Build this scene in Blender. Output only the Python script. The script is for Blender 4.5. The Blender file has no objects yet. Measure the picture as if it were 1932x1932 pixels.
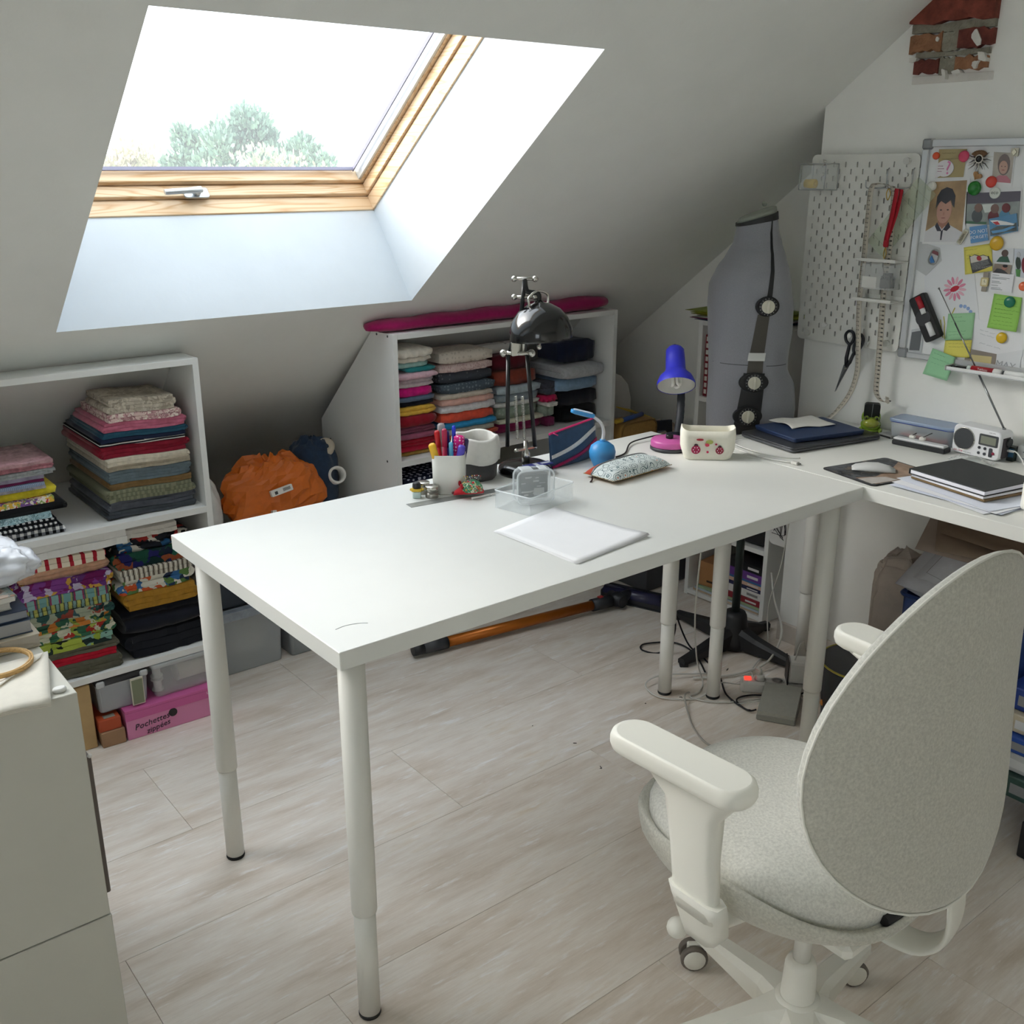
import bpy, math, random
from mathutils import Vector, Matrix

# ---------------------------------------------------------------- camera, sky, exposure
SC = bpy.context.scene
COL = SC.collection
cam_data = bpy.data.cameras.new('camera')
cam_data.sensor_fit = 'HORIZONTAL'
cam_data.sensor_width = 36.0
cam_data.lens = 36.028
cam_data.clip_start = 0.02
cam_data.clip_end = 500
cam = bpy.data.objects.new('camera', cam_data)
COL.objects.link(cam)
_R = Vector((0.7816008, -0.6237789, 0.0000948))
_U = Vector((0.1978660, 0.2480721, 0.9483192))
_F = Vector((0.5915650, 0.7411883, -0.3173180))
_M = Matrix((_R, _U, -_F)).transposed().to_4x4()
_M.translation = Vector((-0.7327, -1.3746, 1.5821))
cam.matrix_world = _M
SC.camera = cam

SKY_STRENGTH = 0.43
CLOUD_VEIL = (6.9, 7.5, 8.1, 1)
SUN_AZ = -44
SUN_GLOW = 0.85
world = bpy.data.worlds.new('overcast_sky')
SC.world = world
world.use_nodes = True
_nt = world.node_tree
_nt.nodes.clear()
_o = _nt.nodes.new('ShaderNodeOutputWorld')
_b = _nt.nodes.new('ShaderNodeBackground')
_sky = _nt.nodes.new('ShaderNodeTexSky')          # bright hazy sky, low veiled sun beyond the roof window
_sky.sky_type = 'NISHITA'
_sky.sun_disc = False
_sky.sun_elevation = math.radians(30)
_sky.sun_rotation = math.radians(SUN_AZ)
_sky.air_density = 1.0
_sky.dust_density = 6.0
_sky.ozone_density = 1.0
_hs = _nt.nodes.new('ShaderNodeHueSaturation')
_hs.inputs['Saturation'].default_value = 0.35
_hs.inputs['Value'].default_value = SUN_GLOW
_nt.links.new(_sky.outputs[0], _hs.inputs['Color'])
_veil = _nt.nodes.new('ShaderNodeMixRGB')           # even cloud veil over it
_veil.blend_type = 'ADD'
_veil.inputs[0].default_value = 1.0
_veil.inputs[2].default_value = CLOUD_VEIL
_nt.links.new(_hs.outputs[0], _veil.inputs[1])
_nt.links.new(_veil.outputs[0], _b.inputs['Color'])
_b.inputs['Strength'].default_value = SKY_STRENGTH
_nt.links.new(_b.outputs[0], _o.inputs['Surface'])

SC.view_settings.view_transform = 'Standard'
SC.view_settings.look = 'None'
SC.view_settings.gamma = 1.0
SC.view_settings.use_curve_mapping = False
SC.view_settings.exposure = 0.0
SC.cycles.use_denoising = True
SC.cycles.max_bounces = 14
SC.cycles.diffuse_bounces = 7
SC.cycles.transmission_bounces = 10
SC.cycles.transparent_max_bounces = 16
SC.cycles.caustics_refractive = False
SC.cycles.caustics_reflective = False

# ---------------------------------------------------------------- helpers
RND = random.Random(7)
PI = math.pi
H = 0.8237            # table top height


def lin(h):
    h = h.lstrip('#')
    out = []
    for i in (0, 2, 4):
        c = int(h[i:i + 2], 16) / 255.0
        out.append(c / 12.92 if c <= 0.04045 else ((c + 0.055) / 1.055) ** 2.4)
    return (out[0], out[1], out[2], 1.0)


_MATS = {}


def _new(name):
    m = bpy.data.materials.new(name)
    m.use_nodes = True
    nt = m.node_tree
    nt.nodes.clear()
    o = nt.nodes.new('ShaderNodeOutputMaterial')
    p = nt.nodes.new('ShaderNodeBsdfPrincipled')
    nt.links.new(p.outputs[0], o.inputs['Surface'])
    return m, nt, p, o


def _coord(nt, kind='Object', scale=(1, 1, 1), rot=(0, 0, 0)):
    t = nt.nodes.new('ShaderNodeTexCoord')
    mp = nt.nodes.new('ShaderNodeMapping')
    mp.inputs['Scale'].default_value = scale
    mp.inputs['Rotation'].default_value = rot
    nt.links.new(t.outputs[kind], mp.inputs['Vector'])
    return mp.outputs[0]


def _ramp(nt, fac, stops, const=False):
    r = nt.nodes.new('ShaderNodeValToRGB')
    if const:
        r.color_ramp.interpolation = 'CONSTANT'
    e = r.color_ramp.elements
    while len(e) < len(stops):
        e.new(0.5)
    for i, (p, c) in enumerate(stops):
        e[i].position = p
        e[i].color = lin(c) if isinstance(c, str) else c
    nt.links.new(fac, r.inputs['Fac'])
    return r.outputs['Color']


def _noise(nt, vec, scale, detail=3, rough=0.5):
    n = nt.nodes.new('ShaderNodeTexNoise')
    n.inputs['Scale'].default_value = scale
    n.inputs['Detail'].default_value = detail
    n.inputs['Roughness'].default_value = rough
    nt.links.new(vec, n.inputs['Vector'])
    return n.outputs['Fac']


def _bump(nt, p, height, strength, dist=0.002):
    b = nt.nodes.new('ShaderNodeBump')
    b.inputs['Strength'].default_value = strength
    b.inputs['Distance'].default_value = dist
    nt.links.new(height, b.inputs['Height'])
    nt.links.new(b.outputs[0], p.inputs['Normal'])


def mat(hexc, rough=0.5, metal=0.0, var=0.0, vscale=40.0, bump=0.0, bscale=200.0, bdist=0.002, coat=0.0, sheen=0.0, spec=0.5, vec=(1, 1, 1)):
    """plain procedural material, optional mottling and fine relief"""
    key = ('m', hexc, rough, metal, var, vscale, bump, bscale, bdist, coat, sheen, spec, vec)
    if key in _MATS:
        return _MATS[key]
    m, nt, p, o = _new('surface_' + hexc.strip('#'))
    c = lin(hexc)
    p.inputs['Base Color'].default_value = c
    p.inputs['Roughness'].default_value = rough
    p.inputs['Metallic'].default_value = metal
    p.inputs['Specular IOR Level'].default_value = spec
    p.inputs['Coat Weight'].default_value = coat
    p.inputs['Sheen Weight'].default_value = sheen
    if var or bump:
        v = _coord(nt, 'Object', vec)
        if var:
            f = _noise(nt, v, vscale, 4, 0.6)
            lo = tuple(max(0, x * (1 - var)) for x in c[:3]) + (1,)
            hi = tuple(min(1, x * (1 + var)) for x in c[:3]) + (1,)
            col = _ramp(nt, f, [(0.3, lo), (0.7, hi)])
            nt.links.new(col, p.inputs['Base Color'])
        if bump:
            _bump(nt, p, _noise(nt, v, bscale, 3), bump, bdist)
    _MATS[key] = m
    return m


def fabric(hexc, var=0.15, bscale=900, bump=0.25, rough=0.9):
    return mat(hexc, rough, 0, var, 60, bump, bscale, 0.001, 0, 0.2, 0.2)


def clear(hexc='FFFFFF', rough=0.05, alpha=0.35, key=''):
    """thin clear plastic: part see-through, part glossy"""
    k = ('c', hexc, rough, alpha, key)
    if k in _MATS:
        return _MATS[k]
    m, nt, p, o = _new('clear_plastic_' + hexc)
    p.inputs['Base Color'].default_value = lin(hexc)
    p.inputs['Roughness'].default_value = rough
    p.inputs['Specular IOR Level'].default_value = 0.6
    p.inputs['Alpha'].default_value = alpha
    _MATS[k] = m
    return m


def glass_mat():
    k = ('glass',)
    if k in _MATS:
        return _MATS[k]
    m, nt, p, o = _new('window_glass')
    tr = nt.nodes.new('ShaderNodeBsdfTransparent')
    tr.inputs['Color'].default_value = (0.93, 0.95, 0.95, 1)
    gl = nt.nodes.new('ShaderNodeBsdfGlossy')
    gl.inputs['Roughness'].default_value = 0.02
    mx = nt.nodes.new('ShaderNodeMixShader')
    mx.inputs[0].default_value = 0.03
    nt.links.new(tr.outputs[0], mx.inputs[1])
    nt.links.new(gl.outputs[0], mx.inputs[2])
    # a film of dust on the pane scatters a little of the daylight
    df = nt.nodes.new('ShaderNodeBsdfTranslucent')
    df.inputs['Color'].default_value = (0.9, 0.93, 0.95, 1)
    mx2 = nt.nodes.new('ShaderNodeMixShader')
    mx2.inputs[0].default_value = 0.08
    nt.links.new(mx.outputs[0], mx2.inputs[1])
    nt.links.new(df.outputs[0], mx2.inputs[2])
    nt.links.new(mx2.outputs[0], o.inputs['Surface'])
    _MATS[k] = m
    return m


def pattern(kind, cols, scale=1.0, rot=(0, 0, 0), rough=0.9):
    """printed cloth and paper: kind = check, stripe, dots, floral, blobs, lines"""
    key = ('p', kind, tuple(cols), scale, rot, rough)
    if key in _MATS:
        return _MATS[key]
    m, nt, p, o = _new('print_' + kind)
    p.inputs['Roughness'].default_value = rough
    p.inputs['Specular IOR Level'].default_value = 0.2
    v = _coord(nt, 'Object', (1, 1, 1), rot)
    if kind == 'check':
        sx = nt.nodes.new('ShaderNodeSeparateXYZ')
        nt.links.new(v, sx.inputs[0])
        outs = []
        for ax in ('X', 'Z', 'Y'):
            mm = nt.nodes.new('ShaderNodeMath'); mm.operation = 'MULTIPLY'; mm.inputs[1].default_value = scale
            nt.links.new(sx.outputs[ax], mm.inputs[0])
            fr = nt.nodes.new('ShaderNodeMath'); fr.operation = 'FRACT'
            nt.links.new(mm.outputs[0], fr.inputs[0])
            gt = nt.nodes.new('ShaderNodeMath'); gt.operation = 'GREATER_THAN'; gt.inputs[1].default_value = 0.5
            nt.links.new(fr.outputs[0], gt.inputs[0])
            outs.append(gt.outputs[0])
        a1 = nt.nodes.new('ShaderNodeMath'); a1.operation = 'ADD'
        nt.links.new(outs[0], a1.inputs[0]); nt.links.new(outs[1], a1.inputs[1])
        a2 = nt.nodes.new('ShaderNodeMath'); a2.operation = 'MULTIPLY'; a2.inputs[1].default_value = 0.5
        nt.links.new(a1.outputs[0], a2.inputs[0])
        col = _ramp(nt, a2.outputs[0], [(0.0, cols[0]), (0.25, cols[1]), (0.75, cols[2])], True)
    elif kind in ('stripe', 'lines'):
        w = nt.nodes.new('ShaderNodeTexWave')
        w.inputs['Scale'].default_value = scale
        w.inputs['Distortion'].default_value = 0.0 if kind == 'stripe' else 1.5
        w.inputs['Detail'].default_value = 1
        nt.links.new(v, w.inputs['Vector'])
        n = len(cols)
        col = _ramp(nt, w.outputs['Fac'], [(i / n, c) for i, c in enumerate(cols)], True)
    elif kind == 'dots':
        vo = nt.nodes.new('ShaderNodeTexVoronoi')
        vo.inputs['Scale'].default_value = scale
        vo.inputs['Randomness'].default_value = 0.35
        nt.links.new(v, vo.inputs['Vector'])
        col = _ramp(nt, vo.outputs['Distance'], [(0.0, cols[1]), (0.28, cols[0])], True)
    elif kind == 'rings':
        vo = nt.nodes.new('ShaderNodeTexVoronoi')
        vo.inputs['Scale'].default_value = scale
        vo.inputs['Randomness'].default_value = 0.9
        nt.links.new(v, vo.inputs['Vector'])
        st = [(0.0, cols[2]), (0.10, cols[0]), (0.34, cols[1]), (0.40, cols[0]), (0.55, cols[1]), (0.6, cols[0])]
        col = _ramp(nt, vo.outputs['Distance'], st, True)
    else:  # floral: patches of several colours broken up by noise
        vo = nt.nodes.new('ShaderNodeTexVoronoi')
        vo.inputs['Scale'].default_value = scale
        nz = nt.nodes.new('ShaderNodeTexNoise'); nz.inputs['Scale'].default_value = scale * 0.7
        nz.inputs['Detail'].default_value = 2
        nt.links.new(v, nz.inputs['Vector'])
        mxv = nt.nodes.new('ShaderNodeMixRGB'); mxv.inputs[0].default_value = 0.06
        nt.links.new(v, mxv.inputs[1]); nt.links.new(nz.outputs['Color'], mxv.inputs[2])
        nt.links.new(mxv.outputs[0], vo.inputs['Vector'])
        sp = nt.nodes.new('ShaderNodeSeparateColor')
        nt.links.new(vo.outputs['Color'], sp.inputs[0])
        n = len(cols)
        col = _ramp(nt, sp.outputs[0], [(i / n, c) for i, c in enumerate(cols)], True)
    nt.links.new(col, p.inputs['Base Color'])
    _bump(nt, p, _noise(nt, v, 700, 2), 0.2, 0.001)
    _MATS[key] = m
    return m


def wood_mat(a='E0B887', b='C08D55', scale=1.0, rough=0.45, axis='x'):
    key = ('w', a, b, scale, rough, axis)
    if key in _MATS:
        return _MATS[key]
    m, nt, p, o = _new('pine_wood')
    sc = {'x': (0.6, 9, 9), 'y': (9, 0.6, 9), 'z': (9, 9, 0.6)}[axis]
    v = _coord(nt, 'Object', tuple(s * scale for s in sc))
    n1 = nt.nodes.new('ShaderNodeTexNoise'); n1.inputs['Scale'].default_value = 1.6; n1.inputs['Detail'].default_value = 2
    nt.links.new(v, n1.inputs['Vector'])
    mm = nt.nodes.new('ShaderNodeMath'); mm.operation = 'MULTIPLY'; mm.inputs[1].default_value = 14
    nt.links.new(n1.outputs['Fac'], mm.inputs[0])
    fr = nt.nodes.new('ShaderNodeMath'); fr.operation = 'FRACT'
    nt.links.new(mm.outputs[0], fr.inputs[0])
    col = _ramp(nt, fr.outputs[0], [(0.0, b), (0.25, a), (0.8, a), (1.0, b)])
    nt.links.new(col, p.inputs['Base Color'])
    p.inputs['Roughness'].default_value = rough
    _MATS[key] = m
    return m


# ---------------------------------------------------------------- mesh building
class MB:
    def __init__(self):
        self.v = []; self.f = []; self.mi = []; self.sm = []
        self.M = None

    def add(self, vs, fs, mi=0, smooth=False, M=None):
        k = len(self.v)
        for q in vs:
            q = Vector(q)
            if M is not None:
                q = M @ q
            if self.M is not None:
                q = self.M @ q
            self.v.append(tuple(q))
        for f in fs:
            self.f.append(tuple(i + k for i in f)); self.mi.append(mi); self.sm.append(smooth)
        return self

    def box(self, x0, x1, y0, y1, z0, z1, b=0.0, mi=0, M=None):
        if b <= 0:
            vs = [(x, y, z) for x in (x0, x1) for y in (y0, y1) for z in (z0, z1)]
            fs = [(0, 1, 3, 2), (4, 6, 7, 5), (0, 4, 5, 1), (2, 3, 7, 6), (0, 2, 6, 4), (1, 5, 7, 3)]
            return self.add(vs, fs, mi, False, M)
        b = min(b, (x1 - x0) / 2.01, (y1 - y0) / 2.01, (z1 - z0) / 2.01)
        vs = []; idx = {}
        X = (x0, x1); Y = (y0, y1); Z = (z0, z1)
        for i in (0, 1):
            for j in (0, 1):
                for k in (0, 1):
                    sx = b if i == 0 else -b; sy = b if j == 0 else -b; sz = b if k == 0 else -b
                    idx[i, j, k, 0] = len(vs); vs.append((X[i], Y[j] + sy, Z[k] + sz))
                    idx[i, j, k, 1] = len(vs); vs.append((X[i] + sx, Y[j], Z[k] + sz))
                    idx[i, j, k, 2] = len(vs); vs.append((X[i] + sx, Y[j] + sy, Z[k]))
        fs = []
        for s in (0, 1):
            q = [idx[s, 0, 0, 0], idx[s, 1, 0, 0], idx[s, 1, 1, 0], idx[s, 0, 1, 0]]; fs.append(q if s else q[::-1])
            q = [idx[0, s, 0, 1], idx[1, s, 0, 1], idx[1, s, 1, 1], idx[0, s, 1, 1]]; fs.append(q[::-1] if s else q)
            q = [idx[0, 0, s, 2], idx[1, 0, s, 2], idx[1, 1, s, 2], idx[0, 1, s, 2]]; fs.append(q if s else q[::-1])
        for i in (0, 1):
            for j in (0, 1):
                q = [idx[i, j, 0, 0], idx[i, j, 0, 1], idx[i, j, 1, 1], idx[i, j, 1, 0]]; fs.append(q if i != j else q[::-1])
                q = [idx[i, 0, j, 0], idx[i, 0, j, 2], idx[i, 1, j, 2], idx[i, 1, j, 0]]; fs.append(q if i == j else q[::-1])
                q = [idx[0, i, j, 1], idx[0, i, j, 2], idx[1, i, j, 2], idx[1, i, j, 1]]; fs.append(q if i != j else q[::-1])
        for i in (0, 1):
            for j in (0, 1):
                for k in (0, 1):
                    q = [idx[i, j, k, 0], idx[i, j, k, 1], idx[i, j, k, 2]]
                    fs.append(q if (i + j + k) % 2 else q[::-1])
        return self.add(vs, fs, mi, False, M)

    def ring(self, rings, mi=0, smooth=True, caps=(True, True), closed=False, M=None):
        """skin consecutive loops of equal length"""
        n = len(rings[0]); vs = [q for r in rings for q in r]; fs = []
        m = len(rings)
        for a in range(m if closed else m - 1):
            b = (a + 1) % m
            for i in range(n):
                j = (i + 1) % n
                fs.append((a * n + i, a * n + j, b * n + j, b * n + i))
        self.add(vs, fs, mi, smooth, M)
        k = len(self.v) - len(vs)
        if not closed:
            if caps[0]:
                self.f.append(tuple(k + i for i in range(n))[::-1]); self.mi.append(mi); self.sm.append(False)
            if caps[1]:
                self.f.append(tuple(k + (m - 1) * n + i for i in range(n))); self.mi.append(mi); self.sm.append(False)
        return self

    def lathe(self, prof, n=24, c=(0, 0, 0), mi=0, M=None, smooth=True, caps=(True, True)):
        rings = [[(c[0] + r * math.cos(2 * PI * i / n), c[1] + r * math.sin(2 * PI * i / n), c[2] + z) for i in range(n)] for r, z in prof]
        return self.ring(rings, mi, smooth, caps, False, M)

    def cyl(self, p0, p1, r0, r1=None, n=16, mi=0, M=None, smooth=True, caps=(True, True)):
        return self.tube([p0, p1], [r0, r0 if r1 is None else r1], n, mi, M, smooth, caps)

    def tube(self, pts, r, n=8, mi=0, M=None, smooth=True, caps=(True, True), flat=None):
        pts = [Vector(p) for p in pts]
        rs = r if isinstance(r, (list, tuple)) else [r] * len(pts)
        rings = []; up = None
        for i, p in enumerate(pts):
            a = pts[max(i - 1, 0)]; b = pts[min(i + 1, len(pts) - 1)]
            t = b - a
            t = t.normalized() if t.length > 1e-9 else Vector((0, 0, 1))
            if up is None:
                up = Vector((0, 0, 1)) if abs(t.z) < 0.9 else Vector((1, 0, 0))
            s = t.cross(up)
            if s.length < 1e-6:
                s = t.orthogonal()
            s.normalize(); up = s.cross(t).normalized()
            fx, fy = flat if flat else (1, 1)
            rings.append([tuple(p + s * (math.cos(2 * PI * k / n) * rs[i] * fx) + up * (math.sin(2 * PI * k / n) * rs[i] * fy)) for k in range(n)])
        return self.ring(rings, mi, smooth, caps, False, M)

    def ball(self, c, r, n=16, m=10, mi=0, M=None):
        rx, ry, rz = (r, r, r) if not isinstance(r, (tuple, list)) else r
        rings = []
        for j in range(1, m):
            t = PI * j / m
            rings.append([(c[0] + rx * math.sin(t) * math.cos(2 * PI * i / n), c[1] + ry * math.sin(t) * math.sin(2 * PI * i / n), c[2] - rz * math.cos(t)) for i in range(n)])
        k = len(self.v)
        self.ring(rings, mi, True, (False, False), False, M)
        self.add([(c[0], c[1], c[2] - rz), (c[0], c[1], c[2] + rz)], [], mi, True, M)
        kb = len(self.v) - 2; kt = len(self.v) - 1; base = k; top = k + (m - 2) * n
        for i in range(n):
            j = (i + 1) % n
            self.f.append((kb, base + j, base + i)); self.mi.append(mi); self.sm.append(True)
            self.f.append((kt, top + i, top + j)); self.mi.append(mi); self.sm.append(True)
        return self

    def prism(self, poly, h0, h1, mi=0, M=None, smooth=False):
        """extrude a 2d outline (local x,y) from z=h0 to z=h1"""
        n = len(poly)
        vs = [(x, y, h0) for x, y in poly] + [(x, y, h1) for x, y in poly]
        fs = [tuple(range(n))[::-1], tuple(range(n, 2 * n))]
        self.add(vs, fs, mi, False, M)
        k = len(self.v) - 2 * n
        for i in range(n):
            j = (i + 1) % n
            self.f.append((k + i, k + j, k + n + j, k + n + i)); self.mi.append(mi); self.sm.append(smooth)
        return self

    def pad(self, poly, h0, h1, b, mi=0, M=None):
        """prism with a chamfered top and bottom rim; outline scaled towards its centre"""
        cx = sum(p[0] for p in poly) / len(poly); cy = sum(p[1] for p in poly) / len(poly)

        def inset(d):
            out = []
            for x, y in poly:
                l = math.hypot(x - cx, y - cy) or 1
                k = max(0.0, (l - d) / l)
                out.append((cx + (x - cx) * k, cy + (y - cy) * k))
            return out
        rings = []
        for d, z in ((b, h0), (b * 0.3, h0 + b * 0.3), (0, h0 + b), (0, h1 - b), (b * 0.3, h1 - b * 0.3), (b, h1)):
            rings.append([(x, y, z) for x, y in inset(d)])
        return self.ring(rings, mi, True, (True, True), False, M)

    def grid(self, fn, nu, nv, mi=0, smooth=True, thick=0.0, M=None):
        """surface fn(u,v) with u,v in 0..1; thick>0 makes it a shell along its normal"""
        P = [[Vector(fn(i / nu, j / nv)) for j in range(nv + 1)] for i in range(nu + 1)]
        vs = [tuple(P[i][j]) for i in range(nu + 1) for j in range(nv + 1)]
        q = lambda i, j: i * (nv + 1) + j
        fs = [(q(i, j), q(i + 1, j), q(i + 1, j + 1), q(i, j + 1)) for i in range(nu) for j in range(nv)]
        if thick:
            N = len(vs)
            for i in range(nu + 1):
                for j in range(nv + 1):
                    a = P[min(i + 1, nu)][j] - P[max(i - 1, 0)][j]; b = P[i][min(j + 1, nv)] - P[i][max(j - 1, 0)]
                    nrm = a.cross(b)
                    nrm = nrm.normalized() if nrm.length > 1e-12 else Vector((0, 0, 1))
                    vs.append(tuple(P[i][j] - nrm * thick))
            fs += [tuple(N + k for k in f[::-1]) for f in fs]
            bd = [q(i, 0) for i in range(nu + 1)] + [q(nu, j) for j in range(1, nv + 1)] + [q(i, nv) for i in range(nu - 1, -1, -1)] + [q(0, j) for j in range(nv - 1, 0, -1)]
            for a in range(len(bd)):
                b = (a + 1) % len(bd)
                fs.append((bd[b], bd[a], bd[a] + N, bd[b] + N))
        return self.add(vs, fs, mi, smooth, M)

    def text(self, s, size, M, mi=0, align='CENTER', ext=0.0003, shear=0.0, spacing=1.0):
        cu = bpy.data.curves.new('lettering', 'FONT')
        cu.body = s; cu.size = size; cu.align_x = align; cu.align_y = 'CENTER'; cu.extrude = ext; cu.resolution_u = 2
        cu.shear = shear; cu.space_character = spacing
        ob = bpy.data.objects.new('lettering', cu)
        COL.objects.link(ob)
        me = ob.to_mesh()
        vs = [tuple(v.co) for v in me.vertices]; fs = [tuple(p.vertices) for p in me.polygons]
        ob.to_mesh_clear()
        bpy.data.objects.remove(ob); bpy.data.curves.remove(cu)
        return self.add(vs, fs, mi, False, M)

    def mesh(self, name, mats):
        me = bpy.data.meshes.new(name)
        me.from_pydata(self.v, [], self.f)
        for m in (mats if isinstance(mats, (list, tuple)) else [mats]):
            me.materials.append(m)
        me.polygons.foreach_set('material_index', self.mi)
        me.polygons.foreach_set('use_smooth', self.sm)
        me.update()
        return me

    def build(self, name, mats, parent=None, loc=None):
        o = bpy.data.objects.new(name, self.mesh(name, mats))
        COL.objects.link(o)
        if parent is not None:
            o.parent = parent
        if loc is not None:
            o.location = loc
        return o


def tag(o, label=None, cat=None, group=None, kind=None):
    if label: o['label'] = label
    if cat: o['category'] = cat
    if group: o['group'] = group
    if kind: o['kind'] = kind
    return o


def thing(name, label, cat, loc=(0, 0, 0), rz=0.0, group=None):
    o = bpy.data.objects.new(name, None)
    o.empty_display_size = 0.05
    COL.objects.link(o)
    o.location = loc; o.rotation_euler = (0, 0, rz)
    return tag(o, label, cat, group)


def struct(name, mb, mats, parent=None):
    o = mb.build(name, mats, parent)
    if parent is None:
        o['kind'] = 'structure'
    return o


def rrect(w, h, r, n=5, cx=0.0, cy=0.0):
    out = []
    for sx, sy, a0 in ((1, 1, 0), (-1, 1, 90), (-1, -1, 180), (1, -1, 270)):
        for i in range(n + 1):
            a = math.radians(a0 + 90 * i / n)
            out.append((cx + sx * (w / 2 - r) + r * math.cos(a), cy + sy * (h / 2 - r) + r * math.sin(a)))
    return out


def ellipse(a, b, n=24, cx=0.0, cy=0.0):
    return [(cx + a * math.cos(2 * PI * i / n), cy + b * math.sin(2 * PI * i / n)) for i in range(n)]


def smooth_path(pts, k=6):
    """Catmull-Rom through points"""
    P = [Vector(p) for p in pts]
    out = []
    for i in range(len(P) - 1):
        a = P[max(i - 1, 0)]; b = P[i]; c = P[i + 1]; d = P[min(i + 2, len(P) - 1)]
        for j in range(k):
            t = j / k
            out.append(0.5 * ((2 * b) + (c - a) * t + (2 * a - 5 * b + 4 * c - d) * t * t + (3 * b - a - 3 * c + d) * t ** 3))
    out.append(P[-1])
    return out


def frame_mat(X, Y, Z, o):
    m = Matrix((Vector(X), Vector(Y), Vector(Z))).transposed().to_4x4()
    m.translation = Vector(o)
    return m


def on_wall(y, z, x, rot=0.0):
    """local x to the right, local y up, local z towards the room, on a wall whose face is x = const"""
    return frame_mat((0, -1, 0), (0, 0, 1), (-1, 0, 0), (x, y, z)) @ Matrix.Rotation(rot, 4, 'Z')


def on_front(x, z, y, rot=0.0):
    """the same on a face that looks towards -y"""
    return frame_mat((1, 0, 0), (0, 0, 1), (0, -1, 0), (x, y, z)) @ Matrix.Rotation(rot, 4, 'Z')


def on_top(x, y, z, rot=0.0):
    return Matrix.Translation((x, y, z)) @ Matrix.Rotation(rot, 4, 'Z')
# ---------------------------------------------------------------- the room
WHITE_WALL = mat('F2F2EE', 0.85, 0, 0.02, 8, 0.12, 60, 0.004)
CEIL_WALL = mat('E6E7E3', 0.88, 0, 0.02, 6, 0.10, 70, 0.004)
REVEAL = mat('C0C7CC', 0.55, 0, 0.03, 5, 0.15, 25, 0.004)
SLOPE = 0.7703
CZ0 = 2.2468                     # ceiling height where y = 0
XL, XG, XB, YB = -2.6, 2.38, 2.08, 0.632
YR, ZC = -3.3, 2.45              # rear wall, flat ceiling


def cz(y):
    return CZ0 - SLOPE * y


YF = (CZ0 - ZC) / SLOPE          # where the slope meets the flat ceiling
TH = math.atan(SLOPE)
W_D = Vector((0, -math.cos(TH), math.sin(TH)))
W_N = Vector((0, math.sin(TH), math.cos(TH)))
W_O = Vector((0, 1.37, 1.1915))


def wp(u, v, w):
    """point of the roof window: u across, v up the slope, w outwards from the ceiling"""
    q = W_O + W_D * v + W_N * w
    return (u, q.y, q.z)


# floor: sub-floor sheet and the laminate planks
mb = MB()
mb.box(XL - 0.1, XG + 0.1, YR - 0.1, 3.1, -0.06, -0.006)
floor = struct('floor', mb, mat('6E655C', 0.9, 0, 0.1))


def plank_material():
    m, nt, p, o = _new('pale_oak_laminate')
    t = nt.nodes.new('ShaderNodeTexCoord')
    oi = nt.nodes.new('ShaderNodeObjectInfo')
    mul = nt.nodes.new('ShaderNodeVectorMath'); mul.operation = 'SCALE'; mul.inputs[3].default_value = 37.0
    cmb = nt.nodes.new('ShaderNodeCombineXYZ')
    for i in range(3):
        nt.links.new(oi.outputs['Random'], cmb.inputs[i])
    nt.links.new(cmb.outputs[0], mul.inputs[0])
    add = nt.nodes.new('ShaderNodeVectorMath'); add.operation = 'ADD'
    nt.links.new(t.outputs['Object'], add.inputs[0]); nt.links.new(mul.outputs[0], add.inputs[1])

    def mapped(s):
        mp = nt.nodes.new('ShaderNodeMapping'); mp.inputs['Scale'].default_value = s
        mp.inputs['Rotation'].default_value = (0, 0, 0.06)
        nt.links.new(add.outputs[0], mp.inputs['Vector'])
        return mp.outputs[0]
    big = _noise(nt, mapped((1.6, 7, 1)), 2.2, 5, 0.62)
    base = _ramp(nt, big, [(0.28, 'D2C4B4'), (0.44, 'E2D7CB'), (0.60, 'EDE6DD'), (0.76, 'DFD0BC')])
    streak = _noise(nt, mapped((2.4, 16, 1)), 3.0, 6, 0.7)
    smask = _ramp(nt, streak, [(0.56, (0, 0, 0, 1)), (0.68, (1, 1, 1, 1))])
    mx = nt.nodes.new('ShaderNodeMixRGB'); mx.blend_type = 'MIX'
    sc = nt.nodes.new('ShaderNodeMath'); sc.operation = 'MULTIPLY'; sc.inputs[1].default_value = 0.75
    nt.links.new(smask, sc.inputs[0]); nt.links.new(sc.outputs[0], mx.inputs[0])
    nt.links.new(base, mx.inputs[1]); mx.inputs[2].default_value = lin('F8F7F6')
    fine = _noise(nt, mapped((5, 120, 1)), 2.0, 3, 0.6)
    fm = _ramp(nt, fine, [(0.3, (0.9, 0.89, 0.88, 1)), (0.6, (1, 1, 1, 1))])
    mx2 = nt.nodes.new('ShaderNodeMixRGB'); mx2.blend_type = 'MULTIPLY'; mx2.inputs[0].default_value = 0.8
    nt.links.new(mx.outputs[0], mx2.inputs[1]); nt.links.new(fm, mx2.inputs[2])
    nt.links.new(mx2.outputs[0], p.inputs['Base Color'])
    p.inputs['Roughness'].default_value = 0.48
    p.inputs['Specular IOR Level'].default_value = 0.45
    _bump(nt, p, fine, 0.12, 0.001)
    return m


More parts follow.
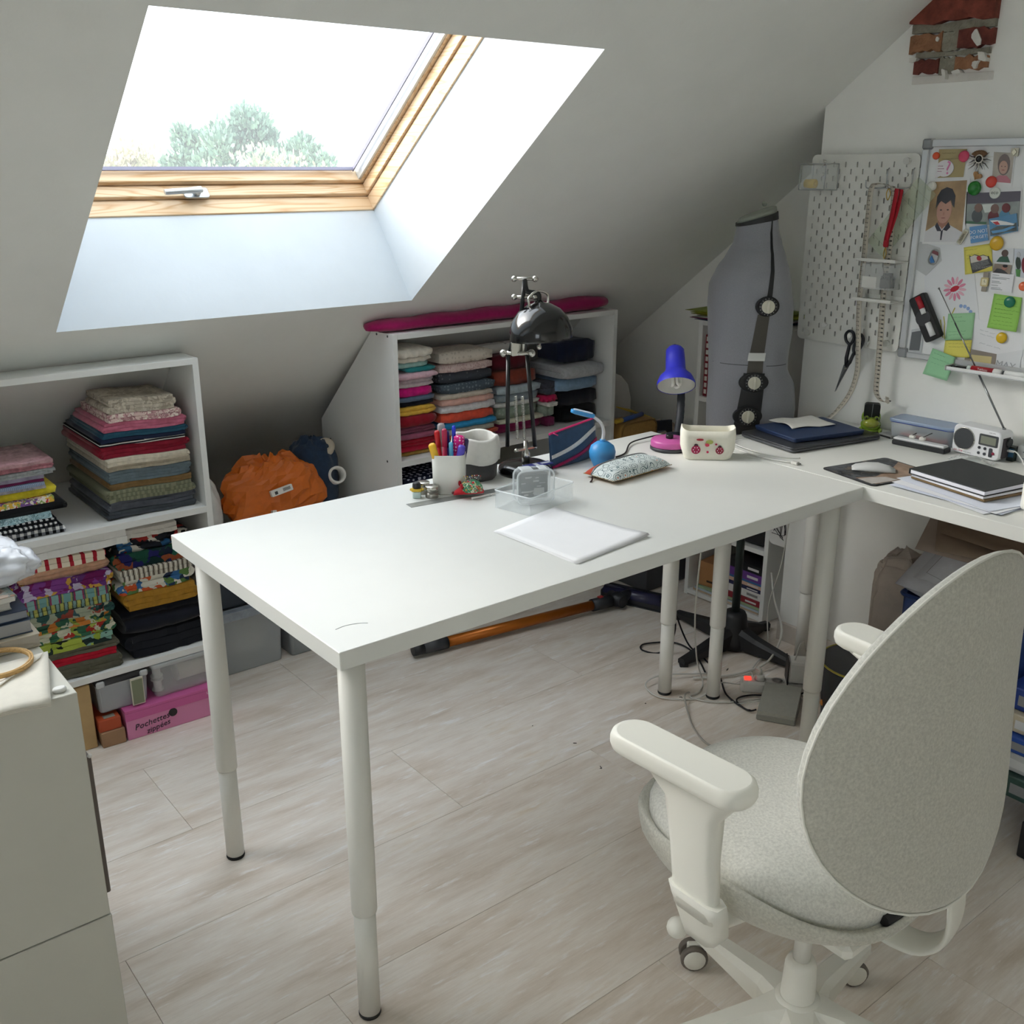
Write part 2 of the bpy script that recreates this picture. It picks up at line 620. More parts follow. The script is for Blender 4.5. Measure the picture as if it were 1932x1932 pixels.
PLANK = plank_material()
PLL, PLW = 1.33, 0.35
mb = MB()
mb.box(0.0004, PLL - 0.0004, 0.0004, PLW - 0.0004, -0.006, 0, 0.0006)
plank_mesh = mb.mesh('plank', PLANK)
row = 0
y = 1.20 - 13 * PLW
shift = {0: 0.01, 1: 0.60, 2: -0.279}
while y < 2.9:
    ri = round((0.85 - y) / PLW)
    s0 = shift[ri % 3] if ri >= 0 else shift[(-ri) % 3]
    x = s0 - 3 * PLL
    while x < XG:
        if x + PLL > XL and -2.6 < y:
            if not (x > XB and y + PLW < YB):
                o = bpy.data.objects.new('plank', plank_mesh)
                COL.objects.link(o); o.parent = floor; o.location = (x, y, 0)
        x += PLL
    y += PLW

# walls
mb = MB()
yb = 2.9
mb.add([(XG, YB, 0), (XG, yb, 0), (XG, yb, cz(yb)), (XG, YB, cz(YB))], [(0, 1, 2, 3)])
struct('wall_gable', mb, WHITE_WALL)
mb = MB()
mb.box(XB, XB + 0.36, YR, YB, 0, ZC + 0.1)
struct('wall_chimney_breast', mb, WHITE_WALL)
LW = (-2.70, -1.45, 0.90, 2.10)    # casement added opposite the chimney breast, unseen behind the camera, as fill light: y0, y1, z0, z1
mb = MB()
mb.box(XL - 0.1, XL, YR, LW[0], 0, ZC + 0.1); mb.box(XL - 0.1, XL, LW[1], 3.0, 0, ZC + 0.1)
mb.box(XL - 0.1, XL, LW[0], LW[1], 0, LW[2]); mb.box(XL - 0.1, XL, LW[0], LW[1], LW[3], ZC + 0.1)
struct('wall_left', mb, WHITE_WALL)
w3 = bpy.data.objects.new('window_3', None); COL.objects.link(w3)
w3['kind'] = 'structure'
PVC = mat('E8E8E6', 0.35)
ym = (LW[0] + LW[1]) / 2
for a in ((LW[0], LW[1], LW[2], LW[2] + .05), (LW[0], LW[1], LW[3] - .05, LW[3])):
    q = MB(); q.box(XL - 0.08, XL - 0.02, a[0], a[1], a[2], a[3], 0.003); q.build('frame_rail', PVC, w3)
for y0 in (LW[0], ym - .03, LW[1] - .05):
    q = MB(); q.box(XL - 0.08, XL - 0.02, y0, y0 + (.06 if y0 == ym - .03 else .05), LW[2] + .05, LW[3] - .05, 0.003); q.build('frame_stile', PVC, w3)
q = MB(); q.add([(XL - .05, LW[0], LW[2]), (XL - .05, LW[1], LW[2]), (XL - .05, LW[1], LW[3]), (XL - .05, LW[0], LW[3])], [(0, 1, 2, 3)]); q.build('glass', glass_mat(), w3)
mb = MB()
mb.box(XL - 0.1, XG, YR - 0.1, YR, 0, ZC + 0.1)
struct('wall_rear', mb, WHITE_WALL)

# the sloping ceiling with the roof window opening, and the flat part above the ridge
U0, U1, V1 = -0.013, 1.055, 1.073
y0w, y1w = 1.37, 0.52
RD = 0.335                        # depth of the window reveal


def cpt(x, y, w=0.0):
    q = Vector((x, y, cz(y))) + W_N * w
    return tuple(q)


SK2 = -1.36                       # copy of the roof window, added out of view along the slope for more light
mb = MB()
for w, flip in ((0.0, False), (0.5, True)):
    ya, yz = 2.95, YF
    quads = [((XL, ya), (U0 + SK2, ya), (U0 + SK2, yz), (XL, yz)), ((U1 + SK2, ya), (U0, ya), (U0, yz), (U1 + SK2, yz)), ((U1, ya), (XG + .1, ya), (XG + .1, yz), (U1, yz))]
    for du in (0, SK2):
        quads += [((U0 + du, ya), (U1 + du, ya), (U1 + du, y0w), (U0 + du, y0w)), ((U0 + du, y1w), (U1 + du, y1w), (U1 + du, yz), (U0 + du, yz))]
    for q in quads:
        vs = [cpt(a, b, w) for a, b in q]
        mb.add(vs, [(0, 1, 2, 3) if flip else (3, 2, 1, 0)])
struct('ceiling', mb, CEIL_WALL)
mb = MB()
mb.box(XL - .1, XG + .1, YR, YF, ZC, ZC + 0.1)
struct('ceiling_flat', mb, CEIL_WALL)

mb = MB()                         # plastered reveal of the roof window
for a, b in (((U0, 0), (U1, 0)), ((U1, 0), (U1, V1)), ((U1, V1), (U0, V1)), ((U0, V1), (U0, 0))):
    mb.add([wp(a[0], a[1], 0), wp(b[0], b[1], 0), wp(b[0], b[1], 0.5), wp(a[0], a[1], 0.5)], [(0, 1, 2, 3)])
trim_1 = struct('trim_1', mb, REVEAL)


def wbox(mb, u0, u1, v0, v1, w0, w1, b=0.0, mi=0):
    M = frame_mat((1, 0, 0), W_D, W_N, W_O)
    mb.box(u0, u1, v0, v1, w0, w1, b, mi, M)


PINE_X = wood_mat('D9BC98', 'C39B6E', 1.0, 0.4, 'x')
PINE_V = wood_mat('D9BC98', 'C39B6E', 1.0, 0.4, 'y')
win = bpy.data.objects.new('window_1', None); COL.objects.link(win)
win['kind'] = 'structure'


def wring(name, u0, u1, v0, v1, w0, w1, t, parent):
    """four mitred timber bars around an opening u0..u1, v0..v1"""
    for nm, a in (('rail', (u0 - t, u1 + t, v0 - t, v0)), ('rail', (u0 - t, u1 + t, v1, v1 + t)), ('stile', (u0 - t, u0, v0, v1)), ('stile', (u1, u1 + t, v0, v1))):
        m = MB(); wbox(m, a[0], a[1], a[2], a[3], w0, w1, 0.0015)
        m.build(name + '_' + nm, PINE_X if nm == 'rail' else PINE_V, parent)


wring('frame', U0 + 0.006, U1 - 0.006, 0.005, V1 - 0.006, RD, RD + 0.05, 0.05, win)
wring('sash', U0 + 0.014, U1 - 0.014, 0.018, V1 - 0.02, RD + 0.0525, RD + 0.088, 0.05, win)
wring('glazing', U0 + 0.026, U1 - 0.026, 0.034, V1 - 0.034, RD + 0.0905, RD + 0.128, 0.05, win)
m = MB(); m.add([wp(U0, 0, RD + .132), wp(U1, 0, RD + .132), wp(U1, V1, RD + .132), wp(U0, V1, RD + .132)], [(0, 1, 2, 3)])
m.build('glass', glass_mat(), win)
m = MB()
wbox(m, U0 + 0.045, U0 + 0.049, 0.04, V1 - 0.04, RD + 0.118, RD + 0.1295); wbox(m, U1 - 0.049, U1 - 0.045, 0.04, V1 - 0.04, RD + 0.118, RD + 0.1295)
wbox(m, U0 + 0.045, U1 - 0.045, 0.044, 0.048, RD + 0.118, RD + 0.1295)
m.build('glazing_gasket', mat('7C7A8C', 0.6), win)
for u in (U0 + 0.02, U1 - 0.034):
    m = MB(); wbox(m, u, u + 0.014, 0.03, V1 - 0.04, RD + 0.093, RD + 0.124, 0.001)
    m.build('blind_rail', mat('C9CED0', 0.35, 0.6), win)
ALU = mat('B9BDBF', 0.32, 0.85)
m = MB()
hm = frame_mat((1, 0, 0), W_N, -W_D, W_O)     # local: x across, y outwards, -z up the slope
m.pad(rrect(0.075, 0.034, 0.008, 4, 0.478, RD + 0.060), -0.024, -0.017, 0.002, 0, hm)
m.cyl((0.478, RD + 0.056, -0.024), (0.478, RD + 0.056, -0.042), 0.011, 0.010, 14, 0, hm)
m.tube(smooth_path([(0.485, RD + 0.054, -0.046), (0.46, RD + 0.049, -0.049), (0.41, RD + 0.046, -0.049), (0.375, RD + 0.044, -0.048)], 4), [0.010] * 5 + [0.009] * 7 + [0.008], 10, 0, hm, True, (True, True), (1, 0.8))
m.build('window_handle', ALU, win)

trim_2 = trim_1.copy(); trim_2.name = 'trim_2'; COL.objects.link(trim_2); trim_2.location.x = SK2  # reveal and frame of the added, unseen roof window
win2 = win.copy(); win2.name = 'window_2'; COL.objects.link(win2); win2.location.x = SK2
for ch in list(win.children):
    c = ch.copy(); COL.objects.link(c); c.parent = win2

# skirting along the foot of the chimney breast
mb = MB()
mb.box(XB - 0.012, XB, -0.05, YB, 0, 0.068, 0.002)
struct('baseboard_chimney', mb, mat('CFC6BC', 0.5, 0, 0.06, 20))

# ---------------------------------------------------------------- bricks showing through the plaster, high on the chimney breast
patch = bpy.data.objects.new('wall_brick_patch', None); COL.objects.link(patch)
patch['kind'] = 'structure'
BRICK = [mat('7E3F33', 0.9, 0, 0.35, 30, 0.6, 60, 0.006), mat('93674A', 0.9, 0, 0.3, 26, 0.6, 60, 0.006), mat('6E372F', 0.9, 0, 0.35, 40, 0.6, 60, 0.006)]
MORTAR = mat('8E8A7C', 0.95, 0, 0.2, 40, 0.8, 90, 0.006)


def rough_block(y0, y1, z0, z1, d0, d1, seed, name, m, parent, nick=0.008):
    r = random.Random(seed)
    n = 7
    top = [(y0 + (y1 - y0) * i / n, z1 + r.uniform(-nick, nick * 0.4)) for i in range(n + 1)]
    bot = [(y0 + (y1 - y0) * i / n, z0 + r.uniform(-nick * 0.4, nick)) for i in range(n, -1, -1)]
    poly = [(-a, b) for a, b in bot[::-1]] ; poly2 = [(-a, b) for a, b in top[::-1]]
    out = [(-a, b) for a, b in top] + [(-a, b) for a, b in bot]
    q = MB(); q.prism(out[::-1] if True else out, -0.012, d1 + r.uniform(-.002, .002), 0, on_wall(0, 0, XB))
    return q.build(name, m, parent)


rough_block(0.365, 0.125, 1.955, 2.075, 0, 0.028, 1, 'brick', BRICK[0], patch)
rough_block(0.362, 0.126, 1.932, 1.957, 0, 0.012, 2, 'mortar_bed', MORTAR, patch, 0.004)
rough_block(0.362, 0.268, 1.885, 1.934, 0, 0.018, 3, 'brick', BRICK[1], patch)
rough_block(0.268, 0.222, 1.884, 1.934, 0, 0.013, 4, 'mortar_joint', MORTAR, patch, 0.004)
rough_block(0.222, 0.125, 1.886, 1.934, 0, 0.020, 5, 'brick', BRICK[2], patch)
rough_block(0.345, 0.133, 1.870, 1.886, 0, 0.010, 6, 'mortar_bed', MORTAR, patch, 0.004)
rough_block(0.345, 0.272, 1.832, 1.871, 0, 0.014, 7, 'brick', BRICK[2], patch)
rough_block(0.272, 0.225, 1.826, 1.871, 0, 0.010, 8, 'mortar_joint', MORTAR, patch, 0.006)
rough_block(0.225, 0.135, 1.833, 1.871, 0, 0.014, 9, 'brick', BRICK[1], patch)
FLAKE = mat('DAD8D2', 0.9, 0, 0.08, 60)
for i, (yy, zz, s) in enumerate(((0.345, 2.02, 0.02), (0.168, 1.912, 0.026), (0.145, 1.862, 0.022), (0.163, 1.845, 0.016), (0.25, 1.828, 0.016), (0.215, 1.83, 0.018), (0.348, 1.868, 0.014), (0.28, 1.915, 0.010))):
    r = random.Random(40 + i)
    poly = [(s * r.uniform(.5, 1.1) * math.cos(2 * PI * k / 9), s * 0.6 * r.uniform(.4, 1.1) * math.sin(2 * PI * k / 9)) for k in range(9)]
    q = MB(); q.prism(poly, -0.002, 0.031 if i == 0 else 0.0225, 0, on_wall(yy, zz, XB, r.uniform(0, 3)))
    q.build('plaster_flake', FLAKE, patch)
q = MB(); q.box(XB - 0.0035, XB + 0.001, 0.118, 0.352, 1.806, 1.827, 0.001)
q.build('plaster_edge', mat('D9D5CF', 0.9, 0, 0.05, 30, 0.4, 60, 0.004), patch)

# ---------------------------------------------------------------- outdoors, seen through the roof window
mb = MB(); mb.add([(-60, 6, -3.4), (120, 6, -3.4), (120, 140, -3.4), (-60, 140, -3.4)], [(0, 1, 2, 3)])
struct('ground', mb, mat('8D9376', 0.95, 0, 0.3, 0.6))


def leafy(name, label, cat, c, rx, ry, rz, n, size, cols, seed, group, trunk=True, base=-3.4, shape='pine'):
    r = random.Random(seed)
    root = thing(name, label, cat, (c[0], c[1], base), 0, group)
    q = MB()
    blobs = []
    for i in range(46):
        a = r.uniform(0, 2 * PI); t = r.uniform(-0.85, 1); rr = math.sqrt(max(0, 1 - t * t)) * r.uniform(0.0, 1.0)
        blobs.append((rx * rr * math.cos(a), ry * rr * math.sin(a), rz * t * r.uniform(.75, 1), r.uniform(.16, .3) * rx))
    for i in range(n):
        if shape == 'twig':
            bx = r.uniform(-rx, rx); by = r.uniform(-ry, ry); h = rz * r.uniform(.7, 2.0)
            p = Vector((bx, by, c[2] - base - rz)); d = Vector((r.uniform(-.35, .35), r.uniform(-.2, .2), 1)).normalized() * h
            s = Vector((size, 0, 0))
            q.add([p - s, p + s, p + d], [(0, 1, 2)], r.randrange(len(cols)))
            for k in range(3):
                p2 = p + d * r.uniform(.3, .85); d2 = Vector((r.uniform(-.8, .8), r.uniform(-.4, .4), r.uniform(.4, 1))) * h * 0.28
                q.add([p2 - s * .6, p2 + s * .6, p2 + d2], [(0, 1, 2)], r.randrange(len(cols)))
            continue
        b = blobs[r.randrange(len(blobs))]
        d = Vector((r.gauss(0, 1), r.gauss(0, 1), r.gauss(0, 1))).normalized() * b[3] * r.uniform(.5, 1.15)
        p = Vector((b[0], b[1], b[2] + c[2] - base)) + d
        up = (d.normalized() * 0.7 + Vector((r.uniform(-.4, .4), r.uniform(-.4, .4), 0.9))).normalized() * size * r.uniform(.7, 1.5)
        sd = up.cross(Vector((r.gauss(0, 1), r.gauss(0, 1), r.gauss(0, 1)))).normalized() * size * r.uniform(.16, .34)
        q.add([p - sd, p + sd, p + up * .6 + sd * 1.2, p + up, p + up * .6 - sd * 1.2], [(0, 1, 2, 3, 4)], r.randrange(len(cols)))
    q.build('foliage', [mat(h, 0.9) for h in cols], root)
    if trunk:
        t = MB(); t.tube([(0, 0, 0), (0.1, 0, (c[2] - base) * .5), (0, 0, c[2] - base + rz * .3)], [0.22, 0.17, 0.06], 8)
        for k in range(6):
            a = r.uniform(0, 6.3); z0 = (c[2] - base) * r.uniform(.5, .95)
            t.tube([(0, 0, z0), (rx * .5 * math.cos(a), ry * .5 * math.sin(a), z0 + rz * .4)], [0.08, 0.03], 6)
        t.build('trunk', mat('5B4F45', 0.9, 0, .2), root)
    return root


PINES = ['6F8B76', '7E9A84', '62806E', '8CA38F']
TG = 'trees outside the roof window'
leafy('pine_tree', 'tall pine crown in the middle of the view outside', 'tree', (17.9, 38.5, 1.35), 2.0, 1.8, 2.2, 7600, 0.20, PINES, 11, TG)
leafy('pine_tree', 'pine tree outside with the crown bulging on the side of the low bushes', 'tree', (18.85, 46.8, 1.2), 1.75, 1.7, 2.1, 5600, 0.22, PINES, 12, TG)
leafy('pine_tree', 'pine crown outside leaning towards the bare shrub', 'tree', (18.9, 36.2, 0.9), 1.35, 1.2, 1.9, 4200, 0.19, PINES, 17, TG)
leafy('pine_tree', 'small dark fir outside, between the tall crown and the bare twigs', 'tree', (17.35, 32.0, 0.7), 0.75, 0.75, 1.75, 2200, 0.16, PINES, 13, TG)
leafy('bare_shrub', 'leafless tawny shrub outside beside the pine trees', 'shrub', (15.85, 27.1, 0.75), 0.85, 0.8, 0.85, 420, 0.012, ['B7A88E', 'C6B79C', 'A7997F', '9DA283'], 14, 'shrubs outside', False, -3.4, 'twig')
leafy('bush', 'pale autumn bush outside on the far side of the pines', 'shrub', (18.9, 55.3, 1.0), 2.6, 1.5, 1.45, 3600, 0.20, ['B9AF95', 'A9A788', 'C2B79E'], 15, 'shrubs outside', False)
leafy('bush', 'low pale bush outside in front of the pine trunks', 'shrub', (10.9, 23.0, 0.75), 2.2, 0.7, 1.0, 5200, 0.11, ['9BA184', 'B2A88C', '8E9A80'], 16, 'shrubs outside', False)
# ---------------------------------------------------------------- furniture
TABLE_WHITE = mat('E0E1DD', 0.42, 0, 0.015, 6, 0.05, 300, 0.0005, 0, 0, 0.5)
EDGE_WHITE = mat('E2E1DA', 0.5)
LEG_WHITE = mat('E3E2DB', 0.38)
RUBBER = mat('151517', 0.6)


def table_leg(parent, x, y, ztop, zc=0.245, r=0.0245, name='leg'):
    q = MB()
    q.lathe([(r - .001, zc), (r, zc + .004), (r, ztop)], 24, (x, y, 0))
    o = q.build(name, LEG_WHITE, parent)
    q = MB(); q.lathe([(r * .86, 0.008), (r * .86, zc + .03)], 24, (x, y, 0)); q.build('lower_tube', LEG_WHITE, o)
    q = MB(); q.lathe([(r * .84, 0.0), (r * .90, 0.003), (r * .88, 0.009)], 24, (x, y, 0)); q.build('foot', RUBBER, o)
    q = MB(); q.lathe([(r * 1.7, ztop - .006), (r * 1.7, ztop)], 24, (x, y, 0)); q.build('mounting_plate', LEG_WHITE, o)
    return o


t = thing('work_table', 'large white worktable with tubular telescopic legs standing mid-room', 'table')
q = MB(); q.box(0, 1.4985, 0, 0.74, H - 0.034, H, 0.0012); q.build('tabletop', TABLE_WHITE, t)
for x, y in ((0.051, 0.057), (0.051, 0.683), (1.45, 0.057), (1.465, 0.60)):
    table_leg(t, x, y, H - 0.034)
q = MB()
q.tube(smooth_path([(0.040, 0.085, H + .0002), (0.062, 0.088, H + .0002), (0.085, 0.082, H + .0002), (0.098, 0.073, H + .0002)], 4), 0.0006, 5)
q.build('pencil_scratch', mat('AFB4B6', 0.6), t)

t = thing('desk', 'white desk along the chimney breast under the whiteboard', 'desk')
q = MB(); q.box(1.50, 2.076, -1.0, 0.545, H - 0.034, H, 0.0012); q.build('desktop', TABLE_WHITE, t)
for x, y in ((1.565, 0.487), (2.005, 0.48), (1.565, -0.93), (2.0, -0.93)):
    table_leg(t, x, y, H - 0.034)

SHELF_WHITE = mat('E4E5E3', 0.45, 0, 0.01, 10)


def shelf_unit(name, label, x0, x1, yf, depth_top, boards, ztop, zk, yk, mid=None):
    """low bookcase under the eaves: side panels cut to the roof slope, boards between them"""
    t = thing(name, label, 'shelf')
    th = 0.017
    for xx in (x0, x1 - th):
        q = MB()
        poly = [(yf, 0.0), (yf, ztop), (yf + depth_top, ztop), (yk, zk), (yk, 0.0)]
        M = frame_mat((0, 1, 0), (0, 0, 1), (1, 0, 0), (xx, 0, 0))
        q.prism(poly, 0, th, 0, M)
        side = q.build('side_panel', SHELF_WHITE, t)
        if xx == x0:
            for yy, zz in ((yf + 0.03, ztop - 0.008), (yf + depth_top - .03, ztop - 0.008), (yf + 0.06, boards[0] - 0.008), (yk - 0.06, boards[0] - .008)):
                s = MB(); s.cyl((xx - 0.001, yy, zz), (xx + 0.002, yy, zz), 0.004, None, 8)
                s.build('screw', mat('5B5B5B', 0.4, 0.8), side)
    q = MB(); q.box(x0 + th, x1 - th, yf, yf + depth_top, ztop - th, ztop, 0.0005); q.build('top_board', SHELF_WHITE, t)
    for z in boards:
        yb_ = min(yk, (CZ0 - z) / SLOPE) - 0.03
        q = MB(); q.box(x0 + th, x1 - th, yf, yb_, z - 0.019, z, 0.0005); q.build('shelf_board', SHELF_WHITE, t)
    return t


LS_Z = (0.654, 0.226)
left_shelf = shelf_unit('eaves_shelf', 'low white shelf of folded cloth reaching out of the picture by the cabinet', -1.05, 0.355, 1.39, 0.115, LS_Z, 1.084, 0.70, 1.93)
mid_shelf = shelf_unit('eaves_shelf', 'low white shelf of folded cloth under the roof window with a magenta bolt on top', 0.98, 1.957, 1.37, 0.125, (0.675, 0.30), 1.09, 0.732, 1.87)

# cabinet in the foreground: two stacked units, blank side panels towards the camera
CAB = mat('C6C5BB', 0.5, 0, 0.01, 12)
t = thing('storage_cabinet', 'white storage cabinet of two stacked units with papers and notebooks on top', 'cabinet')
CX, CY, CT = -0.346, 0.279, 0.75
q = MB(); q.box(CX - 0.55, CX, CY, CY + 0.46, 0.3, CT, 0.0012); q.build('upper_unit', CAB, t)
q = MB(); q.box(CX - 0.55, CX + 0.002, CY - 0.001, CY + 0.46, 0, 0.2975, 0.0012); q.build('lower_unit', CAB, t)
q = MB(); q.box(CX, CX + 0.010, CY + 0.012, CY + 0.44, 0.335, 0.615, 0.002); d = q.build('cabinet_door', mat('6A625C', 0.6), t)
q = MB(); q.ball((CX + 0.008, CY + 0.014, 0.618), 0.004, 10, 6); q.build('door_pin', mat('E7E7E4', 0.4), d)

# narrow bookcase in the gable corner
t = thing('narrow_bookcase', 'tall narrow white bookcase in the corner behind the dress form', 'bookcase')
BX, BY0, BY1, BT = 2.122, 0.735, 1.117, 1.067
FRM = mat('E3E3DF', 0.5)
for yy in (BY0, BY1 - 0.018):
    q = MB(); q.box(BX, XG - 0.005, yy, yy + 0.018, 0, BT, 0.0008); q.build('side_panel', FRM, t)
BSH = (0.04, 0.375, 0.62, 0.79, BT)
for z in (0.024, 0.280, 0.53, 0.79, BT):
    q = MB(); q.box(BX, XG - 0.005, BY0 + 0.018, BY1 - 0.018, z - 0.018, z, 0.0008); q.build('shelf_board', FRM, t)
q = MB(); q.box(XG - 0.009, XG - 0.006, BY0 + .018, BY1 - .018, 0.03, BT - .018); q.build('back_panel', mat('6F6A62', 0.8), t)
# ---------------------------------------------------------------- office chair
SHELL = mat('E6E5DC', 0.42)
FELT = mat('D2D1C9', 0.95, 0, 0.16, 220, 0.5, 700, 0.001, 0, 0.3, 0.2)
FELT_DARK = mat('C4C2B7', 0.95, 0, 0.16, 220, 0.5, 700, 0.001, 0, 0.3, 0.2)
ch = thing('office_chair', 'swivel office chair in pale grey felt with white arms and castors', 'chair', (0.610, -0.53, 0))

base_c = MB()
base_c.lathe([(0.030, 0.082), (0.050, 0.086), (0.048, 0.130), (0.040, 0.148), (0.033, 0.152)], 24)
hub = base_c.build('base_hub', SHELL, ch)
for k in range(5):
    a = math.radians(80 + 72 * k)
    d = Vector((math.cos(a), math.sin(a), 0)); s = Vector((-d.y, d.x, 0))
    q = MB(); rings = []
    for r, w, z0, z1 in ((0.030, 0.042, 0.084, 0.148), (0.075, 0.028, 0.084, 0.140), (0.15, 0.024, 0.080, 0.124), (0.235, 0.021, 0.076, 0.106), (0.275, 0.020, 0.076, 0.100), (0.292, 0.010, 0.079, 0.094)):
        c = d * r
        rings.append([tuple(c + s * w * u + Vector((0, 0, z0 + (z1 - z0) * v))) for u, v in ((-1, 0), (1, 0), (1, .7), (.6, 1), (-.6, 1), (-1, .7))])
    q.ring(rings, 0, False)
    arm_o = q.build('base_arm', SHELL, ch)
    sw = math.radians({0: 141, 4: 150}.get(k, RND.uniform(0, 360)))
    cpos = d * 0.272; e = Vector((math.cos(sw), math.sin(sw), 0)); f = Vector((-e.y, e.x, 0))
    cen = cpos + e * 0.014 + Vector((0, 0, 0.0285))
    M = frame_mat(e, Vector((0, 0, 1)), -f if e.cross(Vector((0, 0, 1))).dot(-f) > 0 else f, cen)
    q = MB()
    q.cyl(tuple(cpos + Vector((0, 0, 0.045))), tuple(cpos + Vector((0, 0, 0.085))), 0.006, None, 10)
    q.box(-0.014, 0.014, -0.004, 0.030, -0.006, 0.006, 0.003, 0, M)
    cast = q.build('caster', SHELL, ch)
    for sd in (-1, 1):
        w = MB()
        w.ring([[(0.0285 * c1 * math.cos(2 * PI * i / 20), 0.0285 * c1 * math.sin(2 * PI * i / 20), sd * z) for i in range(20)] for c1, z in ((.9, .006), (1, .009), (1, .018), (.88, .021))], 0, True, (True, True), False, M)
        wh = w.build('wheel', mat('6B645C', 0.6), cast)
        w = MB()
        w.ring([[(0.023 * c1 * math.cos(2 * PI * i / 20), 0.023 * c1 * math.sin(2 * PI * i / 20), sd * z) for i in range(20)] for c1, z in ((1, .0205), (.96, .0225), (.4, .0235))], 0, True, (False, True), False, M)
        w.build('wheel_cap', SHELL, cast)

q = MB(); q.lathe([(0.033, 0.142), (0.0315, 0.148), (0.028, 0.222), (0.024, 0.232), (0.017, 0.233)], 24); q.build('column_sleeve', SHELL, ch)
q = MB(); q.lathe([(0.0155, 0.20), (0.0155, 0.375)], 20); q.build('gas_spring', mat('DAD9D2', 0.3), ch)
q = MB(); q.box(-0.09, 0.09, -0.14, 0.10, 0.362, 0.398, 0.012); q.build('tilt_mechanism', SHELL, ch)


def seat_loop(sx, z, dip=0.0, n=40, p=2.5):
    out = []
    for i in range(n):
        a = 2 * PI * i / n
        c, s = math.cos(a), math.sin(a)
        x = 0.226 * sx * math.copysign(abs(c) ** (2 / p), c); yy = 0.238 * sx * math.copysign(abs(s) ** (2 / p), s)
        w = 1 - 0.10 * (yy / 0.255 < 0) * abs(yy / 0.255)
        zz = z - dip * (max(0.0, -yy / 0.255)) ** 1.6 - 0.25 * dip * max(0.0, yy / 0.255) ** 3
        out.append((x * w, yy + 0.06, zz + 0.028))
    return out


q = MB()
q.ring([seat_loop(0.40, 0.366, 0.0), seat_loop(0.74, 0.376, 0.005), seat_loop(0.94, 0.404, 0.02), seat_loop(1.03, 0.442, 0.045), seat_loop(1.05, 0.476, 0.065), seat_loop(1.02, 0.484, 0.07), seat_loop(0.97, 0.470, 0.07)], 0, True, (True, True))
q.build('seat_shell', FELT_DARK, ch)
q = MB()
q.ring([seat_loop(0.94, 0.430, 0.03), seat_loop(0.97, 0.462, 0.03), seat_loop(0.97, 0.484, 0.028), seat_loop(0.93, 0.496, 0.022), seat_loop(0.80, 0.502, 0.014), seat_loop(0.45, 0.504, 0.008), seat_loop(0.1, 0.502, 0.0)], 0, True, (True, True))
q.build('seat_cushion', FELT, ch)
q = MB(); q.tube([(x, -0.172 + 1.2 * x * x, 0.452) for x in (-.05, -.02, 0.01, .04, .07)], 0.010, 8); q.build('seat_gap_strip', RUBBER, ch)


def back_pt(r, a, side):
    p = 1.95
    c, s = math.cos(a), math.sin(a)
    t = math.copysign(abs(s) ** (2 / p), s); x = math.copysign(abs(c) ** (2 / p), c) * (1 - 0.086 * t)
    X = 0.281 * x * r; T = 0.268 * t * r
    yy = -0.262 + T * 0.057 + 1.064 * X * X
    return (X - 0.034, yy + side, 0.82 + T)


rings = []
N = 48
for r, sd in ((0.03, 0.004), (0.4, 0.003), (0.75, 0.002), (0.93, 0.000), (0.985, 0.004), (1.0, 0.008), (1.0, 0.014), (0.985, 0.021), (0.93, 0.026), (0.6, 0.029), (0.05, 0.030)):
    rings.append([back_pt(r, 2 * PI * i / N, sd) for i in range(N)])
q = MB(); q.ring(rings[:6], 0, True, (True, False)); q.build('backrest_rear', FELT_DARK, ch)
q = MB(); q.ring(rings[5:], 0, True, (False, True)); q.build('backrest_front', FELT, ch)
q = MB(); q.tube([back_pt(1.004, 2 * PI * i / N, 0.006) for i in range(N + 1)], 0.0022, 6); q.build('piping', mat('E8E7DE', 0.9), ch)
q = MB()
q.tube(smooth_path([(0.04, -0.04, 0.368), (0.055, -0.14, 0.350), (0.066, -0.195, 0.362), (0.070, -0.225, 0.42), (0.045, -0.225, 0.55), (0.0, -0.236, 0.66)], 5), 0.035, 10, 0, None, True, (True, True), (1.0, 0.22))
q.build('back_support', SHELL, ch)
for sx, xo in ((-1, -0.283), (1, 0.300)):
    q = MB()
    poly = rrect(0.075, 0.265, 0.034, 7)
    q.pad(poly, 0.0, 0.034, 0.012, 0, on_top(xo + sx * 0.005, 0.062, 0.703, math.radians(-3 * sx)))
    ao = q.build('armrest', SHELL, ch)
    q = MB(); rings = []
    for z, hx, hy, cy in ((0.47, .0125, .040, .018), (0.50, .013, .042, .020), (0.58, .015, .044, .028), (0.655, .017, .052, .035), (0.688, .022, .085, .045), (0.706, .028, .110, .055)):
        rings.append([(xo + hx * u, cy + hy * v, z) for u, v in ((-1, -.7), (-.6, -1), (.6, -1), (1, -.7), (1, .7), (.6, 1), (-.6, 1), (-1, .7))])
    q.ring(rings, 0, True); q.build('arm_post', SHELL, ao)
    q = MB(); rings = []
    for z, hx, hy in ((0.412, .024, .030), (0.428, .021, .040), (0.48, .0185, .050), (0.506, .0180, .051)):
        ox = -sx * (0.506 - z) * 0.3
        rings.append([(xo + ox + hx * u, 0.018 + hy * v, z) for u, v in ((-1, -.7), (-.6, -1), (.6, -1), (1, -.7), (1, .7), (.6, 1), (-.6, 1), (-1, .7))])
    q.ring(rings, 0, True); q.tube([(xo - sx * .03, 0.018, 0.428), (xo - sx * 0.20, 0.018, 0.388)], 0.016, 8)
    q.build('arm_bracket', SHELL, ao)
q = MB(); q.tube([(-0.09, 0.085, 0.372), (-0.165, 0.112, 0.338), (-0.195, 0.118, 0.331)], [0.007, 0.006, 0.006], 8); lv = q.build('tilt_lever', SHELL, ch)
q = MB(); q.ball((-0.205, 0.119, 0.330), 0.019, 16, 10); q.build('lever_knob', SHELL, lv)

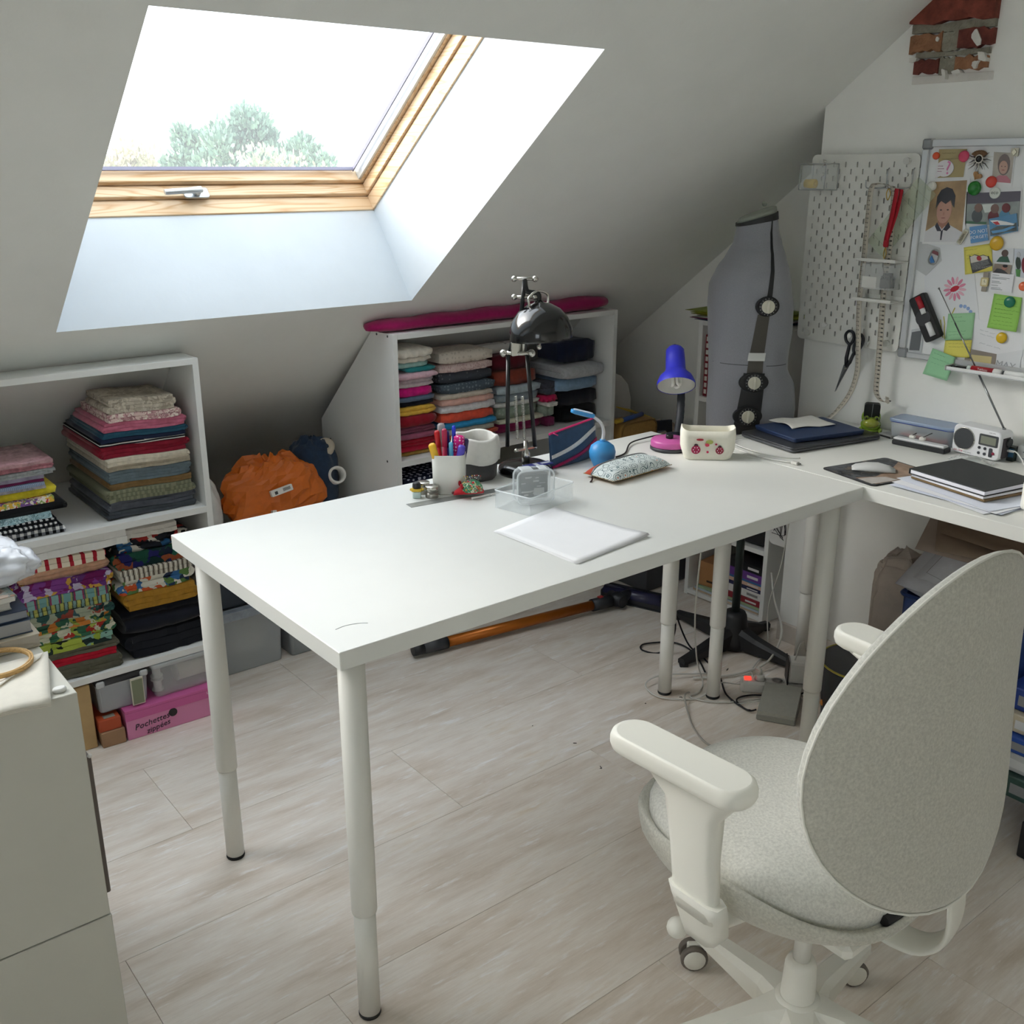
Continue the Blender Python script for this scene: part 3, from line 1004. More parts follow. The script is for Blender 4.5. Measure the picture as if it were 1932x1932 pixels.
# ---------------------------------------------------------------- dress form on its stand
GREY_CLOTH = mat('8F9096', 0.95, 0, 0.06, 300, 0.35, 900, 0.001, 0, 0.3, 0.2)
BLACKP = mat('17181A', 0.45)
DF = (1.90, 0.685)
df = thing('dress_form', 'grey cloth dress form with black adjusting dials, in front of the narrow bookcase', 'dress form', (DF[0], DF[1], 0), math.atan2(0.62, -0.78))
# local x = the front of the torso, local y = the side with the dials
SECT = [(0.785, .140, .132, .118), (0.86, .142, .136, .126), (0.93, .141, .128, .128), (0.985, .143, .100, .120), (1.03, .146, .100, .112), (1.10, .152, .106, .118), (1.18, .158, .102, .126), (1.24, .157, .090, .132), (1.29, .135, .078, .132), (1.33, .108, .066, .112), (1.37, .090, .052, .080), (1.41, .085, .040, .062), (1.455, .085, .032, .055)]


def sect(z):
    for a, b in zip(SECT, SECT[1:]):
        if a[0] <= z <= b[0]:
            t = (z - a[0]) / (b[0] - a[0]); t = t * t * (3 - 2 * t) * .5 + t * .5
            return [a[i] + (b[i] - a[i]) * t for i in range(1, 4)]
    return SECT[-1][1:] if z > 1 else SECT[0][1:]


def df_pt(z, a, off=0.0):
    f, b, w = sect(z)
    c, s = math.cos(a), math.sin(a)
    x = (f if c > 0 else b) * math.copysign(abs(c) ** 0.85, c); y_ = w * math.copysign(abs(s) ** 0.85, s)
    l = math.hypot(x, y_) or 1
    tilt = 0.0
    if z > 1.40:
        tilt = -(x - (-0.02)) * 0.30 * (z - 1.40) / 0.055
    return (x * (1 + off / l), y_ * (1 + off / l), z + tilt)


NZ, NA = 44, 48
zs = [0.785 + (1.455 - 0.785) * i / NZ for i in range(NZ + 1)]
q = MB(); q.ring([[df_pt(z, 2 * PI * i / NA) for i in range(NA)] for z in zs], 0, True, (True, True)); torso = q.build('torso', GREY_CLOTH, df)
q = MB(); q.ring([[df_pt(z, 2 * PI * i / NA, o_) for i in range(NA)] for z, o_ in ((1.437, .001), (1.437, .003), (1.458, .003), (1.458, .0))], 0, False, (True, True)); q.build('neck_band', BLACKP, df)
q = MB()
ring0 = [df_pt(1.458, 2 * PI * i / NA) for i in range(NA)]
q.ring([ring0, [(p[0] * .9 + .0, p[1] * .9, p[2] + 0.014) for p in ring0], [(p[0] * .3, p[1] * .3, p[2] * 0.3 + 1.475 * .7) for p in ring0]], 0, True, (True, True))
q.ball((0.005, 0, 1.482), 0.008, 10, 6)
q.build('neck_cap', mat('8C9186', 0.5), df)


def df_strip(name, z0, z1, x0, x1, hw0, hw1, m, off=0.0015):
    q = MB()

    def fn(u, v):
        z = z0 + (z1 - z0) * v
        xc = x0 + (x1 - x0) * v; hw = hw0 + (hw1 - hw0) * v
        x = xc + hw * (2 * u - 1)
        f, b, w = sect(z)
        ex = f if x > 0 else b
        k = min(.999, abs(x) / ex)
        c = k ** (1 / 0.85); s = math.sqrt(max(0, 1 - c * c))
        return (x, w * s ** 0.85 + off, z)
    q.grid(fn, 6, 14, 0, True, 0.0)
    return q.build(name, m, df)


df_strip('side_gap', 1.215, 1.435, 0.000, -0.008, 0.008, 0.002, BLACKP)
df_strip('side_gap', 0.985, 1.165, 0.025, 0.012, 0.024, 0.018, mat('4A4640', 0.6))
df_strip('side_gap', 0.79, 0.985, 0.040, 0.026, 0.040, 0.032, BLACKP)
df_strip('gap_clip', 1.022, 1.047, 0.022, 0.020, 0.026, 0.026, mat('CFD0CC', 0.5), 0.003)
df_strip('waist_seam', 1.0075, 1.010, 0.085, 0.085, 0.055, 0.055, mat('55565A', 0.9), 0.0008)
df_strip('waist_seam', 1.0055, 1.008, -0.045, -0.045, 0.035, 0.035, mat('55565A', 0.9), 0.0008)
for (xx, zz, wd) in ((0.004, 1.190, 0.036), (0.028, 0.958, 0.046), (0.040, 0.852, 0.046)):
    f, b, w = sect(zz)
    M = frame_mat((-1, 0, 0), (0, 0, 1), (0, 1, 0), (xx, w - 0.004, zz))
    q = MB(); q.pad(ellipse(wd, 0.030, 28), 0, 0.012, 0.003, 0, M); dl = q.build('dial_plate', BLACKP, df)
    q = MB(); q.pad(ellipse(0.0275, 0.0275, 24), 0.010, 0.018, 0.003, 0, M); q.build('dial_ring', mat('202124', 0.35), dl)
    q = MB(); q.pad(ellipse(0.020, 0.020, 24), 0.016, 0.021, 0.002, 0, M); q.box(-0.004, 0.004, -0.019, 0.019, 0.02, 0.030, 0.002, 0, M); q.build('dial_knob', mat('D5D2C2', 0.45), dl)
    q = MB()
    for k in range(16):
        a = 2 * PI * k / 16
        q.box(-0.0006, 0.0006, 0.0225, 0.026, 0.0178, 0.0184, 0, 0, M @ Matrix.Rotation(a, 4, 'Z'))
    o = q.build('dial_marks', mat('C9C9C4', 0.5), dl); o['kind'] = 'stuff'
q = MB(); q.lathe([(0.014, 0.09), (0.014, 0.80)], 16); q.build('stand_pole', mat('2E3A38', 0.4, 0.4), df)
q = MB(); q.lathe([(0.060, 0.006), (0.058, 0.03), (0.045, 0.085), (0.040, 0.12), (0.034, 0.132), (0.015, 0.134)], 24); q.build('stand_hub', mat('1D1F21', 0.5), df)
for fx, fy in ((1.640, 0.690), (1.915, 0.400), (1.925, 0.970), (2.105, 0.700)):
    w = Vector((fx - DF[0], fy - DF[1], 0)); w.rotate(Matrix.Rotation(-math.atan2(0.62, -0.78), 3, 'Z'))
    d = w.normalized(); s = Vector((-d.y, d.x, 0)); q = MB(); rings = []
    for r, hw, z0, z1 in ((0.03, .030, .010, .085), (.10, .024, .010, .062), (w.length - .04, .018, .012, .036), (w.length, .015, .010, .030)):
        rings.append([tuple(d * r + s * hw * u + Vector((0, 0, z))) for u, z in ((-1, z0), (1, z0), (1, z1 * .8), (.6, z1), (-.6, z1), (-1, z1 * .8))])
    q.ring(rings, 0, False); ft = q.build('stand_foot', mat('1B1C1E', 0.5), df)
    q = MB(); e = d * (w.length - .012); q.box(e.x - .014, e.x + .014, e.y - .014, e.y + .014, 0, 0.012, 0.002); q.build('foot_pad', RUBBER, ft)

# ---------------------------------------------------------------- black architect lamp on the table
CHROME = mat('C9C7C0', 0.22, 0.95)
GLOSSB = mat('0C0D0F', 0.18, 0, 0, 1, 0, 1, .001, 0.5)
al = thing('architect_lamp', 'black spring-arm desk lamp with a dome shade on the worktable', 'lamp', (0.918, 0.636, H))
q = MB(); q.lathe([(0.072, 0.0), (0.074, 0.006), (0.070, 0.018), (0.052, 0.026), (0.02, 0.030)], 36); q.build('base', GLOSSB, al)
q = MB(); q.lathe([(0.011, 0.028), (0.011, 0.055), (0.006, 0.062), (0.006, 0.085)], 14); q.box(-0.028, 0.028, -0.004, 0.004, 0.060, 0.066, 0.001)
q.ball((-0.032, 0, 0.063), 0.006, 10, 6); q.ball((0.032, 0, 0.063), 0.006, 10, 6); q.build('swivel', CHROME, al)
P1 = Vector((-0.012, 0.004, 0.07)); P2 = Vector((-0.020, 0.010, 0.315)); P3 = Vector((-0.004, 0.002, 0.500))
rr = Vector((0.78, -0.62, 0))
for s in (-0.024, 0.024):
    q = MB(); q.tube([tuple(P1 + rr * s * 1.5), tuple(P2 + rr * s)], 0.0055, 8); q.build('lower_arm', mat('101113', 0.35), al)
    q = MB(); q.tube([tuple(P2 + rr * s * .9), tuple(P2 + (P3 - P2) * .35 + rr * s * .5)], 0.0042, 8); q.build('upper_arm', mat('101113', 0.35), al)
for s in (-0.009, 0.009):
    a, b = P1 + rr * s + Vector((0, 0, .02)), P1 + (P2 - P1) * .55 + rr * s
    q = MB(); n = 90
    q.tube([tuple(a + (b - a) * (i / n) + Vector((math.cos(i * 2.1) * .0042, math.sin(i * 2.1) * .0042, 0))) for i in range(n + 1)], 0.0013, 5); q.build('spring', CHROME, al)
    q = MB(); a, b = P2 + rr * s * 1.6, P2 + (P3 - P2) * .42 + rr * s * 1.2; q.tube([tuple(a), tuple(b)], 0.0045, 8); q.build('tension_rod', CHROME, al)
q = MB(); q.tube([tuple(P2 + (P3 - P2) * .2), tuple(P2 + (P3 - P2) * .75), tuple(P3)], 0.0055, 8); q.build('upper_arm', mat('101113', 0.35), al)
q = MB(); q.tube([tuple(P2 + rr * -.034), tuple(P2 + rr * .034)], 0.006, 10); q.ball(tuple(P2 + rr * -.036), 0.010, 10, 8); q.ball(tuple(P2 + rr * .036), 0.010, 10, 8)
q.box(P2.x - .02, P2.x + .02, P2.y - .004, P2.y + .004, P2.z - .006, P2.z + .03, .002); q.build('elbow_joint', CHROME, al)
for dz in (0.0, -0.045):
    q = MB()
    c = P3 + Vector((0, 0, dz)); q.tube([tuple(c + rr * -.026), tuple(c + rr * .026)], 0.0045, 8); q.ball(tuple(c + rr * -.026), 0.008, 8, 6); q.ball(tuple(c + rr * .026), 0.008, 8, 6)
    q.build('head_joint', CHROME, al)
SHC = Vector((0.030, -0.024, 0.352))     # centre of the shade rim
ax = Vector((-0.07, 0.05, 1.0)).normalized()
Ms = Matrix.Translation(SHC) @ Vector((0, 0, 1)).rotation_difference(ax).to_matrix().to_4x4()
q = MB()
prof = [(0.080, 0.0), (0.081, 0.004), (0.079, 0.024), (0.071, 0.048), (0.054, 0.070), (0.032, 0.084), (0.013, 0.090), (0.008, 0.096)]
q.lathe(prof, 36, (0, 0, 0), 0, Ms, True, (False, True)); shd = q.build('shade', GLOSSB, al)
q = MB(); q.lathe([(r * .965 if r > .03 else r * .9, z - .003 if z > .01 else z) for r, z in prof[:6]], 36, (0, 0, 0), 0, Ms, True, (False, True)); q.build('shade_lining', mat('E4E4DF', 0.4), shd)
q = MB(); q.tube(smooth_path([tuple(Ms @ Vector((0.030, 0, 0.082))), tuple(Ms @ Vector((0.030, 0, 0.106))), tuple(Ms @ Vector((0, 0, 0.118))), tuple(Ms @ Vector((-0.030, 0, 0.106))), tuple(Ms @ Vector((-0.030, 0, 0.082)))], 5), 0.0032, 8); q.build('shade_bracket', CHROME, al)
q = MB(); q.tube(smooth_path([tuple(Ms @ Vector((0, 0, 0.090))), tuple(Ms @ Vector((0, 0, 0.112))), tuple(P3 + Vector((0.004, -.004, -.03))), tuple(P3)], 5), 0.0065, 10); q.build('head_stem', mat('101113', 0.35), al)
q = MB(); q.cyl(tuple(Ms @ Vector((0, 0, 0.03))), tuple(Ms @ Vector((0, 0, 0.07))), 0.016, None, 14); q.ball(tuple(Ms @ Vector((0, 0, 0.018))), 0.022, 14, 10); q.build('bulb', mat('F0EFEA', 0.3), al)
q = MB()
pt = P2 + rr * 0.055 + Vector((0, 0, 0.015)); q.tube([tuple(pt), tuple(pt + Vector((0.006, -.004, 0.045)))], 0.003, 6); q.ball(tuple(pt), 0.0065, 8, 6); q.build('tension_screw', CHROME, al)

# ---------------------------------------------------------------- blue clamp lamp at the table edge
BLUE = mat('3337C9', 0.42)
bl = thing('clamp_lamp', 'bright blue clamp lamp with white lining on the rear table edge', 'lamp', (1.513, 0.655, H))
q = MB(); q.box(-0.030, 0.006, -0.018, 0.018, 0.0005, 0.010, 0.003); q.box(-0.006, 0.006, -0.018, 0.018, -0.062, 0.010, 0.003); q.box(-0.030, 0.006, -0.018, 0.018, -0.062, -0.052, 0.003)
q.cyl((-0.02, 0, -0.052), (-0.02, 0, -0.036), 0.006, None, 10); q.build('clamp', mat('1E2030', 0.5), bl)
path = smooth_path([(0.004, -0.006, 0.008), (0.022, 0.004, 0.06), (0.060, 0.040, 0.13), (0.080, 0.075, 0.20), (0.075, 0.085, 0.235), (0.052, 0.066, 0.250)], 8)
q = MB(); q.tube([tuple(p) for p in path], [0.0115 + 0.0006 * (i % 2) for i in range(len(path))], 12); q.build('gooseneck', mat('23262E', 0.55), bl)
hc = Vector((0.000, 0.006, 0.150))       # centre of the lamp opening
hx = Vector((0.020, 0.030, 0.105)).normalized(); hx = Vector((0.40, 0.46, 0.79)).normalized()
Mh = Matrix.Translation(hc) @ Vector((0, 0, 1)).rotation_difference(hx).to_matrix().to_4x4()
prof = [(0.057, 0.0), (0.056, 0.012), (0.048, 0.030), (0.036, 0.042), (0.030, 0.052), (0.0285, 0.090), (0.027, 0.118), (0.020, 0.127), (0.006, 0.130)]
q = MB(); q.lathe(prof, 32, (0, 0, 0), 0, Mh, True, (False, True)); hd = q.build('lamp_head', BLUE, bl)
q = MB(); q.lathe([(0.0555, 0.001), (0.054, 0.012), (0.046, 0.029), (0.034, 0.040), (0.025, 0.046)], 32, (0, 0, 0), 0, Mh, True, (False, True)); q.build('lamp_lining', mat('DCDDD6', 0.5), hd)
for k in range(3):
    a = 2 * PI * k / 3 + .5
    q = MB(); c = (0.011 * math.cos(a), 0.011 * math.sin(a)); d = (0.006 * math.cos(a + 1.57), 0.006 * math.sin(a + 1.57))
    q.tube([tuple(Mh @ Vector(p)) for p in smooth_path([(c[0] + d[0], c[1] + d[1], 0.045), (c[0] + d[0], c[1] + d[1], 0.008), (c[0], c[1], 0.002), (c[0] - d[0], c[1] - d[1], 0.008), (c[0] - d[0], c[1] - d[1], 0.045)], 4)], 0.0055, 8); q.build('bulb_tube', mat('F2F2EC', 0.25), hd)
# ---------------------------------------------------------------- folded cloth on the shelves
def folded(label, x0, x1, y0, y1, z0, z1, m, fold='side', layers=3, seed=0, flip=False, group=None, wave=0.0, phase=0.0, puff=0.0, name='folded_cloth', ragged=0.004):
    """one length of cloth folded back and forth; fold='side' turns at the ends, fold='front' turns towards the room"""
    r = random.Random(seed * 7 + 3)
    h = (z1 - z0)
    t = h / layers
    hw = t * 0.46
    L = (x1 - x0) if fold == 'side' else (y1 - y0)
    nrun = 8 if fold == 'side' else 4
    pts = []
    for i in range(layers):
        zc = (i + 0.5) * t
        a, b = t * 0.55 + r.uniform(0, ragged * 2), L - t * 0.55 - r.uniform(0, ragged * 2)
        xs = [a + (b - a) * k / nrun for k in range(nrun + 1)]
        if (i % 2) ^ flip:
            xs = xs[::-1]
        pts += [(x, zc) for x in xs]
        if i < layers - 1:
            sgn = 1 if xs[-1] > xs[0] else -1
            for k in range(1, 5):
                ang = -PI / 2 + PI * k / 5
                pts.append((xs[-1] + sgn * t * 0.5 * math.cos(ang), zc + t / 2 + t / 2 * math.sin(ang)))
    n = len(pts)
    A, B = [], []
    for i in range(n):
        p = pts[max(i - 1, 0)]; q = pts[min(i + 1, n - 1)]
        dx, dz = q[0] - p[0], q[1] - p[1]
        l = math.hypot(dx, dz) or 1
        nx, nz = -dz / l, dx / l
        A.append((pts[i][0] + nx * hw, pts[i][1] + nz * hw)); B.append((pts[i][0] - nx * hw, pts[i][1] - nz * hw))
    m2 = 4 if fold == 'side' else 12
    E = (y1 - y0) if fold == 'side' else (x1 - x0)
    jit = [r.uniform(-ragged, ragged) for _ in range(n)]
    ph = [r.uniform(0, 6.28) for _ in range(4)]
    vs = []
    for j in range(m2 + 1):
        e = E * j / m2
        for side in (A, B):
            for i, (s, z) in enumerate(side):
                if fold == 'side':
                    sag = wave * (1 + math.sin(phase + s / L * 5.2)) * .5
                    yy = y0 + e + (jit[i] if j == 0 else 0)
                    vs.append((x0 + s, yy, z0 + z + sag))
                else:
                    k = j / m2
                    edge = 1 - min(1, min(k, 1 - k) * 5)
                    wob = puff * (math.sin(k * 23 + ph[0]) + .6 * math.sin(k * 41 + ph[1]))
                    fr = max(0, 1 - s / (L * .5))
                    zz = z0 + h * .5 + (z - h * .5) * (1 - .25 * edge) + wob * fr * (z / h) * .5 + wave * math.sin(phase + k * 4)* (z / h)
                    vs.append((x0 + e + (ragged * math.sin(ph[2] + z / h * 5) * (1 if j == 0 else -1 if j == m2 else 0)), y0 + s + wob * fr * .8 + edge * .006, max(z0, zz)))
    fs = []
    row = 2 * n
    for j in range(m2):
        for i in range(n - 1):
            a = j * row + i
            fs.append((a, a + 1, a + row + 1, a + row)); b = a + n
            fs.append((b + 1, b, b + row, b + row + 1))
        a = j * row
        fs.append((a, a + row, a + row + n, a + n)); a = j * row + n - 1
        fs.append((a + row, a, a + n, a + row + n))
    for i in range(n - 1):
        fs.append((i + 1, i, i + n, i + n + 1)); k = m2 * row
        fs.append((k + i, k + i + 1, k + i + n + 1, k + i + n))
    cx, cy = (x0 + x1) / 2, (y0 + y1) / 2
    q = MB(); q.add([(v[0] - cx, v[1] - cy, v[2] - z0) for v in vs], fs, 0, True)
    o = q.build(name, m, None, (cx, cy, z0))
    me = o.data
    # keep the cut edges crisp
    nfront = 2 * (n - 1)
    for p in me.polygons[len(fs) - nfront:]:
        p.use_smooth = False
    return tag(o, label, 'cloth', group)


def pile(where, group, x0, x1, yf, yb, z0, z1, items, fold, seed, wave=0.0, phase=0.0):
    tot = sum(i[1] for i in items)
    k = (z1 - z0) / tot
    z = z0
    for n, it in enumerate(items):
        desc, th, m = it[0], it[1] * k, it[2]
        opt = it[3] if len(it) > 3 else {}
        r = random.Random(seed * 100 + n)
        a = x0 + opt.get('l', r.uniform(0, 0.012)); b = x1 - opt.get('r', r.uniform(0, 0.012))
        f = yf + opt.get('f', r.uniform(0, 0.012))
        back = min(yb, (CZ0 - (z + th)) / SLOPE - 0.03)
        folded(desc + ' ' + where, a, b, f, back, z + .0004, z + th - .0004, m, opt.get('fold', fold), opt.get('n', max(1, round(th / 0.011))), seed * 100 + n, bool(n % 2), group, wave, phase, opt.get('puff', 0.0022))
        z += th


F = fabric
pile('folded in the grey-based upper pile at the shelf end', 'upper pile of home fabrics', 0.066, 0.327, 1.415, 1.78, 0.6545, 0.985, [
    ('charcoal sheet of cloth', 22, F('454A50'), {'n': 2, 'l': -0.004}),
    ('slate cloth with a rolled edge', 36, F('5A5E68'), {'n': 3}),
    ('olive grey corded cloth', 42, pattern('stripe', ['84866F', '70735F'], 60, (0, 0, 1.2))),
    ('ochre brown cloth', 22, F('7E6440'), {'n': 2}),
    ('blue grey jersey', 44, F('64737B'), {'n': 4}),
    ('greige linen with stitched edge', 22, F('B5AC9A'), {'n': 2}),
    ('cream linen with a white selvedge', 26, F('CFC6B4'), {'n': 2}),
    ('burgundy wool cloth', 42, F('86182E'), {'n': 3, 'l': 0.002}),
    ('thin black cloth edged in white', 13, pattern('stripe', ['1B1C24', '1B1C24', 'D8D5CF'], 45, (0, 1.57, 0)), {'n': 1}),
    ('navy cotton', 14, F('18233D'), {'n': 1}),
    ('teal cotton', 20, F('265065'), {'n': 2}),
    ('rose pink cotton', 34, F('C06B84'), {'n': 3, 'l': .02}),
    ('pink flowered cotton', 30, pattern('floral', ['DCC8C2', 'C29A9C', 'E6DACF', 'D8BDB8', 'A77D80'], 90), {'l': .028, 'r': .02}),
    ('beige scenic printed cotton', 50, pattern('floral', ['B7AE9F', 'CDC5B6', 'A49B8D', 'C3BAAB'], 70), {'l': .036, 'r': .03, 'n': 4})],
    'side', 1, 0.006, 0.6)
GING = pattern('check', ['101114', '7C7E84', 'F0F0F0'], 55)
pile('in the upper pile of bagged cottons', 'upper pile of bagged cottons', -0.33, -0.048, 1.405, 1.62, 0.6545, 0.862, [
    ('black and white gingham of large squares', 34, GING, {'n': 2}),
    ('black gingham of small squares', 18, pattern('check', ['0C0D10', '34363B', 'E4E4E4'], 80), {'n': 1, 'r': .01}),
    ('crumpled dark gingham', 18, pattern('check', ['0E0F12', '1D1F24', 'C9CACC'], 70), {'n': 1}),
    ('pale blue sprigged cotton', 30, pattern('floral', ['B5D3DC', 'C8E0E6', '97BCC8', '6E8C98'], 120), {'n': 2, 'r': .02}),
    ('black cotton', 34, F('141519'), {'n': 2, 'r': -.012}),
    ('white cotton with bright blossoms', 26, pattern('floral', ['F0E8DE', 'C7444C', 'E3B94E', '7E5A9A', 'EDE6DC', '8DAA5C'], 85), {'n': 1, 'r': .002}),
    ('lemon yellow cotton', 36, F('E9D83A'), {'n': 1, 'r': .006, 'fold': 'front', 'puff': .001}),
    ('glinting silver print', 16, mat('A6A3A8', 0.25, 0.2, 0.4, 90), {'n': 1, 'r': .02}),
    ('blue striped cotton', 14, pattern('stripe', ['7F95B0', 'C8CEDA', '52658A'], 70), {'n': 1, 'r': .03}),
    ('plum cotton', 12, F('7B2A55'), {'n': 1, 'r': .028}),
    ('lilac grey cotton in a clear bag', 18, mat('9A93AA', 0.25, 0, 0.25, 60), {'n': 1, 'r': .02}),
    ('silver grey cotton in a shiny bag', 22, mat('8E9294', 0.18, 0.1, 0.4, 80), {'n': 2, 'r': .0}),
    ('pink printed cotton in a shiny bag', 22, mat('BC7C88', 0.25, 0, 0.4, 70), {'n': 2, 'r': .004}),
    ('dusty rose cotton in a clear bag', 16, mat('B28A90', 0.2, 0, 0.3, 60), {'n': 1, 'r': .0})],
    'side', 2)
pile('in the lower pile of bright prints', 'lower pile of bright prints', -0.19, 0.058, 1.405, 1.80, 0.2265, 0.584, [
    ('khaki cloth folded flat', 50, F('5C5B4D'), {'n': 4}),
    ('scarlet cotton with loose threads', 26, F('B8142F'), {'n': 2}),
    ('moss grey cloth', 26, F('615F52'), {'n': 2}),
    ('lime leaf print on black', 36, pattern('floral', ['1C211E', 'A3B24A', '8FA43F', '243330', '7FA79A'], 38), {'n': 2}),
    ('jungle print with white underside', 40, pattern('floral', ['2B4A42', 'C8C9B4', '3A6A52', 'B23A34', '99A84E', 'CFCFC4'], 45), {'n': 3}),
    ('jungle print with orange toucans', 34, pattern('floral', ['27453F', '38624F', 'C27A3A', 'B9BDA8', '8C9C45', '1F322F'], 45), {'n': 2}),
    ('dark rainforest print', 32, pattern('floral', ['1C2F31', '2D4C49', '9AA18C', '8C4238', '39575A'], 45), {'n': 2}),
    ('yellow and black striped cotton', 30, pattern('stripe', ['B9B862', '8E9460', '25302E', '7FA0A0'], 14), {'n': 2}),
    ('teal and wine striped cotton', 34, pattern('stripe', ['6F9C9C', '9AA56A', '4A5A5C', '8C3A5C', '7FA6A4'], 5), {'n': 2}),
    ('purple cotton with pale zigzags', 52, pattern('floral', ['5E3470', '7A3F86', 'B9B0C8', '6E1F58', 'C49A44', '7D4A92'], 42), {'n': 3}),
    ('peach towelling', 40, F('DDB193'), {'n': 2, 'fold': 'front', 'puff': .004}),
    ('cream cotton with red stripes', 36, pattern('stripe', ['E2D6C2', 'E2D6C2', 'E2D6C2', 'A82633'], 10), {'n': 2})],
    'side', 3, 0.004, 0.2)
pile('in the lower pile at the shelf end', 'lower pile at the shelf end', 0.066, 0.318, 1.405, 1.80, 0.2265, 0.618, [
    ('black jersey, the bottom one', 70, F('12151D'), {'n': 3}),
    ('blue-black jersey', 74, F('10131F'), {'n': 3, 'fold': 'front'}),
    ('mustard cloth', 52, F('A67A28'), {'n': 3, 'r': .02}),
    ('white tropical flower print', 44, pattern('floral', ['D9D7CC', 'C65A33', 'D9D7CC', '3C6AA0', '5C7F4A', 'E2DFD4', '2B3A55'], 40), {'n': 3, 'r': .03}),
    ('brown and white striped print', 30, pattern('stripe', ['D6D2C6', '6B6152', 'DAD6CA', '544C42'], 22), {'n': 2, 'r': .03}),
    ('dark green and violet print', 46, pattern('floral', ['1E4A3C', '23235A', '15302E', '2E6A55', '8A4A30', '1A2438'], 38), {'n': 2, 'r': .035}),
    ('black print with red and white motifs', 40, pattern('floral', ['1B1C22', 'C9C5BC', '242730', '9C3230', '2E5A85', '191A20'], 38), {'n': 2, 'r': .03, 'fold': 'front', 'puff': .004}),
    ('white and maroon remnant', 26, pattern('floral', ['D4D0CA', 'D4D0CA', '5E1A30', 'CFCBC6'], 10), {'n': 2, 'l': .03, 'r': .05})],
    'side', 4, 0.003, 1.1)
folded('thick white wadding rolled flat under the middle board above the bright prints', -0.15, 0.120, 1.402, 1.70, 0.590, 0.6335, F('E4E4E2', 0.03), 'side', 2, 77, True, None, 0.0, 0, 0, 'wadding_roll')

# the shelf under the roof window
MZ = 0.6755
pile('in the first pile beside the slanted side panel', 'first pile under the roof window', 1.003, 1.170, 1.395, 1.62, MZ, 1.035, [
    ('mustard cotton', 18, F('A5823F'), {'n': 1}), ('crimson plush', 26, F('C01A3C'), {'n': 1}), ('cherry red cotton', 30, F('A81630'), {'n': 2}),
    ('mauve cotton', 26, F('96506A'), {'n': 2}), ('dusty mauve plush', 26, F('8A4A62'), {'n': 2}), ('dark red plush', 52, F('8E1024'), {'n': 2}),
    ('sunny yellow plush', 36, F('E6B84A'), {'n': 2}), ('midnight blue cotton', 22, F('14182A'), {'n': 1}), ('slate blue cotton', 20, F('5E6E86'), {'n': 1}),
    ('fuchsia plush', 40, F('DA1C86'), {'n': 1}), ('greyish pink cotton', 36, F('CDBFC4'), {'n': 2}), ('baby pink cotton', 30, F('DDB9C6'), {'n': 2}),
    ('turquoise cotton', 20, F('2E8E94'), {'n': 1, 'l': .05}), ('pale aqua cotton', 22, F('9CC2BC'), {'n': 1, 'r': .03}), ('ivory gathered knit', 62, F('E4DED2'), {'n': 3, 'r': .02, 'puff': .006})],
    'front', 5)
pile('in the second pile behind the pen cup', 'second pile under the roof window', 1.190, 1.425, 1.395, 1.64, MZ, 1.0, [
    ('orange coral plush', 18, F('DC5B44'), {'n': 1}), ('pale grey plush', 12, F('BDBAB2'), {'n': 1}), ('terracotta plush', 20, F('C85640'), {'n': 1, 'r': -.01}),
    ('sand grey plush', 24, F('A5A196'), {'n': 1}), ('sky blue plush', 26, F('2E8EC4'), {'n': 1, 'r': -.006}), ('coral red plush', 40, F('E0553F'), {'n': 1, 'puff': .004}),
    ('white ruffled plush', 32, F('E6E6EA'), {'n': 1, 'puff': .005}), ('blush plush', 26, F('E2B3A6'), {'n': 1, 'puff': .004}), ('oatmeal plush', 22, F('D2C6B8'), {'n': 1}),
    ('slate dotted plush', 40, pattern('dots', ['55616C', '78858F'], 70), {'n': 1, 'puff': .004}), ('charcoal dotted plush', 46, pattern('dots', ['4A4E56', '70757C'], 70), {'n': 1, 'puff': .004}),
    ('blush sprigged plush', 32, pattern('floral', ['DCC4C0', 'E2CECA', 'C9A9A8', 'D9C1BD'], 110), {'n': 1, 'puff': .004}), ('ivory dimpled plush', 50, pattern('dots', ['E2D8CC', 'CFC4B8'], 60), {'n': 1, 'puff': .006})],
    'front', 6)
pile('in the pile behind the black lamp', 'third pile under the roof window', 1.445, 1.655, 1.425, 1.65, MZ, 0.900, [
    ('magenta plush', 40, F('8E2258'), {'n': 1, 'r': -.02}), ('cream thin plush', 14, F('D5D2BE'), {'n': 1, 'r': -.01}), ('sage green plush', 44, pattern('dots', ['93A394', 'A7B5A8'], 60), {'n': 1}),
    ('white thin cotton', 16, F('DCDDDA'), {'n': 1}), ('grey blue cotton', 30, F('93A0A8'), {'n': 1}), ('ice blue cotton', 28, F('B3C2CB'), {'n': 1}), ('rust brown plush', 54, F('8E4233'), {'n': 1, 'puff': .005})],
    'front', 7)
folded('wine red plush, topmost behind the black lamp', 1.455, 1.64, 1.45, 1.62, 0.9005, 0.955, F('5E1626'), 'front', 1, 701, False, 'third pile under the roof window', 0, 0, .005)
folded('white cloth with grey hearts on top of the wine red plush', 1.43, 1.66, 1.50, 1.59, 0.9555, 0.990, pattern('dots', ['DDDAD6', '8A8A90'], 26), 'front', 1, 702, False, None, 0, 0, .003)
pile('in the low pile between lamp and dark pile', 'low pile under the roof window', 1.662, 1.735, 1.415, 1.62, MZ, 0.842, [
    ('purple plush', 40, F('7A2452'), {'n': 1}), ('mint green plush', 48, F('A5B5A6'), {'n': 1}), ('white plush', 18, F('E0DEDA'), {'n': 1}), ('raspberry plush', 30, F('C42058'), {'n': 1, 'puff': .005}), ('graphite plush', 56, F('4A4C58'), {'n': 2, 'puff': .004})],
    'front', 8)
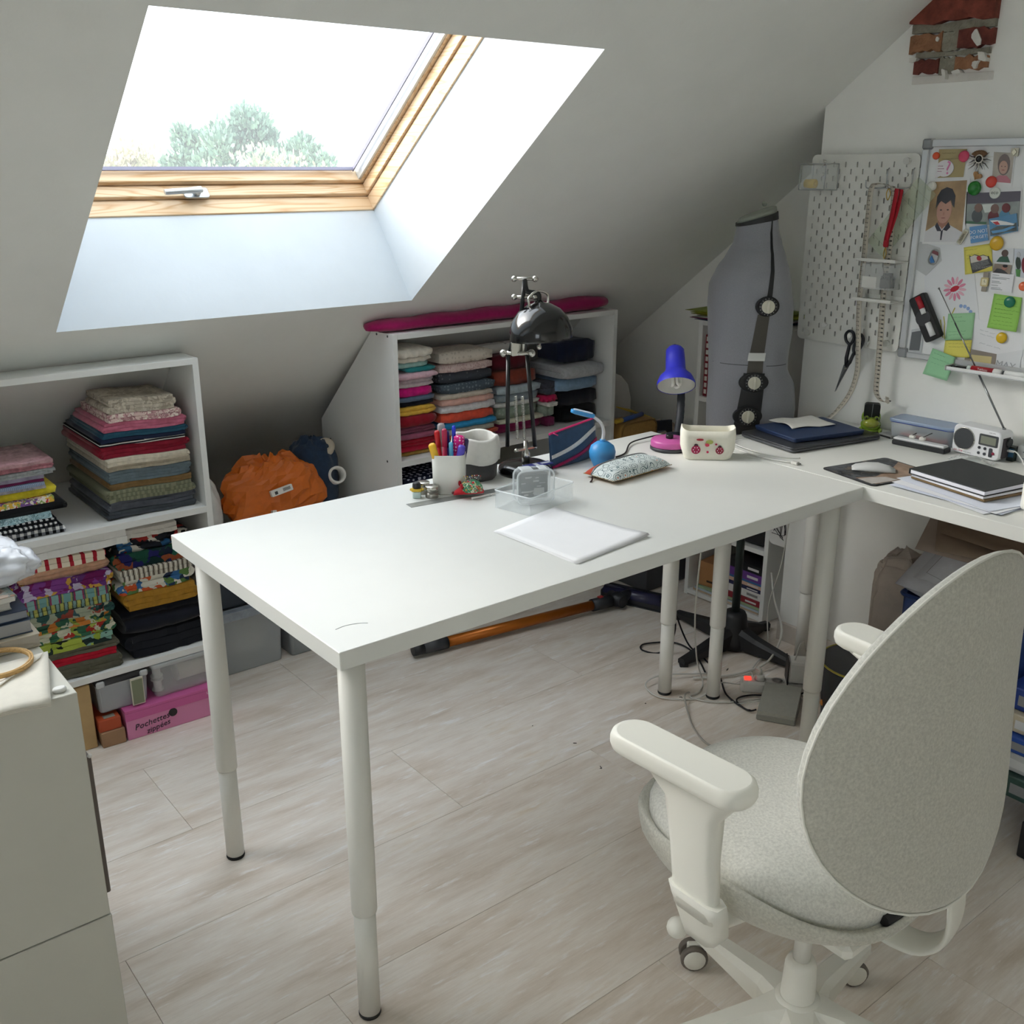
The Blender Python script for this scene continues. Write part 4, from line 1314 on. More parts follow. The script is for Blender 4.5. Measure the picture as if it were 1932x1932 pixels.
pile('in the dark pile behind the denim pouch', 'fourth pile under the roof window', 1.742, 1.930, 1.392, 1.62, MZ, 0.985, [
    ('black plush, the bottom one', 62, F('101218'), {'n': 1}), ('blue-black plush', 58, F('151823'), {'n': 1, 'puff': .004}),
    ('powder blue fleece', 46, F('86A5C2'), {'n': 1, 'l': -.03, 'puff': .004}), ('light grey fleece', 52, F('B6B8BC'), {'n': 2, 'l': -.02}), ('navy plush', 84, F('131C36'), {'n': 1, 'l': -.01, 'puff': .007})],
    'front', 9)
pile('on the low board under the first pile', 'cloth on the low board', 1.005, 1.30, 1.40, 1.70, 0.3005, 0.60, [
    ('black cloth flecked with white', 40, pattern('dots', ['14161E', 'D0D0D4'], 60), {'n': 2}), ('brown and black striped cloth', 40, pattern('stripe', ['2A2426', '8A6A58', '241F22'], 40), {'n': 2}), ('grey wool', 40, F('3E4148'), {'n': 2}),
    ('brown striped crochet', 30, pattern('stripe', ['3A2E30', '9A7A68', '30282A'], 50), {'n': 2}), ('dark blue starry cloth', 50, pattern('dots', ['1A2038', 'B9BDCC'], 45), {'n': 2})],
    'side', 10)
# magenta bolt lying on top
q = MB()
sec = lambda x, ry, rz, yc, zc: [(x, yc + ry * math.cos(2 * PI * i / 20), zc + rz * math.sin(2 * PI * i / 20)) for i in range(20)]
rings = [sec(0.925, .008, .006, 1.435, 1.106)]
for i in range(25):
    t_ = i / 24
    x = 0.932 + (1.942 - 0.932) * t_
    k = 1 - 0.35 * (i in (0, 24)) - 0.12 * (i in (1, 23))
    rings.append(sec(x, (.043 + .003 * math.sin(t_ * 19)) * k, (.019 + .007 * t_ + .0015 * math.sin(t_ * 31)) * k, 1.437 + .004 * math.sin(t_ * 5), 1.0915 + (.019 + .007 * t_ + .0015 * math.sin(t_ * 31))))
rings.append(sec(1.95, .008, .006, 1.437, 1.114))
q.ring(rings, 0, True)
tag(q.build('fabric_bolt', F('A01A5C', 0.12, 500)), 'long magenta bolt of cloth lying on top of the shelf under the roof window', 'fabric bolt')
# ---------------------------------------------------------------- things on the worktable
VIEW = math.radians(-38.6)           # turn of things that stand square to the camera


def one(mb, name, label, cat, m, group=None, loc=None):
    return tag(mb.build(name, m, None, loc), label, cat, group)


# pen cup and what stands in it
PCX, PCY = 0.665, 0.625
t = thing('pen_cup', 'off-white square pen cup with rounded corners on the worktable', 'cup', (PCX, PCY, H), VIEW)
q = MB(); rings = []
for w, z in ((.072, 0), (.078, .003), (.082, .100), (.0785, .100), (.0745, .008)):
    rings.append([(x, y, z) for x, y in rrect(w, w, w * .22, 5)])
q.ring(rings, 0, True, (True, True)); q.build('cup_body', mat('E6E5DE', 0.45), t)


def stick(name, label, cat, dx, dy, lx, ly, h, r, m, tipm=None, group='tools in the pen cup', capm=None, z0=0.012):
    """a pen-like thing leaning in the cup; dx,dy foot, lx,ly top, in the cup's own directions"""
    c, s = math.cos(VIEW), math.sin(VIEW)
    a = Vector((PCX + dx * c - dy * s, PCY + dx * s + dy * c, H + z0)); b = Vector((PCX + lx * c - ly * s, PCY + lx * s + ly * c, H + h))
    o = thing(name, label, cat, tuple(a), 0, group)
    d = b - a
    q = MB(); q.tube([(0, 0, 0), tuple(d * .72)], r, 10); q.build('barrel', m, o)
    q = MB(); q.tube([tuple(d * .70), tuple(d * .97), tuple(d)], [r * 1.12, r * 1.1, r * .7], 10); q.build('cap', capm or m, o)
    return o


stick('ballpoint_pen', 'dark blue ballpoint pen in the pen cup', 'pen', .004, .006, -.004, .010, .150, .0042, mat('1D2A8C', 0.35), None, capm=mat('16206E', .3))
stick('ballpoint_pen', 'royal blue pen in the pen cup, taller of the two blue ones', 'pen', .012, .010, .012, .014, .162, .0044, mat('2438C4', 0.3), capm=mat('2C3FD8', .25))
stick('felt_pen', 'red felt pen in the pen cup', 'pen', -.016, .010, -.030, .012, .150, .0065, mat('C21F26', 0.35))
stick('felt_pen', 'raspberry felt pen in the pen cup', 'pen', -.010, -.002, -.010, -.002, .158, .0062, mat('B2264E', 0.35))
stick('marker_pen', 'light blue marker with white barrel in the pen cup', 'pen', .008, -.012, .006, -.016, .128, .005, mat('DDE6EA', 0.4), capm=mat('5EB6DA', .3))
stick('pencil', 'black pencil in the pen cup', 'pencil', .020, .018, .018, .022, .140, .0036, mat('141518', 0.4), capm=mat('D9B0B8', .5))
stick('clear_ruler', 'short see-through ruler standing in the pen cup', 'ruler', -.016, .024, -.020, .026, .165, .009, clear('C9C2C2', 0.2, 0.5))
stick('box_cutter', 'yellow box cutter leaning out of the pen cup', 'cutter', -.010, -.024, -.040, -.030, .128, .0085, mat('E9B52A', 0.4), capm=mat('F0BC30', .4))
stick('rotary_cutter', 'pink rotary cutter with white dots in the pen cup', 'cutter', .018, .000, .026, .002, .140, .0125, mat('C81C74', 0.35), capm=pattern('dots', ['D0207C', 'F0D8E4'], 120, (0, 0, 0), .4))
stick('snips', 'violet thread snips leaning out of the pen cup', 'scissors', .010, -.018, .034, -.024, .122, .0085, mat('4A3FA8', 0.35), capm=mat('5648B8', .3))
stick('scissors', 'small dark purple scissors in the pen cup', 'scissors', .024, .014, .042, .010, .130, .007, mat('3A2A66', 0.35), capm=mat('2F2458', .3))

# cloth basket, white cuff folded over a grey body
t = thing('cloth_basket', 'soft cloth basket with a white turned-down cuff and dark grey body', 'basket', (0.788, 0.682, H), 0.3)
oct_ = lambda r, k=0.0: [(r * math.cos(2 * PI * i / 32) * (1 + .03 * math.cos(8 * 2 * PI * i / 32 + k)), r * math.sin(2 * PI * i / 32) * (1 + .03 * math.cos(8 * 2 * PI * i / 32 + k))) for i in range(32)]
q = MB(); q.ring([[(x, y, z) for x, y in oct_(r)] for r, z in ((.050, 0), (.054, .004), (.057, .055), (.055, .055), (.050, .006))], 0, True, (True, True)); q.build('basket_body', F('4B4A4B', .1), t)
q = MB()
q.ring([[(x, y, z + .003 * math.sin(i * .8)) for i, (x, y) in enumerate(oct_(r, .4))] for r, z in ((.0595, .046), (.0625, .047), (.0640, .075), (.0600, .106), (.0565, .112), (.0525, .108), (.0500, .075), (.0490, .04))], 0, True, (False, True))
q.build('cuff', F('DCDAD4', .04), t)
for i in range(9):
    r = random.Random(i)
    a = r.uniform(0, 6.3); rad = r.uniform(.005, .03)
    q = MB(); pts = [(0.014 * math.cos(k * .8) * r.uniform(.6, 1), .012 * math.sin(k * .8 + i), .004 * math.sin(k * 1.3)) for k in range(8)]
    q.tube([tuple(p) for p in smooth_path(pts, 3)], .0012, 5)
    one(q, 'binding_clip', 'wire clip in the cloth basket, one of a loose heap', 'clip', mat('2A2B2E' if i % 2 else 'B8B9B6', .35, .7), 'wire clips heaped in the cloth basket', (0.788 + rad * math.cos(a), 0.682 + rad * math.sin(a), H + .078 + .002 * (i % 4)))
q = MB(); q.lathe([(.045, .042), (.046, .06), (.04, .074)], 20); o = q.build('filling', F('6A6A68'), t); 

# steel ruler
q = MB(); q.box(0, .30, -.014, .014, 0, .0011, .0003)
t = thing('steel_ruler', 'long steel ruler lying under the pincushion', 'ruler', (.517, .584, H + .0002), math.atan2(-.032, .244))
q.build('blade', mat('A9ABA9', 0.34, 0.85, .08, 30), t)
q = MB()
for i in range(150):
    q.box(.003 + i * .00197, .0032 + i * .00197, .014 - (.006 if i % 10 == 0 else .0035), .0137, .0011, .00118)
o = q.build('graduation', mat('46484A', .5), t); o['kind'] = 'stuff'

# glue bottle and two tins
t = thing('glue_bottle', 'tiny clear bottle with yellow collar and black cap', 'bottle', (.570, .628, H), VIEW)
q = MB(); q.box(-.010, .010, -.010, .010, 0, .017, .0015); q.build('bottle_body', mat('BFD2CE', .15), t)
q = MB(); q.box(-.0125, .0125, -.0115, .0115, .0172, .024, .0015); q.box(-.017, .017, -.004, .004, .018, .023, .001); q.build('collar', mat('D9B530', .45), t)
q = MB(); q.lathe([(.0095, .0242), (.011, .027), (.010, .036), (.006, .0395)], 10); q.build('cap', mat('1B1C1E', .45), t)
for i, (x, y, lab) in enumerate(((.601, .609, 'small round steel tin beside the glue bottle, the front one'), (.603, .651, 'small round steel tin behind the other tin'))):
    t = thing('steel_tin', lab, 'tin', (x, y, H), 0, 'steel tins by the glue bottle')
    q = MB(); q.lathe([(.0155, 0), (.0163, .001), (.0163, .0155)], 28); q.build('tin_body', mat('A7A39B', .28, .9), t)
    q = MB(); q.lathe([(.0163, .0158), (.0168, .016), (.0168, .0275), (.016, .0285), (.004, .0287)], 28); q.build('tin_lid', mat('BDBAB2', .25, .9), t)

# pincushion shaped like a small round-backed animal
t = thing('pincushion', 'red and green flowered pincushion stuck with pins', 'pincushion', (.674, .553, H + .0014), VIEW + .2)
q = MB(); rings = []
for x, r_, zc in ((-.040, .003, .009), (-.036, .009, .011), (-.024, .017, .014), (-.008, .024, .016), (.010, .026, .017), (.024, .021, .016), (.032, .010, .013), (.035, .003, .012)):
    rings.append([(x, r_ * .95 * math.cos(2 * PI * i / 20), max(0, zc + (r_ if math.sin(2 * PI * i / 20) > 0 else zc) * .55 * math.sin(2 * PI * i / 20))) for i in range(20)])
q.ring(rings, 0, True); q.build('cushion_base', F('B5202C'), t)
q = MB(); rings = []
for x, r_ in ((-.024, .006), (-.020, .016), (-.008, .025), (.010, .0275), (.024, .021), (.031, .010)):
    rings.append([(x, r_ * math.cos(PI * i / 14), .016 + r_ * .95 * math.sin(PI * i / 14)) for i in range(15)])
q.ring(rings, 0, True, (True, True)); q.build('cushion_back', pattern('floral', ['5E9A76', '3F7A5C', 'C9D6BC', 'C43A3A', '4F8C6C', 'D9B44A'], 120), t)
for sgn in (-1, 1):
    q = MB(); q.ball((-.022, sgn * .013, .030), (.004, .006, .007), 10, 6); q.build('ear', F('A81C28'), t)
q = MB(); q.ball((-.041, 0, .011), .0035, 8, 6); q.build('nose', mat('5E1018', .5), t)
for i in range(22):
    r = random.Random(300 + i); a = r.uniform(.5, 2.6); x = r.uniform(-.012, .028)
    p = Vector((x, .026 * math.cos(a), .016 + .025 * math.sin(a))); d = Vector((r.uniform(-.3, .3), math.cos(a) * .5, math.sin(a))).normalized()
    q = MB(); q.tube([tuple(p), tuple(p + d * .009)], .0004, 4); q.ball(tuple(p + d * .010), .0014, 6, 5, 1)
    q.build('pin', [CHROME, mat(['E8E4DC', 'C22A2A', 'E2C13A', '2A4A9A'][i % 4], .3)], t)
q = MB(); q.tube([(0, 0, .003), (.055, -.005, .003)], .003, 8); q.tube([(.055, -.005, .003), (.078, -.007, .003)], .0016, 6, 1)
one(q, 'seam_ripper', 'thin white seam ripper lying behind the ruler end', 'seam ripper', [mat('E2E2DE', .35), CHROME], None, (.665, .532, H))

# clear tray with a clear card case in it
CLR = clear('EEF3F5', 0.04, 0.22)
CLR2 = clear('F4F8FA', 0.04, 0.45, 'edge')
t = thing('clear_tray', 'clear acrylic tray with handles on the worktable', 'tray', (.762, .412, H), math.radians(12))
q = MB()
q.box(-.080, .080, -.050, .050, 0, .003, .001)
q.build('tray_floor', CLR, t)
for nm, a in (('tray_wall', (-.083, .083, -.053, -.0505)), ('tray_wall', (-.083, .083, .0505, .053)), ('tray_wall', (-.083, -.0805, -.0505, .0505)), ('tray_wall', (.0805, .083, -.0505, .0505))):
    q = MB(); q.box(a[0], a[1], a[2], a[3], .0005, .044, .0006); q.build(nm, CLR, t)
q = MB(); q.tube([(x, y, .0445) for x, y in rrect(.170, .110, .008, 3)] + [(rrect(.170, .110, .008, 3)[0][0], rrect(.170, .110, .008, 3)[0][1], .0445)], .0018, 6); q.build('tray_rim', CLR2, t)
t = thing('card_case', 'clear case of small black cards standing in the acrylic tray', 'case', (.765, .420, H + .0035), math.radians(-20))
for y in (-.016, .014):
    q = MB(); q.prism(rrect(.092, .082, .016, 5, 0, .041), 0, .002, 0, frame_mat((1, 0, 0), (0, 0, 1), (0, -1, 0), (0, y, 0))); q.build('case_side', CLR, t)
q = MB(); rr2 = rrect(.092, .082, .016, 5, 0, .041); q.tube([(x, -.017, z) for x, z in rr2 + rr2[:1]], .0022, 6); q.build('case_rim', CLR2, t)
q = MB(); q.tube([(x, .013, z) for x, z in rr2 + rr2[:1]], .0022, 6); q.build('case_rim', CLR2, t)
q = MB(); q.box(-.036, .036, -.004, .006, .008, .070, .003); cd = q.build('black_card', mat('2E3032', .5, 0, .2, 60), t)
q = MB(); r = random.Random(5)
for i in range(14):
    x = r.uniform(-.032, .016); z = r.uniform(.014, .062); w = r.uniform(.008, .016); q.box(x, x + w, -.0045, -.0040, z, z + r.uniform(.001, .004))
q.box(.0, .026, -.0046, -.004, .016, .034); o = q.build('card_print', mat('B9B9B4', .5), cd); o['kind'] = 'stuff'
q = MB(); q.box(-.036, -.006, -.018, .015, .081, .086, .002); q.box(.010, .030, -.018, .015, .081, .085, .002); q.build('case_clasp', CLR2, t)

# sheets of paper
t = thing('paper_sheets', 'a few large white paper sheets lying flat at the table edge', 'paper', (0, 0, H))
cor = [(.563, .312), (.576, .053), (.808, .077), (.776, .352)]
for k in range(3):
    r = random.Random(60 + k); off = [(r.uniform(-.003, .003), r.uniform(-.003, .003)) for _ in range(4)]

    def fn(u, v, k=k, off=off):
        c = [(cor[i][0] + off[i][0], cor[i][1] + off[i][1]) for i in range(4)]
        x = (c[0][0] * (1 - u) + c[1][0] * u) * (1 - v) + (c[3][0] * (1 - u) + c[2][0] * u) * v
        y = (c[0][1] * (1 - u) + c[1][1] * u) * (1 - v) + (c[3][1] * (1 - u) + c[2][1] * u) * v
        lift = .0016 * (1 + math.sin(u * 5 + v * 3.1)) * .5 + .004 * max(0, u + v - 1.75) * 4
        return (x, y, .0006 + k * .0013 + lift)
    q = MB(); q.grid(fn, 12, 12, 0, True, .0004); q.build('sheet', mat('F1F1F3', .8, 0, .01, 20, .1, 120), t)

# denim zip pouch standing behind
t = thing('zip_pouch', 'denim zip pouch with white lace and magenta trim standing on the worktable', 'pouch', (1.085, .628, H), math.radians(8))
DENIM = fabric('37506F', .12, 1200)


def pouch(u, v, off):
    x = (-.098 + .196 * u) * (1 - .06 * v); b = math.sin(PI * u) * math.sin(PI * min(1, v * .9 + .1))
    return (x + .006 * v, off * (.003 + .020 * b * (1 - v * .6)) + .018 * v, .0005 + v * (.088 + .012 * u))


for sgn in (-1, 1):
    q = MB(); q.grid((lambda u, v: pouch(u, v, sgn)) if sgn < 0 else (lambda u, v: pouch(1 - u, v, sgn)), 20, 10, 0, True, .001)
    q.build('pouch_side', DENIM, t)
q = MB(); q.tube([tuple(Vector(pouch(k / 16, 1.0, 0)) + Vector((0, 0, .001))) for k in range(17)], .0034, 8); zp = q.build('zip', mat('D2236E', .5), t)
a = Vector(pouch(.06, 1, 0)); q = MB(); q.tube([tuple(a + Vector((0, -.004, .002))), tuple(a + Vector((.010, -.012, -.004)))], [.003, .004], 6, 0, None, True, (True, True), (1, .5)); q.build('zip_puller', mat('D94A8A', .4), zp)


def band(name, m, v0, v1, hw, zig=0.0, proud=.0025):
    q = MB()

    def fn(u, v):
        c = v0 + (v1 - v0) * u + (zig * (1 if int(u * 60) % 2 else -1))
        p = Vector(pouch(u, min(.99, max(0.01, c + hw * (2 * v - 1))), -1)); return (p.x, p.y - proud, p.z)
    q.grid(fn, 60, 2, 0, True, .0008); return q.build(name, m, t)


band('lace_band', mat('D9DADA', .9, 0, .12, 300), .34, .78, .055)
band('ric_rac', F('A81E5A'), .02, .46, .05, .022)

# plain blue goose-neck light (round body, oval head)
t = thing('gooseneck_light', 'small blue goose-neck reading light with a round body', 'lamp', (1.115, .552, H), VIEW)
LB = mat('3F97D8', .4)
q = MB(); q.lathe([(.020, 0), (.024, .002), (.026, .008), (.034, .024), (.036, .040), (.031, .056), (.018, .066), (.008, .069)], 28); q.build('lamp_body', LB, t)
q = MB(); q.lathe([(.008, .067), (.0075, .074)], 14); q.build('neck_socket', LB, t)
q = MB(); q.tube([tuple(p) for p in smooth_path([(0, 0, .072), (.002, .0, .095), (-.006, 0, .118), (-.026, -.002, .136)], 8)], .0045, 10); q.build('flexible_neck', mat('D8DADC', .45), t)
Ml = frame_mat((-.97, 0, .24), (0, 1, 0), (-.24, 0, -.97), (-.055, -.004, .146))
q = MB(); q.pad(rrect(.066, .024, .0118, 6), -.004, .005, .002, 0, Ml); hdl = q.build('lamp_head', LB, t)
q = MB(); q.pad(rrect(.054, .017, .0083, 6), .0045, .0062, .0006, 0, Ml); q.pad(rrect(.054, .017, .0083, 6), -.0062, -.0042, .0006, 0, Ml); q.build('light_panel', mat('C6D6E8', .35), hdl)

# flat zip case with ringed print
t = thing('pencil_case', 'flat zip case with a pale ring print, mustard underside and red end', 'pencil case', (1.125, .462, H), math.radians(4))
CW, CD = .232, .105


def cush(u, v, top, w=CW, d=CD):
    x = (u - .5) * w; y = (v - .5) * d
    b = (max(0, 1 - (2 * u - 1) ** 4) ** .6) * (max(0, 1 - (2 * v - 1) ** 4) ** .6)
    y *= 1 - .10 * (1 - abs(2 * u - 1)) * 0
    return (x, y, .010 + (.026 * b if top else -.0095 * b))


q = MB(); q.grid(lambda u, v: cush(u, .26 + .74 * (1 - v) if False else .0 + .74 * v, True), 26, 12, 0, True, .0008); q.build('printed_side', pattern('rings', ['DCE4E4', '5A7278', 'E0876C'], 46), t)
q = MB(); q.grid(lambda u, v: cush(u, .755 + .245 * v, True), 26, 6, 0, True, .0008); q.build('red_side', F('B84A36'), t)
q = MB(); q.grid(lambda u, v: cush(1 - u, v, False), 20, 12, 0, True, .0008); q.build('underside', F('A9832F'), t)
q = MB(); q.tube([tuple(Vector(cush(k / 20, .748, True)) + Vector((0, 0, .0006))) for k in range(21)], .0022, 6); zz = q.build('zip', mat('8C8F94', .4, .4), t)
q = MB(); q.tube([(-.117, .020, .008), (-.128, .010, .004), (-.140, .004, .002)], [.0024, .0022, .0028], 6, 0, None, True, (True, True), (1, .6)); q.build('zip_puller', mat('3A2A28', .4, .3), zz)
q = MB(); q.grid(lambda u, v: (.112 + .016 * u, .012 + .012 * v, .012 + .006 * u), 3, 3, 0, True, .0006); q.build('loop_tag', mat('C6CBD2', .6), t)

# pink round tape with a black knob
t = thing('round_tin', 'pink round tin with a black knob and dark base', 'tin', (1.385, .560, H))
q = MB(); q.lathe([(.050, 0), (.054, .002), (.054, .010), (.051, .0105)], 40); q.build('tin_base', mat('35363C', .5), t)
q = MB(); q.lathe([(.051, .0106), (.053, .012), (.0525, .026), (.049, .031), (.004, .032)], 40); q.build('tin_lid', mat('C25BA0', .38), t)
q = MB(); q.lathe([(.0095, .0318), (.0105, .033), (.0105, .041), (.009, .043), (.002, .0432)], 20); q.build('knob', mat('17181B', .4), t)

# open cotton basket printed with ladybirds
t = thing('ladybird_basket', 'open cream cotton basket printed with red ladybirds', 'basket', (1.408, .440, H), math.radians(-44))
q = MB(); rings = []
N = 40


def bk(sx, sy, z, k):
    return [(x * sx, y * sy * (1 + .10 * math.sin(2 * PI * i / 48 * 2 + k)), z + (.004 * math.sin(2 * PI * i / 48 * 2 + 1 + k) if z > .06 else 0)) for i, (x, y) in enumerate(rrect(.150, .082, .026, 11))]


CREAM = F('E9E6D8', .03)
q.ring([bk(.80, .9, 0, 0), bk(.86, 1, .003, 0), bk(.98, 1.02, .03, .3), bk(1.0, .94, .065, .6), bk(.97, .88, .084, .9), bk(.945, .83, .0835, .9), bk(.97, .88, .055, .6), bk(.82, .9, .006, 0)], 0, True, (True, True))
q.build('basket_body', CREAM, t)


def ladybird(x, z, r_, col, name='ladybird_print'):
    M = frame_mat((1, 0, 0), (0, 0, 1), (0, -1, 0), (x, -.0430, z))
    q = MB(); q.prism(ellipse(r_, r_ * .95, 18), 0, .0009, 0, M); q.prism(ellipse(r_ * .45, r_ * .4, 12, 0, r_ * .95), 0, .0008, 1, M)
    for a in range(6):
        q.prism(ellipse(r_ * .13, r_ * .13, 8, r_ * .55 * math.cos(a * 1.05), r_ * .55 * math.sin(a * 1.05)), .0008, .0011, 2, M)
    q.build(name, [mat(col, .8), mat('3A2630', .8), mat('F0DCE4', .8)], t)


ladybird(-.034, .030, .0125, 'A6224E'); ladybird(.030, .029, .0108, '8E1E38')
M = frame_mat((1, 0, 0), (0, 0, 1), (0, -1, 0), (0, -.0425, 0))
for (x, z, a, b, c) in ((-.002, .024, .0032, .0032, 'C0335A'), (.020, .046, .0032, .0022, 'B03050'), (-.004, .044, .006, .005, 'D6455F'), (.002, .052, .010, .006, 'A9AE62'), (-.024, .058, .010, .003, 'A8323C')):
    q = MB(); q.prism(ellipse(a, b, 14, x, z), -.0015, .0008, 0, M); q.build('printed_motif', mat(c, .8), t)

# navy packet on the lamp foot
q = MB(); q.box(-.042, .042, -.013, .013, 0, .003, .0008); q.box(-.012, .000, -.009, .009, .003, .0034, 0, 1); q.box(.010, .038, -.005, .005, .003, .0034, 0, 1)
o = one(q, 'thread_packet', 'narrow navy packet resting on the black lamp foot', 'packet', [mat('2A3284', .4), mat('D6D9E6', .4)], None, (.923, .592, H + .0275)); o.rotation_euler = (0, 0, math.radians(-4))
# ---------------------------------------------------------------- wall things: pegboard and whiteboard
WB_Q = {
    'kraft': [(0.235, 1.634), (0.154, 1.634), (0.154, 1.562), (0.229, 1.559)],
    'girl': [(0.081, 1.629), (0.02, 1.625), (0.017, 1.541), (0.074, 1.545)],
    'boy': [(0.246, 1.553), (0.134, 1.559), (0.126, 1.387), (0.251, 1.38)],
    'group': [(0.139, 1.523), (-0.012, 1.532), (-0.022, 1.435), (0.131, 1.437)],
    'plane': [(0.064, 1.455), (-0.009, 1.472), (-0.019, 1.427), (0.053, 1.41)],
    'dnf': [(0.115, 1.432), (0.068, 1.44), (0.057, 1.4), (0.105, 1.389)],
    'ynote': [(0.125, 1.377), (0.049, 1.392), (0.033, 1.321), (0.11, 1.305)],
    'tokyo': [(0.107, 1.361), (0.05, 1.362), (0.037, 1.333), (0.092, 1.311)],
    'ph1': [(0.044, 1.377), (-0.014, 1.383), (-0.017, 1.345), (0.039, 1.344)],
    'ph2': [(0.032, 1.34), (-0.016, 1.339), (-0.014, 1.314), (0.034, 1.316)],
    'ph3': [(-0.015, 1.381), (-0.06, 1.383), (-0.072, 1.306), (-0.029, 1.31)],
    'card': [(0.037, 1.316), (-0.026, 1.315), (-0.026, 1.268), (0.036, 1.268)],
    'sheet': [(0.242, 1.378), (0.105, 1.385), (0.04, 1.135), (0.209, 1.111)],
    'grey': [(0.258, 1.386), (0.196, 1.372), (0.185, 1.338), (0.227, 1.293), (0.284, 1.319)],
    'eraser': [(0.267, 1.221), (0.218, 1.25), (0.144, 1.133), (0.185, 1.108)],
    'mirror': [(0.251, 1.137), (0.214, 1.147), (0.211, 1.071), (0.254, 1.07)],
    'g1': [(0.144, 1.194), (0.067, 1.205), (0.064, 1.132), (0.143, 1.119)],
    'y2': [(0.143, 1.119), (0.065, 1.129), (0.064, 1.08), (0.143, 1.074)],
    'g3': [(0.172, 1.094), (0.1, 1.077), (0.114, 1.008), (0.192, 1.017)],
    'lime': [(0.021, 1.261), (-0.056, 1.257), (-0.059, 1.167), (0.025, 1.169)],
    'lowsheet': [(0.066, 1.19), (-0.076, 1.166), (-0.09, 1.08), (0.061, 1.1)],
    'lowcard': [(0.077, 1.105), (-0.011, 1.1), (-0.011, 1.058), (0.079, 1.055)],
    'lowcard2': [(-0.011, 1.1), (-0.081, 1.121), (-0.077, 1.055), (-0.013, 1.054)],
}
WB_P = {
    'pink': (0.158, 1.615, 0.0150),
    'orange': (0.239, 1.617, 0.0100),
    'red': (0.072, 1.550, 0.0150),
    'green': (0.116, 1.533, 0.0190),
    'white': (0.239, 1.537, 0.0130),
    'eco': (0.058, 1.522, 0.0150),
    'yellow': (0.033, 1.393, 0.0190),
    'dgreen': (-0.026, 1.243, 0.0150),
    'yellow2': (-0.019, 1.146, 0.0150),
    'sq': (0.020, 1.624, 0.0110),
    'eye': (0.114, 1.608, 0.0240),
    'heart': (0.113, 1.565, 0.0130),
    'bar': (0.131, 1.405, 0.0200),
    'watch': (0.050, 1.290, 0.0140),
    'q': (0.209, 1.584, 0.0230),
    'clipm': (0.209, 1.346, 0.0220),
    'orange2': (-0.056, 1.287, 0.0120),
    'flower': (0.136, 1.264, 0.0370),
}
# pegboard 36 x 56 cm with staggered slots, standing off the wall
PY0, PY1, PZ0, PZ1, PX = 0.2835, 0.6435, 1.066, 1.624, 2.054
PEGW = mat('DCDCD6', 0.45)
pb = thing('pegboard', 'white metal pegboard with staggered slots beside the whiteboard', 'pegboard')
q = MB()
slot = [(.0028 * math.cos(a), math.copysign(.0050, math.sin(a)) + .0028 * math.sin(a)) for a in [math.radians(d) for d in (20, 65, 115, 160, 200, 245, 295, 340)]]


def cell(q, yc, zc, w, h):
    out = [(w / 2, h * .15), (w / 4, h / 2), (-w / 4, h / 2), (-w / 2, h * .15), (-w / 2, -h * .15), (-w / 4, -h / 2), (w / 4, -h / 2), (w / 2, -h * .15)]
    cor = [(w / 2, h / 2), (-w / 2, h / 2), (-w / 2, -h / 2), (w / 2, -h / 2)]
    vs = []
    for x in (PX, PX + .005):
        vs += [(x, yc - a, zc + b) for a, b in slot] + [(x, yc - a, zc + b) for a, b in out] + [(x, yc - a, zc + b) for a, b in cor]
    fs = []
    for k, off in ((0, 0), (1, 20)):
        f = []
        for i in range(8):
            j = (i + 1) % 8
            f.append((off + 8 + i, off + 8 + j, off + j, off + i))
        f += [(off + 8, off + 16, off + 9), (off + 10, off + 17, off + 11), (off + 12, off + 18, off + 13), (off + 14, off + 19, off + 15)]
        fs += f if k == 0 else [g[::-1] for g in f]
    for i in range(8):
        j = (i + 1) % 8
        fs.append((i, j, 20 + j, 20 + i))
    q.add(vs, fs)


for r_ in range(26):
    zc = PZ1 - .019 - .01 - r_ * .02
    if r_ % 2:
        for k in range(9):
            cell(q, PY1 - .02 - .04 * k, zc, .04, .02)
    else:
        for k in range(8):
            cell(q, PY1 - .04 - .04 * k, zc, .04, .02)
        for y0 in (PY0, PY1 - .02):
            q.box(PX, PX + .005, y0, y0 + .02, zc - .01, zc + .01)
zt = PZ1 - .019; zb = zt - .52
top = [(PY0, zt), (PY1, zt)] + [(PY1 - .016 + .016 * math.cos(a), PZ1 - .016 + .016 * math.sin(a)) for a in (0, .52, 1.05, 1.57)] + [(PY0 + .016 + .016 * math.cos(a), PZ1 - .016 + .016 * math.sin(a)) for a in (1.57, 2.09, 2.62, 3.14)]
bot = [(PY1, zb), (PY0, zb)] + [(PY0 + .016 + .016 * math.cos(a), PZ0 + .016 + .016 * math.sin(a)) for a in (3.14, 3.67, 4.19, 4.71)] + [(PY1 - .016 + .016 * math.cos(a), PZ0 + .016 + .016 * math.sin(a)) for a in (4.71, 5.24, 5.76, 6.28)]
Mp = frame_mat((0, 1, 0), (0, 0, 1), (1, 0, 0), (PX, 0, 0))
q.prism(top, 0, .005, 0, Mp); q.prism(bot, 0, .005, 0, Mp)
q.build('slotted_panel', PEGW, pb)
for y, z in ((.319, 1.604), (.60, 1.60), (.319, 1.09), (.600, 1.088)):
    k = MB(); k.cyl((PX - .012, y, z), (XB, y, z), .008, .010, 14); k.cyl((PX - .014, y, z), (PX - .010, y, z), .010, None, 14); k.build('spacer', mat('CFCFCA', .5), pb)
for y, z in ((.539, 1.120), (.319, 1.567), (.600, 1.567)):
    k = MB(); k.cyl((PX - .012, y, z), (PX + .004, y, z), .007, .005, 12); k.build('peg', mat('E4E4E0', .5), pb)
